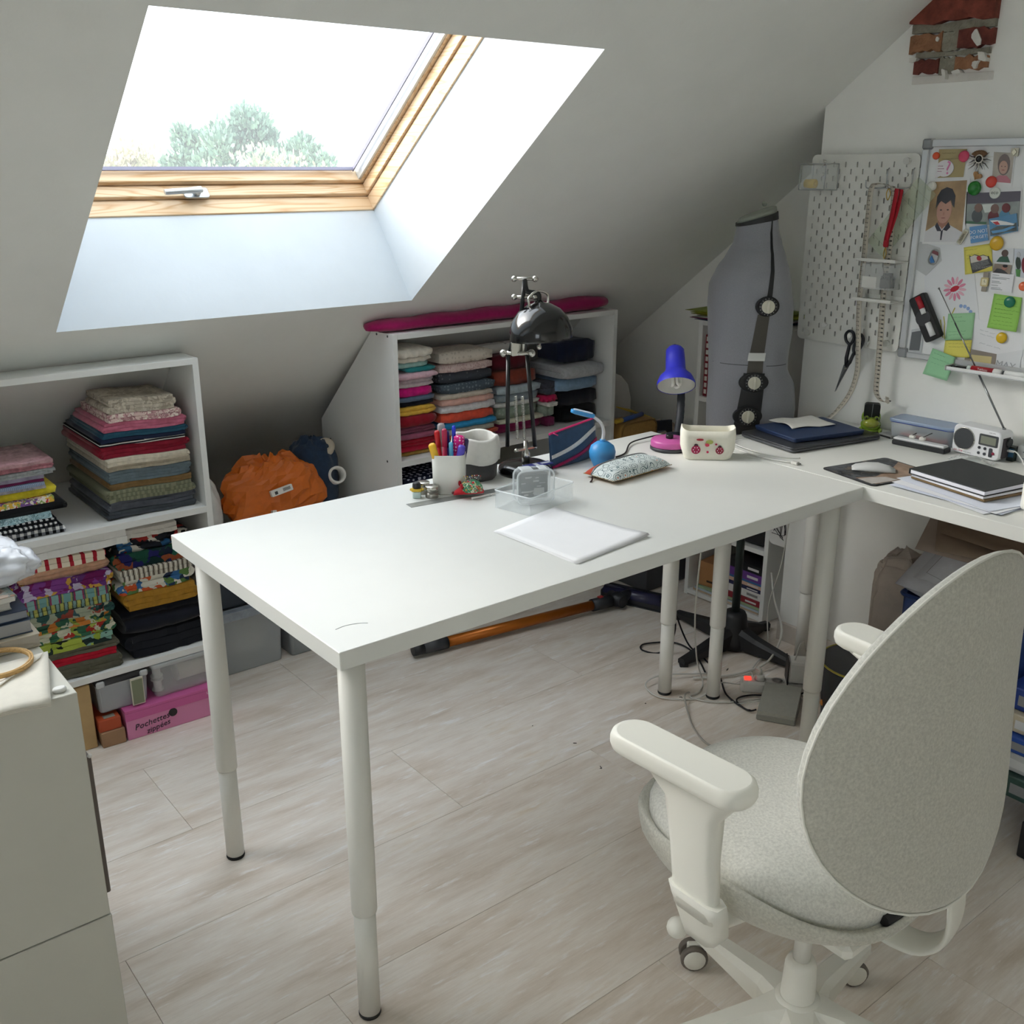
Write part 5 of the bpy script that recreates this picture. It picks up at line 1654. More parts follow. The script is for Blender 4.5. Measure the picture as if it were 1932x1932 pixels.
# clear cup with yellow tape, hung at the top corner
t = thing('peg_cup', 'clear plastic cup in a wire holder at the top corner of the pegboard', 'cup', (2.012, .585, 1.523))
Mc = frame_mat((1, 0, 0), (0, 1, 0), (0, 0, 1), (0, 0, 0))
q = MB(); q.ring([[(x, y, z) for x, y in rrect(.058, .094, .012, 4)] for z in (.002, .070)], 0, False, (True, False)); q.build('cup_body', clear('E8EEEE', .06, .25), t)
for z in (.0, .074):
    k = MB(); pr_ = rrect(.064, .104, .014, 4); k.tube([(x, y, z) for x, y in pr_ + pr_[:1]], .0016, 6); k.build('wire_loop', mat('B9BCBC', .3, .8), t)
for x, y in ((-.032, .045), (-.032, -.045), (.032, .045), (.032, -.045)):
    k = MB(); k.tube([(x, y, 0), (x, y, .074)], .0016, 6); k.build('wire_upright', mat('B9BCBC', .3, .8), t)
t = thing('tape_roll', 'small roll of yellow tape inside the clear pegboard cup', 'tape', (2.008, .612, 1.527))
k = MB(); k.ring([[(r_ * math.cos(2 * PI * i / 24), y, .0135 + r_ * math.sin(2 * PI * i / 24)) for i in range(24)] for r_, y in ((.006, -.02), (.013, -.02), (.013, .014), (.006, .014))], 0, True, (False, False), True); k.build('tape_ring', mat('D9B94E', .4), t)
# double wire hook
WIRE = mat('AEB2B3', .32, .85)
t = thing('peg_hook', 'double wire hook near the top of the pegboard', 'hook')
for pts in ([(2.051, .376, 1.585), (2.044, .376, 1.575), (2.044, .376, 1.536), (2.030, .376, 1.532), (2.026, .400, 1.530), (2.026, .428, 1.531), (2.026, .431, 1.552)],
            [(2.051, .296, 1.585), (2.044, .296, 1.575), (2.044, .296, 1.540), (2.030, .300, 1.532), (2.026, .330, 1.530), (2.026, .357, 1.531), (2.026, .360, 1.552)]):
    k = MB(); k.tube([tuple(p) for p in smooth_path(pts, 4)], .0018, 7); k.build('wire', WIRE, t)
k = MB(); k.tube([(2.028, .426, 1.530), (2.028, .305, 1.530)], .0016, 6); k.build('cross_wire', WIRE, t)


def ribbon(path, w, side, m, name, parent, th=.0005):
    """flat strip along a path, its width along side(t)"""
    P = smooth_path(path, 8)
    q = MB(); n = len(P)
    vs = []
    for i, p in enumerate(P):
        s = Vector(side(i / (n - 1))).normalized() * w / 2
        tn = (P[min(i + 1, n - 1)] - P[max(i - 1, 0)]).normalized(); nn_ = s.cross(tn).normalized() * th
        vs += [tuple(p - s + nn_), tuple(p + s + nn_), tuple(p + s - nn_), tuple(p - s - nn_)]
    q.add(vs, [f for i in range(n - 1) for f in [(4 * i + a, 4 * i + (a + 1) % 4, 4 * i + 4 + (a + 1) % 4, 4 * i + 4 + a) for a in range(4)]] + [(3, 2, 1, 0), (4 * n - 4, 4 * n - 3, 4 * n - 2, 4 * n - 1)], 0, True)
    return q.build(name, m, parent), P


def tape_marks(P, w, side, parent, m):
    q = MB(); n = len(P); d = 0.0; nxt = .01
    for i in range(1, n):
        seg = (P[i] - P[i - 1]).length
        while d + seg >= nxt:
            p = P[i - 1].lerp(P[i], (nxt - d) / seg); tn = (P[i] - P[i - 1]).normalized(); s = Vector(side(i / (n - 1))).normalized(); nn_ = s.cross(tn).normalized()
            for sg in (1, -1):
                o = p + nn_ * .0007 * sg
                a = s * w * .38; b = tn * .0022
                q.add([tuple(o - a - b), tuple(o + a * .1 - b), tuple(o + a * .1 + b), tuple(o - a + b)], [(0, 1, 2, 3)])
                q.add([tuple(o + a * .3 - b * .3), tuple(o + a - b * .3), tuple(o + a + b * .3), tuple(o + a * .3 + b * .3)], [(0, 1, 2, 3)])
            nxt += .0125
        d += seg
    o = q.build('tape_numbers', m, parent); o['kind'] = 'stuff'


TAPE = mat('BDB6A8', .5)
t = thing('measuring_tape', 'long cream measuring tape hung over the wire hook down to the desk', 'measuring tape')
sd = lambda u: (0, 1, 0)
b_, P = ribbon([(2.024, .352, 1.537), (2.021, .385, 1.543), (2.022, .408, 1.530), (2.026, .412, 1.46), (2.026, .411, 1.34), (2.028, .412, 1.20), (2.030, .400, 1.06), (2.030, .396, .99), (2.020, .407, .925), (1.99, .43, .868), (1.97, .455, .841), (1.965, .50, .838)], .019, lambda u: (0, 1, .15) if u < .15 else (0.15, 1, 0) if u < .8 else (.6, 1, .2), TAPE, 'tape_strip', t)
tape_marks(P, .019, lambda u: (0, 1, 0), t, mat('55534E', .6))
b_, P = ribbon([(2.0236, .350, 1.5375), (2.024, .336, 1.525), (2.027, .334, 1.46), (2.027, .333, 1.36), (2.022, .331, 1.24), (2.024, .326, 1.10), (2.028, .325, 1.0), (2.028, .322, .945), (2.030, .306, .922), (2.032, .288, .918), (2.030, .278, .926), (2.026, .288, .930)], .019, lambda u: (0, 1, .05) if u < .85 else (.7, .5, .5), TAPE, 'tape_strip', t)
tape_marks(P, .019, lambda u: (0, 1, 0), t, mat('55534E', .6))
# red lanyard with a metal clip, gold ring beside
t = thing('lanyard', 'folded red lanyard with a brass clip on the wire hook', 'lanyard')
ribbon([(2.016, .322, 1.530), (2.014, .322, 1.515), (2.012, .326, 1.46), (2.013, .336, 1.40), (2.014, .338, 1.384)], .015, lambda u: (.2, 1, .1), mat('B0162A', .8), 'ribbon_strand', t)
ribbon([(2.018, .310, 1.528), (2.017, .310, 1.51), (2.016, .317, 1.46), (2.016, .333, 1.40), (2.016, .337, 1.384)], .014, lambda u: (.2, 1, .1), mat('A81426', .8), 'ribbon_strand', t)
k = MB(); k.box(2.010, 2.019, .329, .345, 1.368, 1.388, .003); k.build('knot', mat('A01424', .8), t)
k = MB(); k.tube([tuple(p) for p in smooth_path([(2.014, .337, 1.368), (2.014, .333, 1.352), (2.014, .337, 1.336), (2.014, .341, 1.350), (2.014, .337, 1.366)], 4)], .0013, 6); k.build('clip', mat('C9A24A', .25, .9), t)
k = MB(); k.tube([tuple(p) for p in smooth_path([(2.020, .352, 1.530), (2.019, .356, 1.515), (2.019, .350, 1.498), (2.019, .344, 1.515), (2.020, .350, 1.530)], 5)], .0016, 6)
one(k, 'gold_ring', 'thin brass key ring on the wire hook beside the red lanyard', 'ring', mat('C2A04C', .25, .9))
# two small trays and what stands in the upper one
for z, lab in ((1.327, 'small white pegboard shelf, the upper one with notes on it'), (1.213, 'small white pegboard shelf, the lower empty one')):
    t = thing('peg_shelf', lab, 'shelf', (0, 0, z), 0, 'small pegboard shelves')
    k = MB(); k.box(1.985, PX, .283, .411, 0, .003, .001); k.build('shelf_plate', PEGW, t)
    k = MB(); k.box(1.985, 1.9875, .283, .411, .003, .009, .0006); k.build('shelf_lip', PEGW, t)
    k = MB(); k.box(PX - .003, PX, .283, .411, .003, .016, .0006); k.build('shelf_back', PEGW, t)
t = thing('peg_box', 'clear box with black clips hanging between the small pegboard shelves', 'box', (2.018, .346, 1.250))
k = MB(); k.ring([[(x, y, z) for x, y in rrect(.054, .100, .008, 3)] for z in (.0, .070)], 0, False, (True, False)); k.build('box_body', clear('E6EAEA', .06, .3), t)
k = MB(); k.box(-.02, -.018, -.002, .046, .002, .034, .0006); k.build('paper_slip', mat('E4E2DA', .7), t)
for i in range(4):
    r = random.Random(900 + i); k = MB(); k.box(-.010 + .006 * i, -.004 + .006 * i, -.030 - .004 * i, -.006, .002, .030 + .008 * (i % 3), .002); k.build('black_clip', mat('1E1F22', .4), t)
k = MB(); k.tube([(-.01, -.022, .03), (-.012, -.012, .066)], .0012, 5); k.build('clip_handle', CHROME, t)
# clear quilting ruler, hung askew behind the hook
t = thing('quilting_ruler', 'see-through green tinted quilting ruler hanging askew over the pegboard edge', 'ruler')
Mr = on_wall(.312, 1.448, 2.036, math.radians(52))
k = MB(); k.prism(rrect(.23, .075, .004, 2), 0, .0025, 0, Mr); k.build('ruler_plate', clear('B9C9A0', .1, .22, 'ruler'), t)
k = MB()
for i in range(11):
    k.box(-.11 + i * .022, -.1096 + i * .022, -.036, .036 if i % 2 else -.02, .0025, .0027, 0, 0, Mr)
o = k.build('ruler_lines', mat('5C6650', .6), t); o['kind'] = 'stuff'
# big scissors on a peg
t = thing('fabric_scissors', 'large black handled scissors hanging from the pegboard', 'scissors')
NAVY = mat('14161F', .4)
XS = 2.038


def loop(pts, r_):
    k = MB(); k.tube([(XS, y, z) for y, z in [(p.x, p.y) for p in smooth_path([Vector((a, b, 0)) for a, b in pts], 5)]], r_, 8); return k


k = loop([(.437, 1.072), (.450, 1.082), (.454, 1.100), (.444, 1.112), (.430, 1.110), (.424, 1.095), (.430, 1.078), (.437, 1.072)], .0045); k.tube([(XS, .437, 1.072), (XS, .443, 1.030), (XS, .441, 1.006)], [.005, .006, .006], 8); k.build('handle', NAVY, t)
k = loop([(.418, 1.045), (.402, 1.060), (.392, 1.085), (.396, 1.103), (.408, 1.106), (.416, 1.090), (.421, 1.062), (.418, 1.045)], .0045); k.tube([(XS, .419, 1.047), (XS, .430, 1.018), (XS, .440, 1.004)], [.005, .006, .006], 8); k.build('handle', NAVY, t)
Mw = frame_mat((0, 1, 0), (0, 0, 1), (1, 0, 0), (XS, 0, 0))
k = MB(); k.prism([(.436, 1.010), (.449, 1.008), (.471, .920), (.463, .946)], -.002, .001, 0, Mw); k.build('blade', mat('8A8D8E', .28, .9), t)
k = MB(); k.prism([(.432, 1.006), (.446, 1.008), (.470, .922), (.458, .950)], .0012, .003, 0, Mw); k.build('blade', mat('777A7C', .3, .9), t)
k = MB(); k.cyl((XS - .004, .442, .998), (XS + .004, .442, .998), .004, None, 10); k.build('pivot', CHROME, t)
k = MB(); k.cyl((XS - .004, .4395, 1.098), (PX + .004, .4395, 1.098), .0065, None, 14); k.build('peg', mat('E6E6E2', .5), pb)
t = thing('needle_threader', 'small steel threader loop hanging beside the scissors', 'threader')
k = MB(); k.tube([(2.044, y, z) for y, z in ((.378, 1.092), (.374, 1.082), (.378, 1.072), (.382, 1.082), (.378, 1.092))], .0012, 5); k.tube([(2.044, .378, 1.100), (2.044, .378, 1.092)], .0012, 5); k.build('loop', CHROME, t)

# ---- whiteboard
BF = 2.063                                   # its front face
wb = thing('whiteboard', 'aluminium framed whiteboard covered with notes and photos', 'whiteboard')
k = MB(); k.box(BF, XB - .001, -.60, .268, 1.068, 1.650); k.build('board', mat('ECEEEF', .25), wb)
ALF = mat('CDD0D2', .35, .5)
for a in ((-.575, .254, 1.640, 1.660), (-.575, .254, 1.056, 1.072)):
    k = MB(); k.box(BF - .010, XB - .002, a[0], a[1], a[2], a[3], .002); k.build('frame_rail', ALF, wb)
k = MB(); k.box(BF - .010, XB - .002, .262, .281, 1.082, 1.634, .002); k.build('frame_stile', ALF, wb)
k = MB(); k.box(BF - .010, XB - .002, -.62, -.602, 1.082, 1.634, .002); k.build('frame_stile', ALF, wb)
for z in (1.634, 1.054):
    k = MB(); k.box(BF - .012, XB - .002, .254, .283, z, z + .028, .004); k.build('frame_corner', mat('8E9193', .4), wb)


P_TH = {}


def quad(name, label, cat, key, layer, m, th=.0005, curl=0.0, n=1, group='papers on the whiteboard'):
    """sheet pinned to the board; returns the object and a function from (u,v) in the sheet to (y,z)"""
    c = WB_Q[key]
    x = BF - .0006 - layer * .0012
    t = thing(name, label, cat, (x, 0, 0), 0, group)
    P_TH[t.name] = 2 * th + .0003

    def P(u, v):
        a, b, d, e = c
        return ((a[0] * (1 - u) + b[0] * u) * (1 - v) + (e[0] * (1 - u) + d[0] * u) * v, (a[1] * (1 - u) + b[1] * u) * (1 - v) + (e[1] * (1 - u) + d[1] * u) * v)

    def fn(u, v):
        y, z = P(u, v)
        return (-th - curl * (v ** 3) * (.4 + .6 * u), y, z)
    q = MB(); q.grid(fn, 8 if curl else 1, 8 if curl else 1, 0, bool(curl), th); q.build('sheet', m, t)
    return t, P


def patchp(t, P, name, pts, m, lift=.0006):
    """flat print on a sheet: outline in the sheet's own 0..1 directions"""
    q = MB(); n = len(pts)
    b0 = P_TH[t.name]
    vs = [(-b0 - lift, *P(u, v)) for u, v in pts] + [(-b0, *P(u, v)) for u, v in pts]
    q.add(vs, [tuple(range(n))] + [(i, i + n, (i + 1) % n + n, (i + 1) % n) for i in range(n)])
    return q.build(name, m, t)


def ov(cu, cv, ru, rv, n=16, a0=0, a1=360):
    return [(cu + ru * math.cos(math.radians(a0 + (a1 - a0) * i / n)), cv + rv * math.sin(math.radians(a0 + (a1 - a0) * i / n))) for i in range(n)]


def writing(t, P, rows, m, seed, u0=.12, u1=.9, curl=0.0):
    r = random.Random(seed); q = MB()
    for v in rows:
        u = u0 + r.uniform(0, .05)
        end = u1 - r.uniform(0, .3)
        while u < end:
            w = r.uniform(.06, .16)
            pts = [(-.0012 - curl * (v ** 3) * (.4 + .6 * u), *P(u + w * k / 6, v + r.uniform(-.016, .016))) for k in range(7)]
            q.tube(pts, .00035, 4)
            u += w + .03
    o = q.build('handwriting', m, t); o['kind'] = 'stuff'


INK = mat('6B7076', .7); SKIN = mat('C79C8C', .6); HAIR = mat('2A2B30', .6); WHITEP = mat('E9EAEC', .45)
t, P = quad('drawing_sheet', 'white sheet with a painted pink flower and blue dots', 'drawing', 'sheet', 0, mat('E3E6EA', .7))
fl = mat('D98AA6', .7); fl2 = mat('E2B4C4', .7)
fy, fz, fr = WB_P['flower']
q = None
for k_ in range(13):
    a = 2 * PI * k_ / 13
    M_ = on_wall(fy, fz, BF - .0015, a)
    z = MB(); z.prism(ellipse(fr * .30, fr * .11, 10, fr * .62, 0), 0, .0004, 0, M_); o = z.build('petal', fl if k_ % 3 else fl2, t); o.location.x = -(BF - .0006)
z = MB(); z.prism(ellipse(.014, .0075, 12), .0004, .0009, 0, on_wall(fy, fz, BF - .0015, .5)); o = z.build('flower_centre', mat('C02A40', .7), t); o.location.x = -(BF - .0006)
for k_ in range(6):
    a = math.radians(100 - 22 * k_)
    z = MB(); z.prism(ellipse(.0052, .0052, 10), 0, .0004, 0, on_wall(fy - .030 - .030 * math.cos(a), fz - .075 + .030 * math.sin(a), BF - .0015)); o = z.build('blue_dot', mat('8DA9D6', .7), t); o.location.x = -(BF - .0006)
for a in (((.128, 1.212), (.134, 1.195), (.138, 1.180)), ((.158, 1.185), (.152, 1.165), (.150, 1.140), (.146, 1.122)), ((.166, 1.175), (.160, 1.150), (.152, 1.125))):
    z = MB(); z.tube([(0.0 - .0008, y_, z_) for y_, z_ in a], .0022, 6, 0, None, True, (True, True), (1, .2)); z.build('painted_stem', mat('B7B24A', .7), t)

t, P = quad('kraft_card', 'tan card with faint writing at the top of the whiteboard', 'card', 'kraft', 1, mat('B3A57C', .8))
writing(t, P, (.14, .34), mat('8A7E58', .8), 1)
t, P = quad('portrait_photo', 'large portrait photo of a dark haired child in a white polo shirt', 'photo', 'boy', 1, WHITEP)
patchp(t, P, 'photo_ground', [(.04, .03), (.93, .03), (.93, .97), (.04, .97)], mat('A88C68', .35, 0, .3, 14), .0004)
patchp(t, P, 'shirt', [(.04, .97), (.04, .80), (.28, .70), (.44, .74), (.60, .70), (.93, .82), (.93, .97)], mat('D6D6DA', .4), .0007)
patchp(t, P, 'collar', [(.26, .72), (.30, .66), (.44, .80), (.58, .66), (.64, .74), (.56, .80), (.47, .78), (.46, .94), (.43, .94), (.42, .80), (.33, .80)], mat('2A2A3A', .4), .0009)
patchp(t, P, 'neck', [(.32, .60), (.56, .60), (.56, .68), (.44, .77), (.32, .68)], mat('A87866', .4), .0010)
patchp(t, P, 'face', ov(.44, .48, .185, .20), SKIN, .0012)
patchp(t, P, 'hair', [(.22, .44), (.22, .26), (.30, .16), (.44, .12), (.58, .15), (.68, .26), (.68, .44), (.63, .40), (.58, .32), (.46, .38), (.34, .33), (.27, .38)], mat('3A3A42', .35), .0014)
for u in (.36, .53):
    patchp(t, P, 'eye', ov(u, .47, .028, .012, 8), mat('4A3A38', .4), .0015)
patchp(t, P, 'mouth', ov(.44, .595, .055, .009, 8), mat('9A6460', .4), .0015)
patchp(t, P, 'nose', ov(.44, .53, .018, .03, 8), mat('B98A7A', .4), .0015)
t, P = quad('portrait_photo', 'small portrait photo of a smiling child in a pink top', 'photo', 'girl', 1, WHITEP)
patchp(t, P, 'photo_ground', [(.05, .04), (.95, .04), (.95, .93), (.05, .93)], mat('B9B2A8', .35, 0, .2, 14), .0004)
patchp(t, P, 'top', [(.10, .93), (.18, .80), (.40, .72), (.72, .72), (.92, .84), (.92, .93)], mat('C47E8C', .4), .0007)
patchp(t, P, 'hair', ov(.55, .40, .28, .32), mat('7A6E6C', .4), .0008)
patchp(t, P, 'face', ov(.54, .48, .20, .20), mat('C9A596', .4), .0010)
for u in (.46, .62):
    patchp(t, P, 'eye', ov(u, .45, .03, .014, 8), mat('5A4A48', .4), .0012)
patchp(t, P, 'mouth', ov(.54, .56, .08, .016, 8), mat('A86A66', .4), .0012)
t, P = quad('group_photo', 'wide photo of children on a coach under the green magnet', 'photo', 'group', 1, WHITEP)
patchp(t, P, 'photo_ground', [(.02, .04), (.98, .04), (.98, .96), (.02, .96)], mat('8E9694', .3, 0, .2, 20), .0004)
patchp(t, P, 'coach_ceiling', [(.02, .04), (.98, .04), (.98, .30), (.60, .34), (.02, .36)], mat('5A5664', .35), .0006)
patchp(t, P, 'window', [(.30, .38), (.52, .36), (.56, .58), (.36, .62)], mat('D6DEDA', .35), .0007)
for (u, v, c) in ((.22, .72, '50575A'), (.52, .74, '6A3038'), (.72, .72, '4A86A8')):
    patchp(t, P, 'child_body', ov(u, v, .10, .20), mat(c, .4), .0009)
    patchp(t, P, 'child_head', ov(u + .02, v - .24, .075, .13), mat('7A6058' if c != '4A86A8' else '6A2A30', .4), .0011)
patchp(t, P, 'railing', [(.02, .88), (.40, .88), (.40, .95), (.02, .95)], mat('3E6A50', .35), .0008)
t, P = quad('aeroplane_card', 'glossy picture card of an aeroplane over water', 'card', 'plane', 3, mat('5A8FB8', .25), .0012)
patchp(t, P, 'land', [(.02, .62), (.30, .50), (.62, .60), (.98, .50), (.98, .98), (.60, .92), (.30, .98), (.02, .94)], mat('4F5A5C', .3, 0, .4, 60))
patchp(t, P, 'water', [(.05, .70), (.45, .74), (.80, .66), (.95, .74), (.55, .88), (.10, .86)], mat('6BA4D2', .25), .0008)
patchp(t, P, 'aircraft', [(.04, .10), (.30, .16), (.60, .34), (.92, .56), (.86, .62), (.50, .50), (.28, .44), (.16, .30)], mat('E6E8EA', .3), .0011)
patchp(t, P, 'aircraft_tail', [(.14, .22), (.32, .24), (.40, .44), (.26, .42)], mat('C23A44', .3), .0014)
t, P = quad('reminder_magnet', 'sky blue magnet lettered in white capitals', 'magnet', 'dnf', 2, mat('5B93C8', .35), .002)
M_ = on_wall(*P(.50, .36), BF - .0076, math.radians(10))
z = MB(); z.text('DO NOT', .0135, M_); z.text('FORGET!', .0122, on_wall(*P(.52, .70), BF - .0076, math.radians(10))); o = z.build('lettering', mat('EDF2F6', .4), t); o.location.x = -(BF - .0006 - .0024); o['kind'] = 'stuff'
t, P = quad('yellow_note', 'yellow sticky note behind the dark building magnet', 'sticky note', 'ynote', 2, mat('E0D667', .8), .0005, .004)
writing(t, P, (.12, .30, .42, .60, .72), mat('A8A250', .8), 3, .05, .6)
t = thing('building_magnet', 'dark relief magnet of a domed building under a red sun', 'magnet', (BF - .005, 0, 0), 0, 'magnets on the whiteboard')
PP = WB_Q['tokyo']


def TP(u, v):
    a, b, d, e = PP
    return ((a[0] * (1 - u) + b[0] * u) * (1 - v) + (e[0] * (1 - u) + d[0] * u) * v, (a[1] * (1 - u) + b[1] * u) * (1 - v) + (e[1] * (1 - u) + d[1] * u) * v)


def relief(nm, pts, m, x0, x1):
    q = MB(); n = len(pts)
    q.add([(-x1, *TP(u, v)) for u, v in pts] + [(-x0, *TP(u, v)) for u, v in pts], [tuple(range(n))] + [(i, i + n, (i + 1) % n + n, (i + 1) % n) for i in range(n)]); return q.build(nm, m, t)


relief('magnet_body', [(.02, .10), (.10, .14), (.30, .02), (.52, .10), (.72, .02), (.90, .14), (.96, .10), (.98, .40), (1.04, .80), (1.02, .98), (.06, 1.04), (.02, .60)], mat('3A3B3E', .4), -.001, .002)
relief('sky', [(.06, .16), (.30, .06), (.52, .14), (.72, .06), (.92, .16), (.92, .36), (.70, .42), (.06, .50)], mat('CFCBC2', .4), .002, .0026)
relief('red_sun', ov(.50, .26, .12, .16), mat('A81E28', .4), .0026, .0032)
relief('facade', [(.08, .52), (.92, .40), (.96, .76), (.08, .86)], mat('6A6B6C', .35, .3, .5, 300), .002, .0035)
M_ = on_wall(*TP(.54, .90), BF - .005 - .0022, math.radians(14)); z = MB(); z.text('TOKYO STATION', .0062, M_); o = z.build('lettering', mat('B9B9B6', .4), t); o.location.x = -(BF - .005); o['kind'] = 'stuff'
t, P = quad('child_photo', 'cut-out photo of a child in a green jacket', 'photo', 'ph1', 1, mat('D9DDE2', .5))
patchp(t, P, 'jacket', [(.20, .98), (.36, .62), (.52, .52), (.74, .56), (.86, .98)], mat('2F5A4A', .5)); patchp(t, P, 'head', ov(.60, .34, .16, .26), mat('5A4A48', .5), .0008)
t, P = quad('child_photo', 'small photo of a person leaning on a table', 'photo', 'ph2', 2, mat('8A7C70', .4))
patchp(t, P, 'arms', [(.05, .95), (.20, .50), (.55, .55), (.92, .95)], mat('3A3A40', .5)); patchp(t, P, 'head', ov(.62, .34, .15, .28), mat('A8796A', .5), .0008); patchp(t, P, 'hair', ov(.64, .16, .14, .16), HAIR, .001)
t, P = quad('child_photo', 'photo of two skiers in dark and red jackets at the picture edge', 'photo', 'ph3', 1, mat('C9D0DA', .4))
patchp(t, P, 'dark_jacket', ov(.22, .50, .16, .24), mat('2A3A34', .5)); patchp(t, P, 'green_trousers', [(.06, .72), (.36, .72), (.30, .98), (.08, .98)], mat('4E8A4A', .5), .0009); patchp(t, P, 'red_jacket', ov(.62, .56, .2, .28), mat('7A2434', .5), .0009); patchp(t, P, 'helmet', ov(.26, .20, .11, .10), mat('B9BCC4', .5), .001)
t, P = quad('printed_card', 'white printed card below the small photos', 'card', 'card', 3, mat('E9EAEF', .6))
z = MB()
for i, (v, w) in enumerate(((.12, .35), (.24, .9), (.30, .75), (.46, .4), (.54, .5), (.68, .35), (.82, .5), (.90, .6))):
    a = P(.08, v); b = P(.08 + w * .84, v); z.tube([(-.0012, *a), (-.0012, *b)], .0005, 4)
o = z.build('print_lines', INK, t); o['kind'] = 'stuff'
t, P = quad('lime_note', 'curled lime green sticky note with writing', 'sticky note', 'lime', 2, mat('98CC62', .8), .0005, .010)
writing(t, P, (.14, .28, .42, .52, .64, .76, .86), mat('6E9A48', .8), 5, .1, .95, .010)
t, P = quad('green_note', 'pale green sticky note crossed by the radio aerial', 'sticky note', 'g1', 2, mat('9FCFA2', .8), .0005, .004)
writing(t, P, (.14, .30, .68, .80), mat('6FA377', .8), 6, .1, .8, .004)
t, P = quad('yellow_note', 'yellow sticky note tucked under the pale green one', 'sticky note', 'y2', 1, mat('E2D86A', .8), .0005, .004)
writing(t, P, (.2, .4, .6, .8), mat('A8A250', .8), 7)
t, P = quad('green_note', 'green sticky note hanging below the whiteboard frame', 'sticky note', 'g3', 10, mat('96CBA0', .8), .0005, .004)
writing(t, P, (.14, .32, .50, .66), mat('5F9A70', .8), 8)
t, P = quad('note_sheet', 'plain white note sheets low on the whiteboard', 'paper', 'lowsheet', .5, mat('E6E8EC', .7))
writing(t, P, (.3, .42, .7), mat('A9B0B8', .8), 9, .1, .5)
t, P = quad('note_card', 'beige card in a clear sleeve above the marker tray', 'card', 'lowcard', 1.3, mat('8E857C', .5))
patchp(t, P, 'card_face', [(.20, .30), (.86, .22), (.86, .92), (.20, .96)], mat('D2C48E', .6))
t, P = quad('note_card', 'white card with grey letters standing in the marker tray', 'card', 'lowcard2', 1.6, mat('DDE0E4', .5))
z = MB(); z.text('MAX', .026, on_wall(*P(.42, .66), BF - .0045, math.radians(-4))); o = z.build('lettering', mat('A9ADB2', .5), t); o.location.x = -(BF - .0006 - .00192)
t, P = quad('mirror_card', 'dark grey swatch in a clear sleeve at the lower frame corner', 'swatch', 'mirror', 1, mat('C9CDD0', .3))
patchp(t, P, 'dark_face', [(.08, .12), (.90, .10), (.84, .88), (.08, .90)], mat('6A6E72', .3))
# loose grey sheet and a paper-clip shaped magnet
t = thing('grey_sheet', 'translucent grey sheet pinned below the large portrait', 'paper', (BF - .002, 0, 0))
q = MB(); pg = WB_Q['grey']; q.add([(-.0006, *p) for p in pg] + [(0, *p) for p in pg], [tuple(range(5)), tuple(range(9, 4, -1))] + [(i, i + 5, (i + 1) % 5 + 5, (i + 1) % 5) for i in range(5)]); q.build('sheet', mat('C6C9CB', .5), t)
y, z_, r_ = WB_P['clipm']
t = thing('clip_magnet', 'paper-clip shaped magnet with red and blue fields', 'magnet', (BF - .004, y, z_), 0, 'magnets on the whiteboard')
Mz = on_wall(0, 0, 0, math.radians(-18))
k = MB(); ro = rrect(.026, .042, .012, 5); k.tube([tuple(Mz @ Vector((a, b, .002))) for a, b in ro + ro[:1]], .0018, 6); k.build('clip_wire', mat('A9ACAA', .3, .6), t)
k = MB(); k.prism([(-.010, .008), (.010, .008), (.010, .017), (-.010, .017)], 0, .002, 0, Mz); k.build('red_field', mat('7A3A40', .4), t)
k = MB(); k.prism([(-.008, .002), (.008, -.012), (-.001, -.018), (-.009, -.010)], 0, .002, 0, Mz); k.build('blue_field', mat('3F7FC0', .4), t)
# round magnets
for key, col, lab, m_ in (('pink', 'D84A70', 'pink round magnet on the tan card', 0), ('orange', 'E0593A', 'small orange round magnet at the top frame corner', 0), ('red', 'DC4A3E', 'red round magnet under the smiling portrait', 0),
                          ('green', '1E7A28', 'large green round magnet above the coach photo', 0), ('white', 'E6E6E0', 'white button magnet on the large portrait', 0), ('yellow', 'D9AE2E', 'large amber round magnet over the yellow note', 0),
                          ('dgreen', '1A7A60', 'teal round magnet on the lime note', 0), ('yellow2', 'DDB822', 'small yellow round magnet on the plain sheets', 0), ('orange2', 'F0764E', 'orange round magnet at the very edge of the picture', 0)):
    y, z_, r_ = WB_P[key]
    q = MB(); M_ = on_wall(0, 0, 0)
    h_ = .016 if key == 'white' else .009
    q.lathe([(r_ * .92, 0), (r_, h_ * .3), (r_ * .94, h_ * .65), (r_ * .7, h_ * .92), (r_ * .2, h_)], 26, (0, 0, 0), 0, M_)
    one(q, 'round_magnet', lab, 'magnet', mat(col, .15 if key == 'green' else .25), 'magnets on the whiteboard', (BF - .0035, y, z_))
y, z_, r_ = WB_P['eco']
t = thing('round_badge', 'white round badge lettered eco over the coach photo', 'badge', (BF - .004, y, z_))
q = MB(); q.lathe([(r_, 0), (r_, .002), (r_ * .9, .003)], 26, (0, 0, 0), 0, on_wall(0, 0, 0)); q.build('disc', mat('DDE2DC', .4), t)
z = MB(); z.text('eco', .014, on_wall(0, .001, -.0032)); z.build('lettering', mat('5A6A5E', .5), t)
y, z_, r_ = WB_P['sq']
t = thing('square_magnet', 'square silver magnet pinning the smiling portrait', 'magnet', (BF - .004, y, z_), 0, 'magnets on the whiteboard')
q = MB(); q.prism(rrect(.020, .021, .002, 2), 0, .004, 0, on_wall(0, 0, 0)); q.build('magnet_frame', mat('B5AF9C', .3, .7), t)
q = MB(); q.prism([(-.006, 0), (0, -.008), (.007, 0), (0, .008)], .004, .007, 0, on_wall(0, 0, 0)); q.build('magnet_stone', mat('E4DFC8', .3, .3), t)
y, z_, r_ = WB_P['bar']
t = thing('bar_magnet', 'slanted silver bar magnet at the corner of the large portrait', 'magnet', (BF - .004, y, z_), 0, 'magnets on the whiteboard')
Mz = on_wall(0, 0, 0, math.radians(-27))
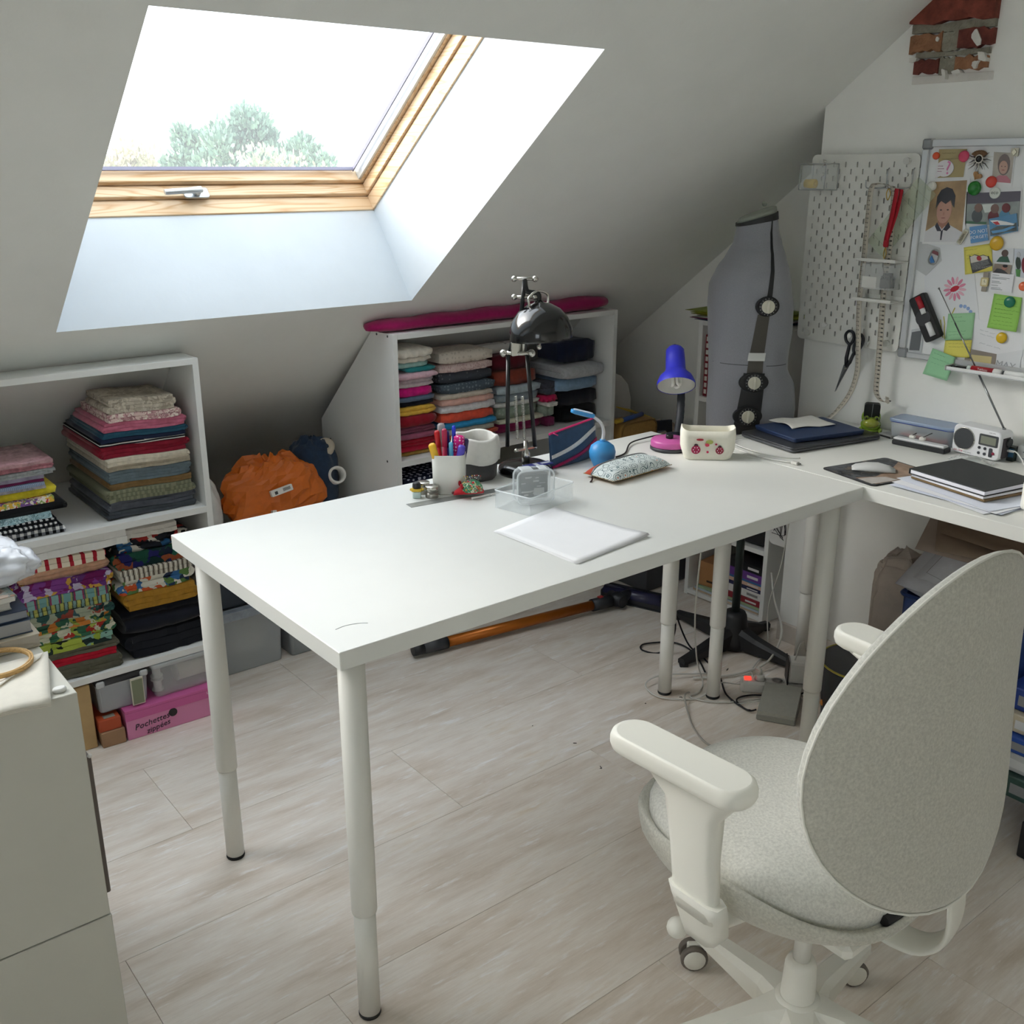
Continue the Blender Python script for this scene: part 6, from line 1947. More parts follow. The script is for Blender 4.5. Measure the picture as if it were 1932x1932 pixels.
q = MB(); q.prism(rrect(.014, .042, .002, 2), 0, .004, 0, Mz); q.build('magnet_frame', mat('C2BDA8', .25, .7), t)
q = MB(); q.prism(rrect(.009, .034, .002, 2), .004, .0048, 0, Mz); q.build('magnet_face', mat('8A8470', .35, .6, .5, 260), t)
z = MB(); z.text('ROMA', .0075, Mz @ Matrix.Translation((0, 0, .0048)) @ Matrix.Rotation(PI / 2, 4, 'Z')); z.build('lettering', mat('3E3A30', .5), t)
y, z_, r_ = WB_P['watch']
t = thing('watch_magnet', 'gold wristwatch shaped magnet beside the printed card', 'magnet', (BF - .004, y, z_), 0, 'magnets on the whiteboard')
q = MB(); q.prism(rrect(.021, .024, .004, 3), 0, .006, 0, on_wall(0, 0, 0)); q.build('watch_case', mat('CDBE8C', .3, .6), t)
q = MB(); q.prism(rrect(.014, .016, .002, 2), .006, .0066, 0, on_wall(0, 0, 0)); q.build('watch_face', mat('E6E0C4', .3), t)
q = MB(); q.box(-.0004, .0004, 0, .006, .0066, .0070, 0, 0, on_wall(0, 0, 0)); q.box(0, .004, -.0004, .0004, .0066, .0070, 0, 0, on_wall(0, 0, 0)); q.build('watch_hands', mat('3A3428', .4), t)
for a in (.012, -.026):
    q = MB(); q.prism(rrect(.014, .014, .002, 2, 0, a + .007), 0, .003, 0, on_wall(0, 0, 0)); q.build('watch_strap', mat('9C9488', .6), t)
# round eye ornament with rays and a wooden heart below
y, z_, r_ = WB_P['eye']
t = thing('sun_ornament', 'black and white ray ornament with a brown fringe hung on the whiteboard', 'ornament', (BF - .004, y, z_))
M0 = on_wall(0, 0, 0)
q = MB(); q.lathe([(.012, 0), (.012, .003), (.010, .0045)], 22, (0, 0, 0), 0, M0); q.build('white_disc', mat('E4E2DA', .4), t)
q = MB(); q.lathe([(.0085, .0045), (.0085, .0055), (.006, .008), (.002, .009)], 22, (0, 0, 0), 0, M0); q.build('black_disc', mat('16171A', .2), t)
for i in range(16):
    a = math.radians(150 + 240 * i / 15); L_ = .030 + .004 * (i % 3)
    q = MB(); q.tube([tuple(M0 @ Vector((rr_ * math.cos(a + .12 * math.sin(rr_ * 300)), rr_ * math.sin(a + .12 * math.sin(rr_ * 300)), .002))) for rr_ in (.011, .016, .021, L_)], [.0020, .0018, .0013, .0004], 6); q.build('ray', mat('4A4846' if i % 2 else 'C9C6BE', .4), t)
for i in range(9):
    a = math.radians(40 + 100 * i / 8)
    q = MB(); q.tube([tuple(M0 @ Vector((.012 * math.cos(a), .012 * math.sin(a), .003))), tuple(M0 @ Vector((.026 * math.cos(a), .022 * math.sin(a), .004)))], [.003, .0035], 6); q.build('fringe', mat('7A5A40', .7), t)
y, z_, r_ = WB_P['heart']
t = thing('wooden_heart', 'small wooden heart hanging below the ray ornament', 'ornament', (BF - .004, y, z_))
hp = [(.012 * math.sin(a) ** 3 * 1.1, .0105 * (13 * math.cos(a) - 5 * math.cos(2 * a) - 2 * math.cos(3 * a) - math.cos(4 * a)) / 15) for a in [2 * PI * i / 26 for i in range(26)]]
q = MB(); q.prism(hp[::-1], 0, .005, 0, on_wall(0, 0, 0, -.5)); q.build('heart', wood_mat('B58A5C', '8A6238', 6, .6, 'z'), t)
q = MB(); q.tube([(-.002, 0, .010), (-.002, -.001, .022)], .0012, 5); q.build('thread', CHROME, t)
# question-mark magnet
y, z_, r_ = WB_P['q']
t = thing('question_magnet', 'white speech bubble magnet with a big pink question mark', 'magnet', (BF - .005, y, z_), 0, 'magnets on the whiteboard')
q = MB(); q.prism(ellipse(.026, .022, 24) + [], 0, .002, 0, on_wall(0, 0, 0)); q.prism([(-.024, -.010), (-.010, -.020), (-.026, -.026)], 0, .002, 0, on_wall(0, 0, 0)); q.build('bubble', mat('E9E6EA', .4), t)
z = MB(); z.text('?', .050, on_wall(-.010, .0, -.0022), 0, 'CENTER', .0004); z.build('question_mark', mat('DE86B8', .4), t)
z = MB()
for i, w in enumerate((.014, .018, .012)):
    z.tube([(-.0024, .020, .006 - .007 * i), (-.0024, .020 - w, .006 - .007 * i)], .0008, 4)
o = z.build('print_lines', mat('C9A0B4', .5), t); o['kind'] = 'stuff'
# black magnetic eraser holding a red marker
t = thing('marker_eraser', 'slanted black magnetic eraser with a red marker clipped in', 'eraser', (BF - .003, 0, 0))
e = WB_Q['eraser']; ec = (sum(p[0] for p in e) / 4, sum(p[1] for p in e) / 4)
Mz = on_wall(ec[0], ec[1], 0, math.radians(-149 + 180 - 90 + 91))
Mz = on_wall(ec[0], ec[1], 0, math.radians(31))
q = MB(); q.pad(rrect(.050, .136, .006, 3), 0, .022, .003, 0, Mz); q.build('eraser_body', mat('17181A', .45), t)
q = MB(); q.pad(ellipse(.024, .024, 24, -.002, .0), .021, .0255, .002, 0, Mz); q.build('grip_disc', mat('33353A', .5), t)
q = MB(); q.tube([tuple(Mz @ Vector((.006, .062, .024))), tuple(Mz @ Vector((.006, .026, .024)))], .0085, 12); mk = q.build('marker_cap', mat('A81E2C', .35), t)
q = MB(); q.tube([tuple(Mz @ Vector((.006, .026, .024))), tuple(Mz @ Vector((.006, .010, .024)))], .0078, 12); q.tube([tuple(Mz @ Vector((.006, -.018, .024))), tuple(Mz @ Vector((.006, -.058, .024)))], .0085, 12); q.build('marker_barrel', mat('E4E5E6', .35), t)
# tray with markers along the lower frame
t = thing('marker_tray', 'aluminium pen tray under the whiteboard', 'tray')
q = MB(); q.box(2.002, BF - .012, -.32, .098, 1.047, 1.050, .0008); q.build('tray_plate', ALF, t)
q = MB(); q.box(2.002, 2.005, -.32, .098, 1.050, 1.058, .0008); q.build('tray_lip', mat('E6E8E9', .3), t)
q = MB(); q.box(2.002, BF - .012, .098, .104, 1.046, 1.060, .002); q.build('end_cap', mat('A9ACA6', .45), t)
t = thing('board_marker', 'red board marker lying in the pen tray', 'marker', (2.022, -.006, 1.0585), 0)
q = MB(); q.tube([(0, .040, 0), (0, -.022, 0)], .0085, 14); q.build('marker_body', mat('A3202E', .35), t)
q = MB(); q.tube([(0, -.022, 0), (0, -.046, 0)], .0083, 14); q.build('marker_end', mat('E2E2E2', .35), t)
q = MB(); q.tube([(0, .040, 0), (0, .052, 0)], .0075, 14); q.build('marker_cap', mat('C9D6D2', .35), t)
z = MB(); z.text('Tableau', .009, on_wall(.006, .002, -.0087)); z.build('lettering', mat('E6D6D8', .5), t)
t = thing('board_marker', 'white board marker with dark cap lying in the pen tray at the picture edge', 'marker', (2.022, -.105, 1.0585), 0)
q = MB(); q.tube([(0, .045, 0), (0, -.03, 0)], .0085, 14); q.build('marker_body', mat('E4E6E6', .35), t)
q = MB(); q.tube([(0, .045, 0), (0, .050, 0)], .006, 14); q.build('marker_cap', mat('1C1D20', .35), t)
t = thing('black_clip', 'black clip lying at the end of the pen tray', 'clip', (2.025, .062, 1.0505))
q = MB(); q.box(-.010, .010, -.018, .018, 0, .010, .002); q.build('clip_body', mat('1A1B1D', .4), t)
q = MB(); q.tube([(0, .018, .006), (0, .030, .008), (0, .034, .004)], .002, 6); q.build('clip_handle', mat('1A1B1D', .4), t)
# ---------------------------------------------------------------- things on the desk by the chimney breast
t = thing('laptop', 'closed dark grey laptop on the desk under a blue tablet case', 'laptop', (1.806, .385, H + .001), math.radians(-11))
q = MB(); q.pad(rrect(.345, .225, .012, 4), .002, .009, .0015, 0); q.build('laptop_base', mat('5C5E62', .35, .6), t)
q = MB(); q.pad(rrect(.345, .225, .012, 4), .0095, .0150, .0015, 0); q.build('laptop_lid', mat('4C4E52', .35, .6), t)
for x, y in ((-.14, -.09), (.14, -.09), (-.14, .09), (.14, .09)):
    q = MB(); q.cyl((x, y, 0), (x, y, .0025), .006, None, 10); q.build('rubber_foot', RUBBER, t)
t = thing('tablet_case', 'dark blue tablet case lying on the closed laptop', 'tablet', (1.815, .398, H + .0165), math.radians(-14))
q = MB(); q.pad(rrect(.255, .185, .008, 3), 0, .005, .001, 0); q.build('case_back', mat('1B2C4E', .5), t)
q = MB(); q.pad(rrect(.258, .188, .008, 3), .0055, .0125, .001, 0); q.build('case_cover', mat('203459', .5, 0, .1, 60), t)
t = thing('cleaning_cloth', 'crumpled white cleaning cloth on the blue tablet case', 'cloth', (1.845, .445, H + .0295), math.radians(-20))
q = MB(); q.grid(lambda u, v: ((u - .5) * .15 + .005 * math.sin(v * 5), (v - .5) * .12 + .004 * math.sin(u * 6), .001 + .003 * abs(math.sin(u * 5 + v * 3.4)) + .004 * max(0, math.sin(u * 3.1 + 1) * math.sin(v * 5))), 16, 14, 0, True, .0006); q.build('cloth_sheet', F('DFDDD6', .03), t)
# frog stand holding a black case
t = thing('frog_stand', 'green ceramic frog holding a black spectacle case by the wall', 'figurine', (2.022, .325, H), math.atan2(-.55, -.83))
GLZ = mat('7E9A32', .2, 0, .25, 40, 0, 1, .001, .6)
q = MB(); q.ball((0.004, 0, .022), (.026, .030, .022), 20, 12); q.ball((.0, 0, .006), (.030, .034, .006), 20, 8); q.build('frog_body', GLZ, t)
q = MB(); q.ball((.024, 0, .030), (.018, .024, .015), 18, 10); q.build('frog_head', mat('9AA33C', .2, 0, .2, 40, 0, 1, .001, .6), t)
for s_ in (-1, 1):
    q = MB(); q.ball((.026, s_ * .014, .045), .008, 12, 8); e_ = q.build('frog_eye', mat('6A7A2C', .2), t)
    q = MB(); q.ball((.032, s_ * .015, .046), .0035, 10, 6); q.build('pupil', mat('1E1C14', .2), e_)
    q = MB(); q.ball((.018, s_ * .028, .008), (.018, .007, .008), 12, 8); q.build('frog_leg', GLZ, t)
q = MB(); q.tube([tuple(p) for p in smooth_path([(.028, -.014, .024), (.041, 0, .021), (.028, .014, .024)], 5)], .0008, 5); q.build('frog_mouth', mat('4E5A1C', .4), t)
q = MB(); q.ball((-.022, 0, .038), (.008, .028, .030), 16, 10); q.build('frog_back', GLZ, t)
t = thing('spectacle_case', 'black spectacle case standing in the frog stand', 'case', (2.022, .325, H + .046), math.atan2(-.55, -.83))
q = MB(); q.prism(rrect(.046, .046, .008, 3, 0, .018), -.008, .008, 0, frame_mat((0, 1, 0), (.18, 0, .98), (.98, 0, -.18), (-.008, 0, 0))); q.build('case_body', mat('17191B', .5), t)
q = MB(); q.tube([(.004, 0, -.004), (.008, .001, .040)], .0009, 5); q.build('zip_line', mat('8C8E90', .4, .5), t)
q = MB(); q.box(-.030, .030, -.024, .024, 0, .010, .0015); q.box(-.0302, -.026, -.022, .022, .001, .006, 0, 1)
o = one(q, 'card_reader', 'flat grey and black box beside the frog', 'box', [mat('8A8C8A', .5), mat('17181A', .5)], None, (2.015, .245, H)); o.rotation_euler = (0, 0, math.radians(-12))
# lidded clear box with felt pens
t = thing('lunch_box', 'clear plastic box with a blue lid against the wall', 'box', (2.033, .152, H), math.radians(3))
LBX = clear('C9D2DA', .12, .42, 'lunch')
q = MB(); q.ring([[(x, y, z) for x, y in rrect(w, l, .012, 4)] for w, l, z in ((.066, .176, 0), (.070, .180, .003), (.078, .188, .052))], 0, True, (True, False)); q.build('box_body', LBX, t)
q = MB(); q.pad(rrect(.084, .196, .014, 4), .052, .062, .003, 0); q.build('lid', clear('9FB4D2', .15, .75, 'lid'), t)
q = MB(); pr_ = rrect(.079, .191, .013, 4); q.tube([(x, y, .0535) for x, y in pr_ + pr_[:1]], .0024, 6); q.build('seal', mat('1C3FA8', .4), t)
for i, c in enumerate(('C8543A', 'D8D4CC', 'C2443A', 'B9B4AC')):
    q = MB(); q.tube([(-.016 + .011 * i, -.07 + .02 * (i % 2), .010 + .006 * (i % 2)), (-.014 + .010 * i, .066, .012)], .005, 8)
    o = one(q, 'felt_pen', ('orange felt pen', 'white felt pen', 'red felt pen', 'grey felt pen')[i] + ' inside the clear box with the blue lid', 'pen', mat(c, .5), 'pens in the clear box'); o.location = (2.033, .152, H + .002)
t = thing('glasses_tray', 'long black case with a white lid lying in front of the clear box', 'case', (1.957, .118, H), math.radians(3))
q = MB(); q.box(-.020, .020, -.080, .080, 0, .014, .003); q.build('case_base', mat('202225', .45), t)
q = MB(); q.box(-.019, .010, -.078, .078, .0142, .022, .004); q.build('case_lid', mat('E0E2E4', .3), t)
for i, (y, lab) in enumerate(((.150, 'white binder clip on the long case, the outer one'), (.118, 'white binder clip on the long case with its arm raised'))):
    t = thing('binder_clip', lab, 'clip', (1.962, y, H + .0225), .2, 'binder clips on the case')
    q = MB(); q.box(-.008, .008, -.008, .008, 0, .009, .002); q.build('clip_body', mat('E8E6E0', .4), t)
    q = MB(); q.tube([(0, 0, .008), (.002, -.010 - .014 * i, .016 + .008 * i)], .0014, 6); q.build('clip_arm', mat('2A2B2C', .4, .4), t)
# radio
t = thing('radio', 'white portable radio with round speaker and raised aerial', 'radio', (2.012, -.030, H), math.radians(-4))
Mf = frame_mat((0, -1, 0), (0, 0, 1), (-1, 0, 0), (-.030, 0, 0))
RW = mat('E6E8EC', .35)
q = MB(); q.pad(rrect(.142, .080, .014, 5, 0, .043), -.060, 0, .004, 0, Mf); q.build('radio_body', RW, t)
q = MB(); q.pad(ellipse(.030, .030, 28, -.036, .046), 0, .0025, .0008, 0, Mf); q.build('speaker_grille', mat('3A3E42', .6, 0, .2, 900), t)
q = MB(); pr_ = ellipse(.031, .031, 28, -.036, .046); q.tube([tuple(Mf @ Vector((x, y, .001))) for x, y in pr_ + pr_[:1]], .0014, 6); q.build('speaker_ring', CHROME, t)
q = MB(); q.prism(rrect(.055, .031, .003, 3, .036, .055), 0, .002, 0, Mf); scr = q.build('display_frame', mat('3C3F42', .4), t)
q = MB(); q.prism(rrect(.044, .021, .001, 2, .036, .055), .002, .0024, 0, Mf); q.build('display', mat('7E8274', .25), scr)
for i, (x, y) in enumerate(((.012, .031), (.029, .031), (.012, .016), (.029, .016))):
    q = MB(); q.pad(ellipse(.0042, .0042, 14, x, y), 0, .0022, .0008, 0, Mf); q.build('button', mat('3A3D44', .5), t)
q = MB(); q.pad(rrect(.010, .025, .003, 3, .046, .023), 0, .0022, .0008, 0, Mf); q.build('rocker', mat('3A3D44', .5), t)
q = MB(); q.pad(ellipse(.004, .004, 14, .054, .022), 0, .0026, .0008, 0, Mf); q.build('red_button', mat('8E2A44', .4), t)
z = MB(); z.text('AIR ONE', .0072, Mf @ Matrix.Translation((-.050, .010, 0))); z.build('brand_lettering', mat('B02A44', .5), t)
z = MB(); z.text('DAB+ RADIO', .0040, Mf @ Matrix.Translation((-.022, .009, 0))); z.text('SCAN  INFO', .0034, Mf @ Matrix.Translation((.044, .077, 0))); o = z.build('small_lettering', mat('6E7276', .5), t); o['kind'] = 'stuff'
q = MB(); q.cyl((.005, -.071, .052), (.005, -.079, .052), .013, .012, 18); q.build('tuning_knob', mat('33363A', .5), t)
q = MB(); q.box(-.020, .014, -.0735, -.0705, .010, .066, .001); q.build('side_panel', mat('4A4448', .5), t)
AT = Vector((.014, -.050, .084)); AE = Vector((.010, .200, .440))
q = MB(); q.ball(tuple(AT), .005, 10, 6); q.tube([tuple(AT), tuple(AT.lerp(AE, .4))], .0028, 8); q.tube([tuple(AT.lerp(AE, .4)), tuple(AT.lerp(AE, .75))], .0020, 8); q.tube([tuple(AT.lerp(AE, .75)), tuple(AE)], .0013, 8); q.ball(tuple(AE), .003, 8, 6); q.build('aerial', mat('8A8C8E', .25, .9), t)
q = MB(); q.tube([tuple(p) for p in smooth_path([(2.012, -.106, H + .030), (2.008, -.128, H + .032), (2.000, -.150, H + .018), (1.97, -.18, H + .004), (1.92, -.235, H + .003), (1.87, -.30, H + .003)], 6)], .0018, 7); q.cyl((2.012, -.1038, H + .030), (2.010, -.122, H + .031), .0038, .003, 10)
one(q, 'white_cable', 'white cable plugged into the side of the radio', 'cable', mat('E6E7E6', .45))
# mouse on its pad
t = thing('mouse_pad', 'mouse pad with a dark grey and brown photo print at the desk corner', 'mouse pad', (1.648, .052, H), math.radians(-12))
q = MB(); q.pad(rrect(.232, .185, .012, 4), 0, .003, .0006, 0); q.build('pad_base', mat('101113', .6), t)
q = MB(); q.prism(rrect(.228, .181, .011, 4), .0031, .0034, 0); q.build('pad_print', pattern('floral', ['3E4043', '55585C', '2E3033', '4A4C50', '6A6258'], 55, (0, 0, 0), .5), t)
q = MB(); q.prism([(-.10, -.085), (.05, -.086), (.108, -.06), (.108, .04), (.06, .01), (.0, -.02), (-.05, -.035), (-.105, -.02)], .0035, .0037, 0); q.build('pad_print_figure', mat('8E7664', .5, 0, .35, 26), t)
q = MB(); q.prism([(-.108, -.080), (-.02, -.084), (-.03, -.05), (-.07, -.035), (-.106, -.03)], .0038, .0039, 0); q.build('pad_print_light', mat('B5B0AC', .5, 0, .15, 30), t)
t = thing('computer_mouse', 'flat white and silver computer mouse on the mouse pad', 'mouse', (1.640, .066, H + .0042), math.radians(-55))
prof = [(-.055, .003), (-.045, .010), (-.02, .0165), (.01, .018), (.038, .012), (.054, .004)]
q = MB(); rings = []
for x, h_ in prof:
    w = .028 * (1 - .25 * (abs(x) / .055) ** 3)
    rings.append([(x, w * c, .001 + z_ * h_) for c, z_ in ((-1, 0), (-.98, .35), (-.8, .75), (-.4, .97), (0, 1), (.4, .97), (.8, .75), (.98, .35), (1, 0))])
q.ring(rings, 0, True); q.build('mouse_shell', mat('C2C4C4', .3), t)
q = MB(); q.pad([(x * 1.0, y) for x, y in ellipse(.055, .027, 24)], 0, .006, .002, 0); q.build('mouse_base', mat('E8E9EA', .3), t)
# notebook and loose papers
t = thing('loose_papers', 'loose white printed sheets under the black notebook', 'paper', (0, 0, H))
for k_ in range(5):
    r = random.Random(70 + k_)
    q = MB(); q.box(-.105, .105, -.148, .148, 0, .0006); o = q.build('sheet', mat(['DDE1EE', 'E4E6EC', 'D2D8E8', 'E6E8EE', 'DCE2F0'][k_], .7), t); o.location = (1.665 + r.uniform(-.015, .015), -.190 + r.uniform(-.015, .015), .0004 + k_ * .0016); o.rotation_euler = (0, 0, math.radians(-9 + r.uniform(-7, 7)))
t = thing('brown_notebook', 'thin brown notebook under the black one', 'notebook', (1.690, -.175, H + .0095), math.radians(-12))
q = MB(); q.box(-.085, .085, -.112, .112, 0, .006, .0008); q.build('cover', mat('6E5836', .6), t)
q = MB(); q.box(-.086, .080, -.108, .110, .0062, .012, .0006); q.build('page_block', mat('DDDDE2', .7), t)
t = thing('black_notebook', 'black hardback notebook with white pages on the desk', 'notebook', (1.700, -.172, H + .0222), math.radians(-10))
q = MB(); q.box(-.098, .098, -.112, .112, 0, .0015, .0004); q.build('back_cover', mat('1C1E20', .6), t)
q = MB(); q.box(-.095, .095, -.109, .110, .0016, .012, .0006); q.build('page_block', mat('E2E2EA', .7, 0, .04, 10), t)
q = MB(); q.box(-.098, .098, -.112, .113, .0121, .0145, .0007); q.build('front_cover', mat('2B2D2F', .65, 0, .06, 200, .2, 500), t)
q = MB(); q.box(-.098, .098, .1105, .1135, .0005, .0135, .001); q.build('spine', mat('1C1E20', .6), t)
# clear bag with black earphones, small boxes by the radio, white appliance at the edge
t = thing('clear_bag', 'small clear bag with a black cable in front of the radio', 'bag', (1.925, -.052, H))
q = MB(); q.grid(lambda u, v: ((u - .5) * .07 + .006 * math.sin(v * 8), (v - .5) * .11, .001 + .016 * math.sin(PI * u) * math.sin(PI * v) + .004 * abs(math.sin(u * 9 + v * 11))), 12, 14, 0, True, .0005); q.build('bag_film', clear('DDE2E2', .1, .35, 'bag'), t)
q = MB(); q.tube([(.022 * math.cos(k_ * .9) * (1 - k_ * .02), .018 * math.sin(k_ * .9) - .005, .004 + .0004 * k_) for k_ in range(22)], .0016, 6); q.build('coiled_cable', mat('17181A', .5), t)
q = MB(); q.box(-.012, .012, -.032, -.022, .002, .012, .002); q.build('paper_scrap', mat('E4E4E0', .6), t)
t = thing('spool_box', 'grey printed carton standing beyond the radio', 'box', (2.045, -.150, H), math.radians(-6))
q = MB(); q.box(-.015, .015, -.028, .028, 0, .046, .001); q.build('carton', mat('C2C5C6', .6), t)
q = MB()
for i in range(4):
    q.box(-.0155, -.0150, -.022, .012 - .006 * (i % 2), .010 + i * .009, .013 + i * .009)
o = q.build('carton_print', mat('7A8088', .6), t); o['kind'] = 'stuff'
q = MB(); q.box(-.012, .012, -.010, .010, 0, .040, .001); q.box(-.0125, -.012, -.009, .009, .012, .036, 0, 1); one(q, 'memory_card_pack', 'small blue and green pack between radio and carton', 'box', [mat('24302E', .5), mat('2A5A7A', .4)], None, (2.030, -.1095, H))
t = thing('white_appliance', 'rounded white appliance standing at the picture edge on the desk', 'appliance', (1.682, -.398, H))
q = MB(); q.pad(rrect(.155, .130, .022, 5), .004, .078, .010, 0); q.build('housing', mat('ECEBE6', .35), t)
q = MB(); q.pad(rrect(.135, .110, .018, 5), 0, .005, .001, 0); q.build('base', mat('B5B4AE', .5), t)
# charger lead with its plug on the desk
q = MB(); q.tube([tuple(p) for p in smooth_path([(1.655, .53, H + .004), (1.60, .525, H + .0025), (1.55, .48, H + .0025), (1.52, .40, H + .0025), (1.515, .32, H + .0025), (1.530, .250, H + .004)], 7)], .0018, 7)
t = thing('charger_lead', 'white charger lead with a small metal plug near the laptop', 'cable'); q.build('lead', mat('DCDCD8', .5), t)
q = MB(); q.box(-.007, .007, -.013, .008, 0, .008, .002); o = q.build('plug', mat('C9C8C2', .4), t); o.location = (1.533, .238, H + .0005)
q = MB(); q.cyl((-.003, -.013, .004), (-.003, -.018, .004), .0016, None, 8); q.cyl((.003, -.013, .004), (.003, -.018, .004), .0016, None, 8); o = q.build('plug_pins', mat('5A5A58', .3, .8), t); o.location = (1.533, .238, H + .0005)
q = MB(); q.tube([tuple(p) for p in smooth_path([(1.645, .50, H + .004), (1.60, .50, H + .0055), (1.56, .46, H + .0055), (1.545, .38, H + .0045), (1.56, .30, H + .0025), (1.59, .262, H + .0025)], 7)], .0016, 7); one(q, 'thin_cable', 'thin white cable looping beside the charger lead', 'cable', mat('D6D6D2', .5))
q = MB(); q.tube([tuple(p) for p in smooth_path([(1.500, .640, H + .005), (1.455, .655, H + .012), (1.40, .665, H + .010), (1.33, .66, H + .006), (1.25, .60, H + .003), (1.20, .585, H + .003)], 7)], .0022, 7); one(q, 'black_cable', 'thin black cable crossing the rear table corner', 'cable', mat('1B1C1E', .5))
# ---------------------------------------------------------------- floor, corners, eaves
def crumple(c, size, seed, n=40, m=26, rough=.10, p=2.6, flat=False):
    """rounded bag-like body with creases; its base sits at c.z"""
    r = random.Random(seed); ph = [r.uniform(0, 6.28) for _ in range(8)]
    q = MB(); rings = []
    for j in range(1, m):
        t_ = -PI / 2 + PI * j / m
        ring = []
        for i in range(n):
            a = 2 * PI * i / n
            ca, sa, ct, st = math.cos(a), math.sin(a), math.cos(t_), math.sin(t_)
            e = 2 / p
            f = lambda v: math.copysign(abs(v) ** e, v)
            k = 1 + rough * (math.sin(3 * a + ph[0] + 2 * t_) * .5 + math.sin(7 * a + ph[1] - 3 * t_) * .3 + (abs(math.sin(5 * t_ + ph[2] + 2.5 * a + 1.2 * math.sin(3 * a + ph[3]))) - .6) * .7 + (abs(math.sin(4 * a - 6 * t_ + ph[4] + 1.4 * math.sin(5 * t_ + ph[5]))) - .6) * .5 + r.uniform(-.12, .12))
            ring.append((c[0] + size[0] / 2 * f(ct) * f(ca) * k, c[1] + size[1] / 2 * f(ct) * f(sa) * k, max(c[2], c[2] + size[2] / 2 + size[2] / 2 * f(st) * (k if st > 0 else 1))))
        rings.append(ring)
    q.ring(rings, 0, not flat)
    return q


def wire(label, pts, r_, col, name='cable', k=8):
    q = MB(); q.tube([tuple(p) for p in smooth_path(pts, k)], r_, 7)
    return one(q, name, label, 'cable', mat(col, .5))


# --- cables under the table
G, K = 'C9C7C0', '17181B'
wire('black lead dropping from the clamp lamp and looping on the floor', [(1.515, .665, .77), (1.56, .70, .55), (1.62, .74, .30), (1.68, .76, .10), (1.66, .80, .006), (1.62, .85, .006), (1.66, .88, .006), (1.75, .82, .006), (1.74, .72, .006), (1.66, .60, .006)], .003, K)
wire('second black lead beside the looping one', [(1.52, .675, .76), (1.58, .72, .50), (1.66, .76, .22), (1.72, .74, .05), (1.74, .68, .006), (1.68, .56, .006), (1.60, .46, .006), (1.575, .36, .006), (1.59, .335, .012)], .003, K)
wire('pale lead hanging from the table between the two near legs', [(1.488, .50, .785), (1.50, .51, .60), (1.53, .55, .30), (1.58, .575, .10), (1.60, .56, .010), (1.55, .53, .005), (1.50, .52, .005), (1.55, .44, .005), (1.68, .37, .005), (1.80, .32, .005), (1.83, .30, .02)], .0026, G)
wire('pale lead curling round the foot of the table leg', [(1.70, .62, .006), (1.66, .60, .006), (1.52, .66, .02), (1.44, .66, .015), (1.42, .60, .006), (1.45, .545, .006), (1.52, .50, .006), (1.60, .50, .03), (1.66, .47, .020), (1.70, .45, .012)], .0024, G)
wire('grey lead running out to the chair', [(1.52, .545, .006), (1.47, .52, .020), (1.42, .46, .006), (1.36, .38, .006), (1.33, .29, .006), (1.38, .22, .006), (1.46, .17, .006), (1.50, .10, .006)], .0026, 'A9A49C')
wire('pale lead dropping along the chimney breast', [(2.066, .60, .78), (2.064, .61, .55), (2.062, .628, .30), (2.05, .66, .12), (1.98, .60, .020), (1.90, .56, .008), (1.80, .52, .006), (1.74, .46, .006)], .0022, G)
wire('thick white lead swinging out from behind the bookcase', [(2.105, .70, .22), (2.08, .66, .14), (2.00, .56, .07), (1.86, .50, .03), (1.76, .52, .010), (1.66, .56, .008), (1.60, .60, .008)], .004, 'D3D1CA')
wire('black lead from the power strip to the pedal', [(1.815, .29, .026), (1.79, .27, .05), (1.74, .31, .02), (1.66, .41, .006), (1.60, .42, .006), (1.575, .37, .006), (1.572, .345, .012)], .0028, K)
wire('short white lead from the adapter over the desk leg', [(1.785, .352, .100), (1.785, .345, .130), (1.82, .36, .150), (1.90, .40, .12), (1.96, .43, .06), (2.02, .45, .010)], .0024, G)
wire('white lead lying beyond the power strip', [(1.58, .40, .006), (1.66, .36, .009), (1.74, .30, .006), (1.84, .28, .010), (1.90, .27, .006), (1.95, .30, .006)], .0026, 'D3D1CA')
# power strip with glowing switch, adapter
t = thing('power_strip', 'white power strip with a glowing red switch on the floor under the desk', 'power strip', (1.735, .395, 0), math.radians(-47))
q = MB(); q.box(-.095, .12, -.026, .026, 0, .040, .008); q.build('strip_body', mat('DAD8D2', .45), t)
for i in range(3):
    q = MB(); x = -.035 + i * .055; q.lathe([(.020, .0401), (.020, .0415), (.0175, .0415), (.016, .036)], 20, (x, 0, 0)); so = q.build('socket', mat('C4C2BC', .5), t)
    q = MB(); q.lathe([(.016, .0402), (.002, .0404)], 18, (x, 0, 0)); q.build('socket_well', mat('8E8C86', .6), so)
m, nt, p, o_ = _new('glowing_switch'); p.inputs['Base Color'].default_value = lin('D01818'); p.inputs['Emission Color'].default_value = (1, .05, .03, 1); p.inputs['Emission Strength'].default_value = 1.6
q = MB(); q.box(-.084, -.062, -.010, .010, .0395, .0455, .002); q.build('switch', m, t)
q = MB(); q.cyl((-.035, 0, .041), (-.035, 0, .058), .016, .013, 14); q.tube([(-.035, 0, .055), (-.035, .004, .072), (-.05, .01, .076)], .006, 8); q.build('plug', mat('D6D4CE', .45), t)
t = thing('power_adapter', 'white block power adapter plugged into the strip', 'adapter', (1.787, .352, .0425), math.radians(-47))
q = MB(); q.box(-.018, .045, -.032, .032, 0, .072, .006); q.build('adapter_body', mat('DEDCD6', .4), t)
q = MB(); q.box(-.0215, -.0182, -.034, .034, -.004, .076, .001); q.build('black_edge', mat('1B1C1E', .5), t)
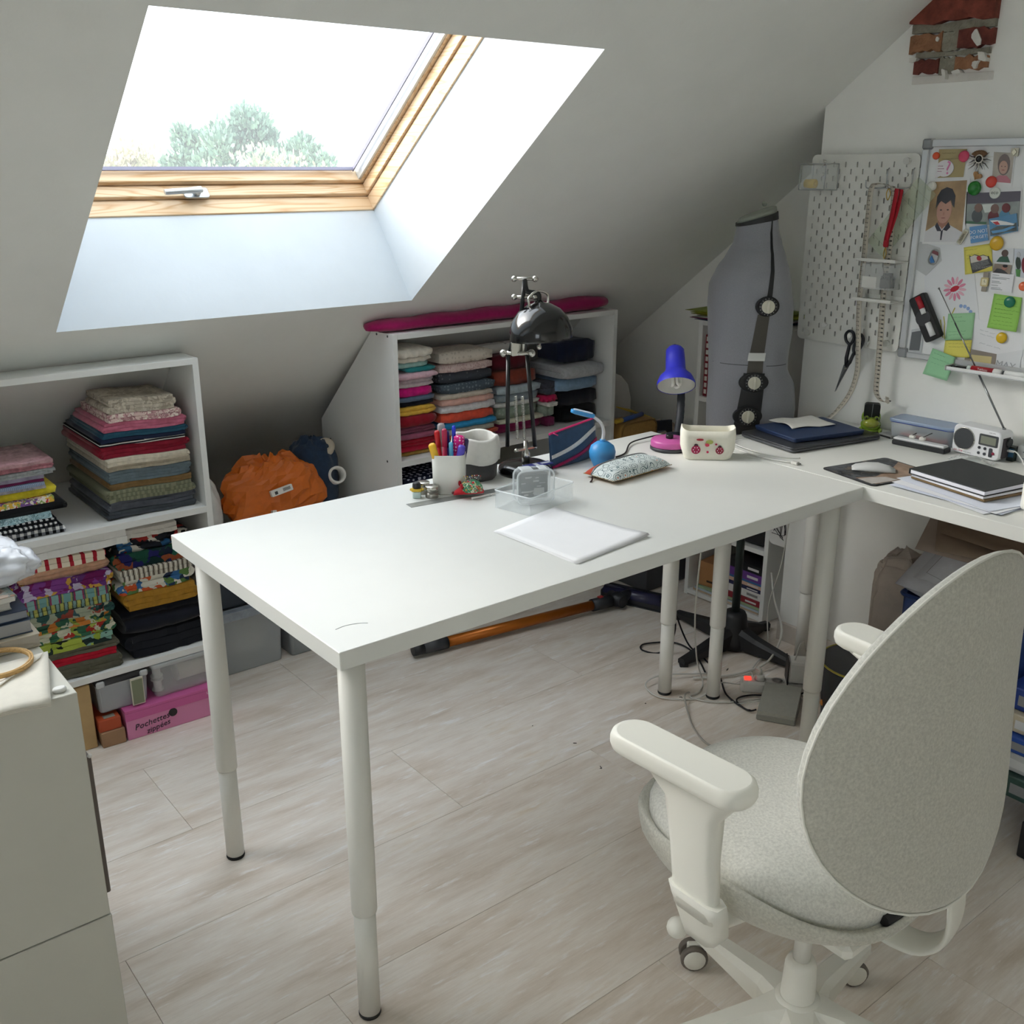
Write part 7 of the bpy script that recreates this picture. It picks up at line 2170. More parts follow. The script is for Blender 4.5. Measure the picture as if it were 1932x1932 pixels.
# sewing machine foot pedal
t = thing('foot_pedal', 'grey sewing machine foot pedal on the floor under the table', 'pedal', (1.655, .300, 0), math.radians(-60))
q = MB(); q.box(-.058, .058, -.080, .080, 0, .018, .003); q.build('pedal_base', mat('8E8E86', .5), t)
q = MB(); q.add([(-.056, -.078, .019), (.056, -.078, .019), (.056, .078, .019), (-.056, .078, .019), (-.056, -.078, .030), (.056, -.078, .030), (.056, .078, .052), (-.056, .078, .052)], [(0, 3, 2, 1), (4, 5, 6, 7), (0, 1, 5, 4), (1, 2, 6, 5), (2, 3, 7, 6), (3, 0, 4, 7)]); q.build('pedal_plate', mat('A3A39A', .55, 0, .05, 60), t)
# loose bits on the floor
r = random.Random(21)
for i in range(16):
    q = MB(); x, y = r.uniform(.9, 1.75), r.uniform(.1, .75)
    q.tube([(0, 0, .001), (r.uniform(-.006, .006), r.uniform(-.006, .006), .001), (r.uniform(-.01, .01), r.uniform(-.01, .01), .001)], .0011, 5)
    one(q, 'thread_scrap', 'tiny dark thread scrap dropped on the floor', 'scrap', mat('2A2624', .9), 'thread scraps scattered on the floor', (x, y, 0))
# bin
t = thing('waste_bin', 'dark round waste bin with a yellow inside under the desk', 'bin', (1.705, .060, 0))
q = MB(); q.lathe([(.098, 0), (.102, .004), (.122, .235), (.126, .240), (.1235, .246)], 36); q.lathe([(.1235, .2461), (.119, .243)], 36, (0, 0, 0), 0, None, True, (False, False)); q.build('bin_outside', mat('1B2530', .35, 0, .3, 14), t)
q = MB(); q.lathe([(.1225, .2465), (.118, .235), (.100, .02)], 36, (0, 0, 0), 0, None, True, (False, True)); q.build('bin_inside', mat('B5A02E', .5), t)
q = MB(); pr_ = ellipse(.1245, .1245, 36); q.tube([(x, y, .245) for x, y in pr_ + pr_[:1]], .003, 6); q.build('bin_rim', mat('C2B44A', .4), t)
for i in range(14):
    a = 2 * PI * i / 14 + .2; z = .05 + .07 * ((i * 5) % 3) / 2
    q = MB(); q.ball((.1075 * math.cos(a) * (1 + z * .16), .1075 * math.sin(a) * (1 + z * .16), z + .03), (.008, .008, .011), 8, 6); q.build('painted_blossom', mat(['C2562A', 'A83A2A', 'D08A3A'][i % 3], .5), t)
q = crumple((1.69, .085, .15), (.15, .14, .08), 5); one(q, 'orange_wrapper', 'orange wrapper inside the waste bin', 'wrapper', mat('D0582E', .5, 0, .15, 30))
q = crumple((1.725, .03, .19), (.11, .10, .13), 6, 24, 16, .16, 3.4, True); one(q, 'crumpled_paper', 'crumpled beige paper sticking out of the waste bin', 'paper', mat('C9BEB0', .8, 0, .08, 30))
# plastic bag and papers under the desk
q = crumple((1.975, .115, 0), (.155, .15, .49), 7, 40, 34, .06, 6.0, True); one(q, 'plastic_bag', 'tall taupe plastic bag standing against the wall under the desk', 'bag', mat('B5A99F', .3, 0, .12, 14))
t = thing('blue_crate', 'dark blue crate under the desk heaped with papers', 'crate', (1.90, -.165, 0))
q = MB(); q.ring([[(x, y, z) for x, y in rrect(.26 * k_, .36 * k_, .02, 4)] for k_, z in ((.94, 0), (.95, .003), (1.0, .46), (.97, .46), (.92, .01))], 0, False); q.build('crate_body', mat('23407A', .45), t)
q = MB(); pr_ = rrect(.268, .368, .022, 4); q.tube([(x, y, .458) for x, y in pr_ + pr_[:1]], .006, 6); q.build('crate_rim', mat('1F3A70', .45), t)
for i, (x, y, z, rx, ry, rz, w, l, c, lab) in enumerate(((1.95, -.10, .60, .10, -.30, .3, .21, .30, 'B7A79B', 'taupe envelope sheet on top of the blue crate'), (1.95, -.14, .625, .16, -.40, .5, .22, .31, '93806F', 'brown kraft envelope slanting over the blue crate'), (1.862, -.085, .525, -.02, -.62, -.15, .20, .26, 'D9DBE4', 'white printed sheet hanging off the blue crate'), (1.955, -.18, .655, .10, -.35, .1, .20, .31, '85715F', 'brown kraft envelope topmost on the blue crate'), (1.832, -.115, .522, .05, -.72, -.32, .19, .25, 'E2E5EE', 'white pattern sheet with a small square mark'))):
    q = MB(); q.grid(lambda u, v: ((u - .5) * w, (v - .5) * l, .006 * math.sin(u * 4 + i) * math.sin(v * 3)), 6, 6, 0, True, .0012)
    o = one(q, 'paper_sheet', lab, 'paper', mat(c, .7, 0, .06, 20), 'papers on the blue crate', (x, y, z)); o.rotation_euler = (rx, ry, rz)
    if i == 4:
        k = MB(); k.box(-.008, .008, -.008, .008, .0125, .0130); k.box(-.03, -.0295, .03, .09, .0125, .013); k.box(-.03, .05, .09, .0905, .0125, .013); kk = k.build('pattern_mark', mat('3A3C44', .6), o)
# stack beyond the chair at the picture edge
zz = 0.0
for i, (h_, x0, x1, y0, y1, c, lab) in enumerate(((.10, 1.53, 1.80, -.86, -.50, '17181B', 'black flat crate at the bottom of the stack beyond the chair'), (.06, 1.60, 1.84, -.80, -.40, '2E4A44', 'dark green box in the stack beyond the chair'), (.05, 1.62, 1.85, -.78, -.38, 'B9BCBE', 'grey printed box in the stack beyond the chair'), (.045, 1.62, 1.86, -.78, -.37, '1F4AA0', 'bright blue box in the stack beyond the chair'), (.05, 1.64, 1.86, -.76, -.37, 'C9BFA8', 'cream box in the stack beyond the chair'), (.06, 1.66, 1.86, -.76, -.36, '1C3A86', 'royal blue box topmost in the stack beyond the chair'))):
    q = MB(); q.box(x0, x1, y0, y1, zz + .0005, zz + h_ - .0005, .003)
    t = thing('storage_box', lab, 'box', (0, 0, 0), 0, 'boxes stacked beyond the chair'); q.build('box_body', mat(c, .5, 0, .06, 20), t)
    q = MB(); q.box(x0 - .001, x0, y0 + .03, y1 - .03, zz + h_ * .25, zz + h_ * .7); q.build('box_label', mat('D6D8DA' if i in (2, 4) else '8A8C90', .5), t)
    zz += h_
# cordless vacuum lying under the table
t = thing('stick_vacuum', 'stick vacuum with an orange tube lying on the floor under the table', 'vacuum', (0, 0, 0))
A_, B_ = Vector((1.045, 1.290, .030)), Vector((1.700, 1.195, .034))
d_ = (B_ - A_).normalized()
q = MB(); q.tube([tuple(A_ + d_ * .05), tuple(B_)], .0185, 18); q.build('tube', mat('B5661E', .32, .5), t)
q = MB(); q.tube([tuple(A_ - d_ * .035), tuple(A_ + d_ * .055)], [.021, .0225], 16); q.build('tube_socket', mat('3A3C40', .45), t)
q = MB(); q.tube([tuple(A_ - d_ * .075), tuple(A_ - d_ * .03)], [.019, .021], 16); q.build('socket_mouth', mat('1C1D20', .45), t)
q = MB(); q.tube([tuple(B_), tuple(B_ + d_ * .085)], [.0235, .0245], 16); q.build('head_socket', mat('2E3036', .4), t)
q = MB(); q.box(B_.x + .03, B_.x + .05, B_.y - .006 - .005, B_.y + .004, .057, .062, .001); q.build('release_button', mat('B02A2A', .4), t)
c_ = B_ + d_ * .115
q = MB(); q.ball(tuple(c_), .029, 18, 12); q.cyl((c_.x, c_.y - .036, c_.z), (c_.x, c_.y + .036, c_.z), .024, None, 18); q.build('swivel', mat('26282C', .35), t)
q = MB(); q.tube([tuple(c_), (1.875, 1.175, .040)], .020, 14); q.build('head_neck', mat('2B2D32', .4), t)
q = MB(); M_ = on_top(1.905, 1.170, 0, math.radians(-70)); q.pad(rrect(.265, .085, .012, 3), .003, .042, .008, 0, M_); q.build('head_shell', mat('25262B', .35), t)
q = MB(); q.tube([tuple(M_ @ Vector((-.12, -.018, .032))), tuple(M_ @ Vector((.12, -.018, .032)))], .026, 16); q.build('roller_cover', mat('2A2A46', .25), t)
q = MB(); q.box(-.13, .13, -.044, .044, 0, .004, .001, 0, M_); q.build('head_sole', mat('16171A', .5), t)
# books in the narrow bookcase
bz = .0245
for i, (h_, d0, y0, y1, c, lab) in enumerate(((.010, .005, .765, 1.08, 'C2A88E', 'tan magazine at the bottom of the narrow bookcase'), (.008, .0, .760, 1.07, 'B5C4CC', 'pale blue magazine in the narrow bookcase'), (.010, .004, .758, 1.06, '9CB08A', 'magazine with green and yellow cover in the narrow bookcase'), (.022, .006, .757, .935, '8E2430', 'dark red book in the flat pile of the narrow bookcase'), (.030, .012, .757, .925, 'E2E0DC', 'thick white book in the flat pile of the narrow bookcase'), (.014, .010, .757, .93, '24264E', 'navy book in the flat pile of the narrow bookcase'), (.016, .012, .757, .92, 'D8B49A', 'peach and white book in the flat pile of the narrow bookcase'), (.010, .008, .757, .925, '3E6AA0', 'slim blue book in the flat pile of the narrow bookcase'), (.032, .006, .757, .93, '6A3E8E', 'purple book in the flat pile of the narrow bookcase'), (.030, .008, .757, .93, '1A1B1F', 'black box topmost in the flat pile of the narrow bookcase'))):
    t = thing('flat_book', lab, 'book', (0, 0, bz), 0, 'flat pile in the narrow bookcase')
    x0, x1 = BX + .006 + d0, BX + .20
    q = MB(); q.box(x0 + .001, x1 - .001, y0 + .002, y1 - .001, .0016, h_ - .0022, 0); q.build('page_block', mat('DAD6CC', .8), t)
    q = MB(); q.box(x0, x1, y0, y1, .0003, .0015); q.box(x0, x1, y0, y1, h_ - .0021, h_ - .0007); q.box(x0 - .001, x0 + .0005, y0, y1, .0003, h_ - .0007); q.build('cover', mat(c, .45, 0, .08, 30), t)
    if h_ > .013:
        q = MB(); q.box(x0 - .0014, x0 - .001, y0 + .02, y0 + .07, h_ * .3, h_ * .62); q.build('spine_print', mat('D9D6D6' if i != 4 else '8A8A88', .5), t)
    bz += h_
t = thing('small_carton', 'small brown carton in the bottom of the narrow bookcase', 'box', (BX + .075, 1.005, .0526), .1)
q = MB(); q.box(-.055, .055, -.058, .058, 0, .098, .0015); q.build('carton_body', mat('A9794E', .75, 0, .05, 30), t)
q = MB(); q.box(-.0556, -.055, -.020, .022, .018, .026); q.build('carton_print', mat('3A2A1C', .7), t)
for i, (z0, h_, y0, y1, c, lab) in enumerate(((.2805, .085, .757, .90, '15171C', 'black case on the second shelf of the narrow bookcase'), (.3665, .060, .757, .90, '1A2A4A', 'navy bag on the second shelf of the narrow bookcase'), (.2805, .12, .92, 1.09, '2A2C30', 'dark cloth bundle on the second shelf of the narrow bookcase'))):
    q = crumple((BX + .10, (y0 + y1) / 2, z0), (.17, y1 - y0, h_), 30 + i, rough=.03, p=6.0); one(q, 'black_case', lab, 'case', mat(c, .5, 0, .1, 30))
# upright books above
for i, (y, w, h_, d0, c, lab, kind) in enumerate(((1.072, .020, .225, .004, '7A1220', 'red album with white squares on its spine', 1), (1.050, .014, .215, .006, '17181C', 'black album beside the red one', 2), (1.032, .018, .20, .006, 'D6D4D0', 'black and white patterned album', 3), (1.008, .022, .19, .01, '2E6A9E', 'blue folder upright in the narrow bookcase', 0), (.980, .024, .21, .01, '3E4A58', 'slate folder upright in the narrow bookcase', 0), (.950, .026, .20, .01, '8A8478', 'taupe folder upright in the narrow bookcase', 0))):
    t = thing('upright_book', lab, 'book', (BX + .008 + d0, y, .7905), 0, 'upright books in the narrow bookcase')
    m_ = mat(c, .5) if kind != 3 else pattern('check', ['17181A', '17181A', 'DEDCD8'], 45)
    q = MB(); q.box(.002, .19, .0015, w - .0015, .002, h_ - .003); q.build('page_block', mat('D6D2C8', .8), t)
    q = MB(); q.box(0, .19, 0, .0014, 0, h_, .0003); q.box(0, .19, w - .0014, w, 0, h_, .0003); q.box(-.001, .001, 0, w, 0, h_, .0005); q.build('cover', m_, t)
    if kind == 1:
        for k_ in range(9):
            q = MB(); q.box(-.0018, -.001, .004, .015, .010 + k_ * .024, .026 + k_ * .024); q.build('spine_square', mat('DDD9D4', .5), t)
# papers on top of the bookcase
for i, (dy, z0, c, lab) in enumerate(((0, 0, '35506E', 'dark blue folder on top of the narrow bookcase'), (.012, .006, '8E4A6E', 'plum folder on top of the narrow bookcase'), (-.01, .012, 'C9CBC6', 'pale folder on top of the narrow bookcase'), (.008, .018, '9AA23A', 'olive green folder on top of the narrow bookcase'), (.0, .025, 'B5BE3E', 'lime green folder on top of the narrow bookcase'), (.014, .032, '8E9A34', 'moss green folder topmost on the narrow bookcase'))):
    q = MB(); q.grid(lambda u, v: (-.04 + u * .24, (v - .5) * .33 * (1 + .02 * i), .0015 + .003 * math.sin(u * 3 + i) ** 2 * (1 - v)), 5, 5, 0, True, .0012)
    o = one(q, 'paper_folder', lab, 'folder', mat(c, .6), 'folders on the narrow bookcase', (BX + .02, .965 + dy, BT + z0 + .0015)); o.rotation_euler = (0, 0, math.radians(4 * (i % 3) - 3))
# bag printed with line drawing, hanging by the chimney corner
t = thing('printed_bag', 'white bag with black line drawing hanging between bookcase and chimney breast', 'bag', (2.100, .683, .325))
q = MB(); q.pad([(x, y) for x, y in rrect(.082, .38, .018, 4, 0, .19)], 0, .014, .004, 0, frame_mat((0, -1, 0), (0, 0, 1), (-1, 0, 0), (.02, 0, 0))); q.build('bag_body', mat('D6D4D0', .6), t)
q = MB(); rr_ = random.Random(8)
for k_ in range(7):
    pts = [(.0045, rr_.uniform(-.03, .03), rr_.uniform(.02, .13)) for _ in range(4)]; q.tube([tuple(p) for p in smooth_path(pts, 4)], .0011, 5)
o = q.build('line_drawing', mat('3E3C3C', .6), t); o['kind'] = 'stuff'

# --- corner between shelf and bookcase
t = thing('grey_chest', 'dark storage chest in the eaves corner beside the shelf', 'chest', (2.17, 1.47, 0))
q = MB(); q.box(-.17, .17, -.26, .22, 0, .47, .006); q.build('chest_body', mat('4A4B4E', .7), t)
q = MB(); q.box(-.175, .175, -.265, .225, .4705, .49, .004); q.build('chest_lid', mat('55565A', .7), t)
q = MB(); M_ = frame_mat((1, 0, 0), (0, 0, 1), (0, -1, 0), (2.14, 1.605, .492))
poly = [(-.13, 0), (.13, 0), (.13, .20)] + [(.13 - .20 * (1 - math.cos(a)), .20 + .13 * math.sin(a)) for a in (.3, .6, .9, 1.2, 1.57)] + [(-.13, .33)]
poly = [(-.13, 0), (.12, 0), (.12, .19), (.10, .25), (.06, .29), (.0, .315), (-.13, .32)]
q.prism(poly, 0, .02, 0, M_); t = thing('white_case', 'white rounded machine cover standing in the eaves corner', 'cover'); q.build('cover_panel', mat('D6D3CE', .5), t)
q = MB(); q.prism([(-.002, .26), (.012, .21), (.018, .20), (.016, .215), (.004, .262)], .02, .0215, 0, M_); q.build('cover_slot', mat('2A2422', .6), t)
t = thing('canvas_bag', 'tan canvas bag with piping on the chest in the eaves corner', 'bag', (2.10, 1.42, .4905))
q = MB(); q.pad(rrect(.20, .16, .035, 5, 0, .08), -.05, .05, .014, 0, frame_mat((1, 0, 0), (0, 0, 1), (0, -1, 0), (0, 0, 0))); q.build('bag_body', fabric('B08B4E', .12), t)
q = MB(); pr_ = rrect(.188, .148, .03, 5, 0, .08); q.tube([(x, -.047, z) for x, z in pr_ + pr_[:1]], .004, 6); q.build('piping', fabric('8A6A38'), t)
q = MB(); q.box(-.085, .085, -.054, -.050, .098, .104, .001); q.build('flap_edge', fabric('7A5C30'), t)
t = thing('ruler_set', 'yellow set square sticking out above the canvas bag', 'ruler', (2.16, 1.46, .655), math.radians(-30))
q = MB(); q.prism([(-.09, -.02), (.09, .0), (.07, .03), (-.02, .035)], 0, .004, 0, Matrix.Rotation(.35, 4, 'Y')); q.build('plate', mat('C9A92E', .5), t)
q = MB(); q.tube([(-.10, -.05, .010), (.03, -.03, .012)], .009, 10); t = thing('glue_stick', 'blue and yellow glue stick lying on the canvas bag', 'glue stick', (2.11, 1.43, .653)); q.build('stick_body', mat('3A5A9E', .4), t)
q = MB(); q.tube([(-.14, -.056, .010), (-.10, -.05, .010)], .0085, 10); q.build('stick_cap', mat('C9A63A', .4), t)
for i, (x, c, h_, lab) in enumerate(((2.205, 'C2502E', .085, 'orange paperback in the dark corner row'), (2.222, 'D26A3E', .088, 'rust paperback in the dark corner row'), (2.240, '2A2C34', .082, 'black paperback in the dark corner row'), (2.258, 'C8CACC', .080, 'white paperback in the dark corner row'), (2.276, '7A1E2A', .078, 'burgundy paperback in the dark corner row'), (2.292, '2A4A6E', .076, 'blue paperback in the dark corner row'))):
    t = thing('paperback', lab, 'book', (x, 1.235, .4905), 0, 'paperbacks in the eaves corner')
    q = MB(); q.box(.0012, .0138, .002, .10, .001, h_ - .001); q.build('page_block', mat('CFCBC0', .8), t)
    q = MB(); q.box(0, .001, 0, .10, 0, h_); q.box(.014, .015, 0, .10, 0, h_); q.box(0, .015, -.0008, .001, 0, h_); q.build('cover', mat(c, .5), t)
q = crumple((2.27, 1.42, .4905), (.15, .17, .12), 41, 48, 32, .12, 2.4); one(q, 'fluffy_toy_bag', 'bag of beige and white stuffing in the dark eaves corner', 'bag', mat('B9AA9A', .9, 0, .3, 26))
q = MB(); q.box(-.05, .05, -.008, .008, 0, .14, .002); q.box(-.018, .018, -.0088, -.008, .06, .10, 0, 1); o = one(q, 'dark_notebook', 'dark notebook with a pale square leaning in the eaves corner', 'notebook', [mat('1E222C', .5), mat('6A6E76', .5)], None, (2.215, 1.36, .4925)); o.rotation_euler = (-.12, 0, -.3)

# --- eaves between the two shelves
def clear_box(label, x0, x1, y0, y1, z0, z1, lidc, lidh=.018, tint='DDE2E6', al_=.3, group=None, rz=0.0):
    t = thing('storage_box', label, 'box', ((x0 + x1) / 2, (y0 + y1) / 2, z0), rz, group)
    w, l, h_ = x1 - x0, y1 - y0, z1 - z0
    q = MB(); q.ring([[(x, y, z) for x, y in rrect(w * k_, l * k_, .012, 3)] for k_, z in ((.90, 0), (.92, .003), (.985, h_ - lidh), (.965, h_ - lidh), (.90, .006))], 0, False); q.build('box_body', clear(tint, .15, al_, 'box'), t)
    q = MB(); q.pad(rrect(w, l, .012, 3), h_ - lidh + .0005, h_, .004, 0); q.build('lid', lidc, t)
    return t


clear_box('large see-through box with a grey lid in the eaves between the shelves', .405, .63, 1.56, 1.86, 0, .235, mat('7E868E', .4), .025, 'C9CED2', .45)
q = crumple((.515, 1.70, .012), (.17, .22, .17), 51, 48, 32, .06); one(q, 'white_cloth_bundle', 'white cloth bundled inside the see-through box in the eaves', 'cloth', F('D9D7D2', .05))
clear_box('second see-through box with a dark lid under the orange parcel', .645, .945, 1.56, 1.84, 0, .235, mat('4A4E54', .45), .02, 'AEB4B8', .55)
t = thing('flat_case', 'dark flat case lying across the boxes in the eaves', 'case', (.675, 1.71, .236))
q = MB(); q.box(-.265, .265, -.15, .14, 0, .19, .01); q.build('case_body', mat('2E3640', .7, 0, .15, 20), t)
t = thing('magazine', 'grey magazine on the see-through box in the eaves', 'magazine', (0, 0, 0))
q = MB(); q.box(.41, .56, 1.535, 1.558, .205, .2345, .001); q.build('cover', mat('8A929C', .4, 0, .2, 30), t)
q = crumple((.675, 1.655, .4265), (.33, .17, .26), 53, 34, 20, .17, 2.3, True); o = one(q, 'orange_parcel', 'crumpled orange mailing bag with white labels in the eaves', 'parcel', mat('D06A1E', .38, 0, .12, 20))
for (x, y, z, w, h_, rz) in ((.655, 1.553, .600, .075, .020, .16), (.565, 1.575, .500, .022, .018, .3), (.63, 1.566, .530, .014, .008, 0)):
    q = MB(); M_ = on_front(x, z, y, rz); q.prism(rrect(w, h_, .002, 2), -.012, .003, 0, M_ @ Matrix.Rotation(-.25, 4, 'X')); lb = q.build('address_label', mat('E2E0DA', .6), o)
    if w > .05:
        q = MB()
        for k_ in range(12):
            q.box(.004 + k_ * .0022, .005 + k_ * .0022, -.004, .006, .003, .0035, 0, 0, M_ @ Matrix.Rotation(-.25, 4, 'X'))
        q.box(-.026, -.016, -.006, .004, .003, .0035, 0, 0, M_ @ Matrix.Rotation(-.25, 4, 'X'))
        bb = q.build('label_print', mat('3A3A3C', .6), lb); bb['kind'] = 'stuff'
q = crumple((.445, 1.70, .4265), (.10, .16, .22), 54, 48, 32, .08, 2.6); one(q, 'white_plastic_bag', 'white plastic bag behind the end of the cabinet-side shelf', 'bag', mat('D6D8D6', .3, 0, .08, 20))
q = crumple((.84, 1.70, .4265), (.18, .16, .29), 55, 48, 32, .08, 2.4); one(q, 'blue_cloth_heap', 'dark blue cloth heaped behind the orange parcel', 'cloth', F('27384E', .2))


def roll(label, a, b, ro, ri, m_, name='paper_roll'):
    a, b = Vector(a), Vector(b); d = (b - a).normalized(); s = d.cross(Vector((0, 0, 1))).normalized(); u = s.cross(d)
    ring = lambda c, r_: [tuple(c + s * r_ * math.cos(2 * PI * i / 24) + u * r_ * math.sin(2 * PI * i / 24)) for i in range(24)]
    q = MB(); q.ring([ring(a, ri), ring(a, ro), ring(b, ro), ring(b, ri)], 0, True, (False, False), True)
    for i_, p_ in enumerate(q.sm):
        pass
    return one(q, name, label, 'roll', m_)


roll('white paper roll lying in front of the orange parcel', (.690, 1.520, .452), (.845, 1.560, .462), .034, .012, mat('DDDEE2', .45))
roll('white tube end poking out beside the slanted shelf side', (.885, 1.60, .60), (.945, 1.80, .52), .030, .022, mat('DCDAD4', .6))
roll('beige wallpaper roll poking out higher beside the slanted shelf side', (.880, 1.66, .690), (.945, 1.88, .50), .030, .010, mat('C2B8A6', .7))

# --- things under the low board of the cabinet-side shelf
t = thing('pink_box', 'pink cardboard box with handwriting under the low shelf', 'box', (.030, 1.372, 0), math.radians(-2))
PINK = mat('D98AB4', .6); PINK2 = mat('C9609A', .55)
q = MB(); q.box(0, .30, .001, .21, 0, .086, .0015); q.build('box_body', PINK, t)
q = MB(); q.box(-.0015, .3015, -.001, .2115, .0865, .0955, .0012); q.box(-.0015, .3015, -.001, .0008, .062, .0865, .0004); q.build('box_lid', PINK2, t)
z = MB(); z.text('Pochettes', .026, on_front(.072, .040, -.0003, math.radians(6)), 0, 'CENTER', .0003, .25); z.text('zippées', .024, on_front(.088, .018, -.0003, math.radians(9)), 0, 'CENTER', .0003, .25); z.build('handwriting', mat('2E2430', .7), t)
q = MB(); q.prism(ellipse(.0125, .0125, 24, .135, .050), 0, .002, 0, on_front(0, 0, 0)); q.build('round_label', mat('1C1A1E', .4), t)
z = MB(); z.text('LOVELY', .0125, on_front(.262, .0795, -.0014), 0); z.text('SKULL', .0125, on_front(.266, .0685, -.0014), 0); z.build('lettering', mat('E9C6DA', .5), t)
t = thing('brown_carton', 'small brown carton on the floor beside the pink box', 'box', (-.042, 1.375, 0), math.radians(-3))
q = MB(); q.box(0, .066, 0, .16, 0, .048, .002); q.build('carton_body', mat('9C7A5C', .75, 0, .05, 30), t)
t = thing('orange_carton', 'orange carton on top of the small brown one', 'box', (-.044, 1.380, .0485), math.radians(-2))
q = MB(); q.box(0, .062, 0, .15, 0, .036, .0015); q.build('carton_body', mat('B04A26', .6), t)
q = MB(); q.box(.018, .05, .010, .030, .036, .0366); q.build('carton_label', mat('8A8A80', .6), t)
t = thing('tall_carton', 'tall tan carton standing at the end of the low shelf', 'box', (-.165, 1.395, 0), 0)
q = MB(); q.box(0, .115, 0, .16, 0, .200, .002); q.build('carton_body', mat('B79A6C', .75, 0, .05, 30), t)
t = clear_box('clear box with a black lid under the low shelf', -.035, .115, 1.392, 1.60, .0965, .203, mat('2A2B2E', .5), .020, 'C2C6CC', .55)
q = MB(); q.box(.048, .085, -.114, -.110, .004, .090, .001, 0, Matrix.Translation((-.03, 0, 0))); q.build('label_frame', mat('CFCBBC', .6), t)
q = MB(); q.box(.021, .052, -.1152, -.1142, .008, .084); q.build('label_card', mat('7A8068', .6), t)
for sgn in (-1, 1):
    q = MB(); q.box(sgn * .062 - .012, sgn * .062 + .012, -.108, -.100, .084, .104, .004); q.build('lid_clip', mat('B9BCBE', .45), t)
t = clear_box('clear box with thread spools under the low shelf', .125, .318, 1.385, 1.60, .0965, .205, clear('DDE2E2', .15, .5, 'lid2'), .014, 'D9DEE0', .28)
for i, (x, z0, y) in enumerate(((.215, .104, 1.42), (.150, .104, 1.43), (.150, .148, 1.43))):
    t = thing('thread_spool', ('large cone of white thread in the clear box', 'white bobbin in the clear box, the lower one', 'white bobbin in the clear box, the upper one')[i], 'spool', (x, y, z0))
    if i == 0:
        q = MB(); q.tube([(0, .03, .032), (.085, .03, .032)], .028, 20); q.build('thread', F('E2DCCC', .04), t)
        q = MB(); q.tube([(-.004, .03, .032), (0, .03, .032)], .029, 20); q.tube([(.085, .03, .032), (.09, .03, .032)], .029, 20); q.build('spool_flange', mat('E6E4DC', .5), t)
    else:
        q = MB(); q.lathe([(.018, 0), (.018, .004), (.012, .006), (.012, .030), (.018, .033), (.018, .037)], 20); q.build('thread', F('DEDAD2', .04), t)

# --- on the cabinet
CTZ = .75
t = thing('calico_cloth', 'folded cream calico cloth on the cabinet top', 'cloth', (0, 0, CTZ))


def cal(u, v, lift):
    a, b, c, d = (-.62, .46), (-.344, .452), (-.392, .262), (-.66, .290)
    x = (a[0] * (1 - u) + b[0] * u) * (1 - v) + (d[0] * (1 - u) + c[0] * u) * v; y = (a[1] * (1 - u) + b[1] * u) * (1 - v) + (d[1] * (1 - u) + c[1] * u) * v
    return (x, y, lift + .0014 * (1 + math.sin(u * 14 + v * 3)) * (.4 + .6 * v) - (max(0, .279 - y) * .25))


CAL = F('E4DFD2', .03)
for k_ in range(3):
    q = MB(); q.grid(lambda u, v: cal(u, v, .0012 + k_ * .0030), 18, 12, 0, True, .0008); q.build('layer', CAL, t)
q = MB(); q.grid(lambda u, v: (-.352 - u * .20 - v * .012, .446 - u * .16 - v * .02, .0125 + .001 * math.sin(u * 9)), 12, 3, 0, True, .0012); q.build('folded_edge', CAL, t)
t = thing('embroidery_hoop', 'thin wooden embroidery hoop on the calico', 'hoop', (-.43, .440, CTZ + .0128))
for r_ in (.055, .051):
    q = MB(); q.ring([[((r_ + dr) * math.cos(2 * PI * i / 40), (r_ + dr) * math.sin(2 * PI * i / 40), z) for i in range(40)] for dr, z in ((0, 0), (.003, 0), (.003, .007), (0, .007))], 0, True, (False, False), True); q.build('ring', wood_mat('CFA76C', 'B08A50', 3, .5, 'x'), t)
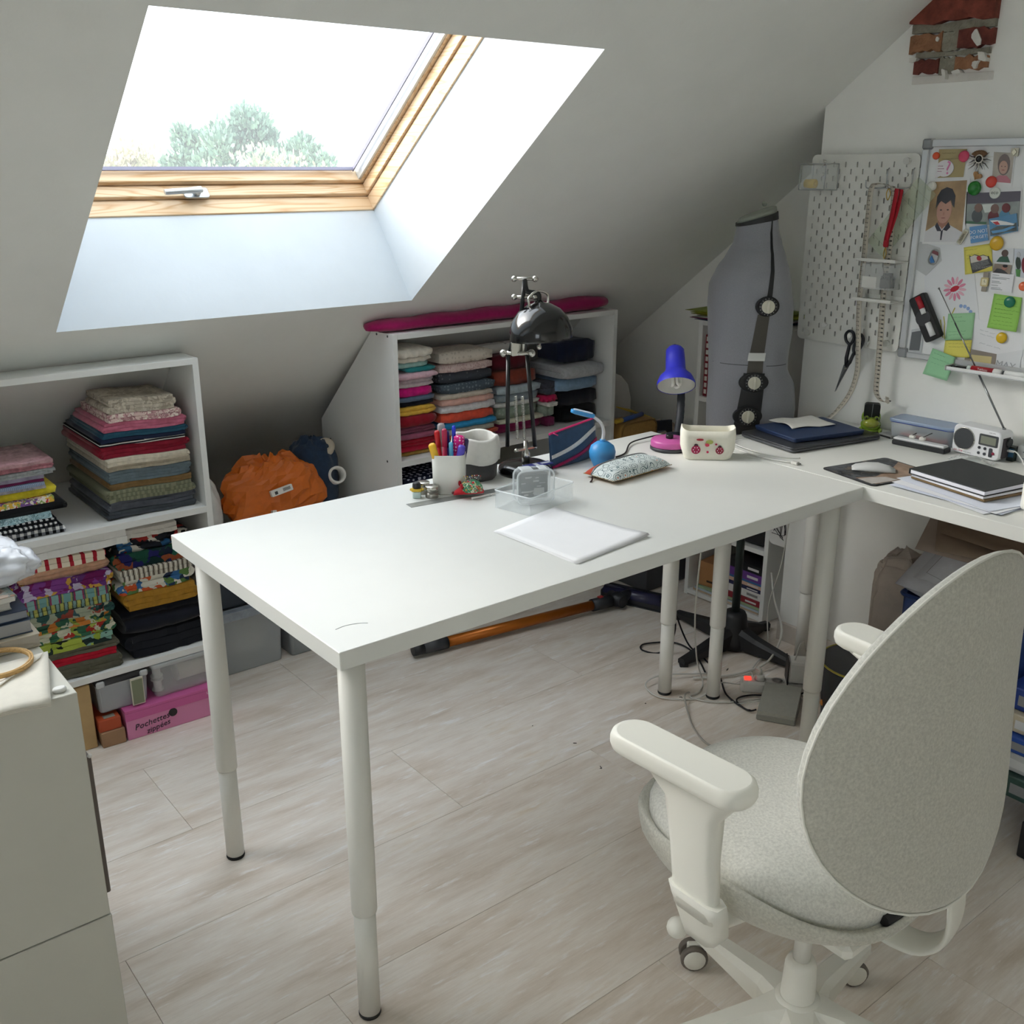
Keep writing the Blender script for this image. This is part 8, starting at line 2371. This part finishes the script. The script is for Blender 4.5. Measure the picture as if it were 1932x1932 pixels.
q = MB(); q.pad(ellipse(.0115, .0085, 18), 0, .008, .003, 0); one(q, 'eraser', 'small white eraser at the cabinet corner', 'eraser', mat('E6E6E2', .6), None, (-.368, .300, CTZ))
zz = CTZ + .0005
for i, (h_, y0, x1, c, pages, lab) in enumerate(((.026, .502, -.342, 'C9C0AE', 'B9B2A6', 'thick cream paperback at the bottom of the notebook pile'), (.026, .515, -.350, '33445A', '9FA0A2', 'notebook with dark blue cover in the pile on the cabinet'), (.018, .520, -.352, '24344E', '8A8E96', 'glossy navy magazine in the pile on the cabinet'), (.016, .535, -.375, 'C6C4BE', 'CFCCC4', 'pale notebook near the top of the pile on the cabinet'))):
    t = thing('notebook', lab, 'notebook', (0, 0, zz), 0, 'notebook pile on the cabinet')
    q = MB(); q.box(-.55, x1 - .002, y0 + .002, y0 + .17, .002, h_ - .0025); q.build('page_block', mat(pages, .7, 0, .08, 12, 0, 1, .001, 0, 0, .5, (1, 1, 60)), t)
    q = MB(); q.box(-.552, x1, y0, y0 + .172, .0003, .0018, .0004); q.box(-.552, x1, y0, y0 + .172, h_ - .0022, h_ - .0006, .0004); q.build('cover', mat(c, .35, 0, .1, 20), t)
    zz += h_
t = thing('spiral_notebook', 'spiral notebook with a patterned cover on top of the pile', 'notebook', (-.43, .600, zz + .0004), math.radians(6))
q = MB(); q.box(-.105, .055, -.075, .075, 0, .010, .0008); q.build('page_block', mat('D2D0CA', .7), t)
q = MB(); q.box(-.106, .056, -.076, .076, .0102, .0118, .0004); q.build('cover', pattern('floral', ['A98A78', '8E9490', 'B5A294', '7A6A62'], 60, (0, 0, 0), .4), t)
q = MB(); n_ = 26 * 12
q.tube([(.052 + .0075 * math.cos(2 * PI * k_ / 12), -.072 + .144 * k_ / n_, .006 + .0075 * math.sin(2 * PI * k_ / 12)) for k_ in range(n_ + 1)], .0007, 5); q.build('spiral', mat('9EB0B0', .3, .8), t)
q = crumple((-.385, .660, zz + .0004), (.16, .20, .075), 61, 48, 32, .16, 2.4); one(q, 'clear_plastic_bag', 'crumpled glossy clear plastic bag on the notebook pile', 'bag', mat('DCE0E8', .12, 0, .05, 20, 0, 1, .001, .5))
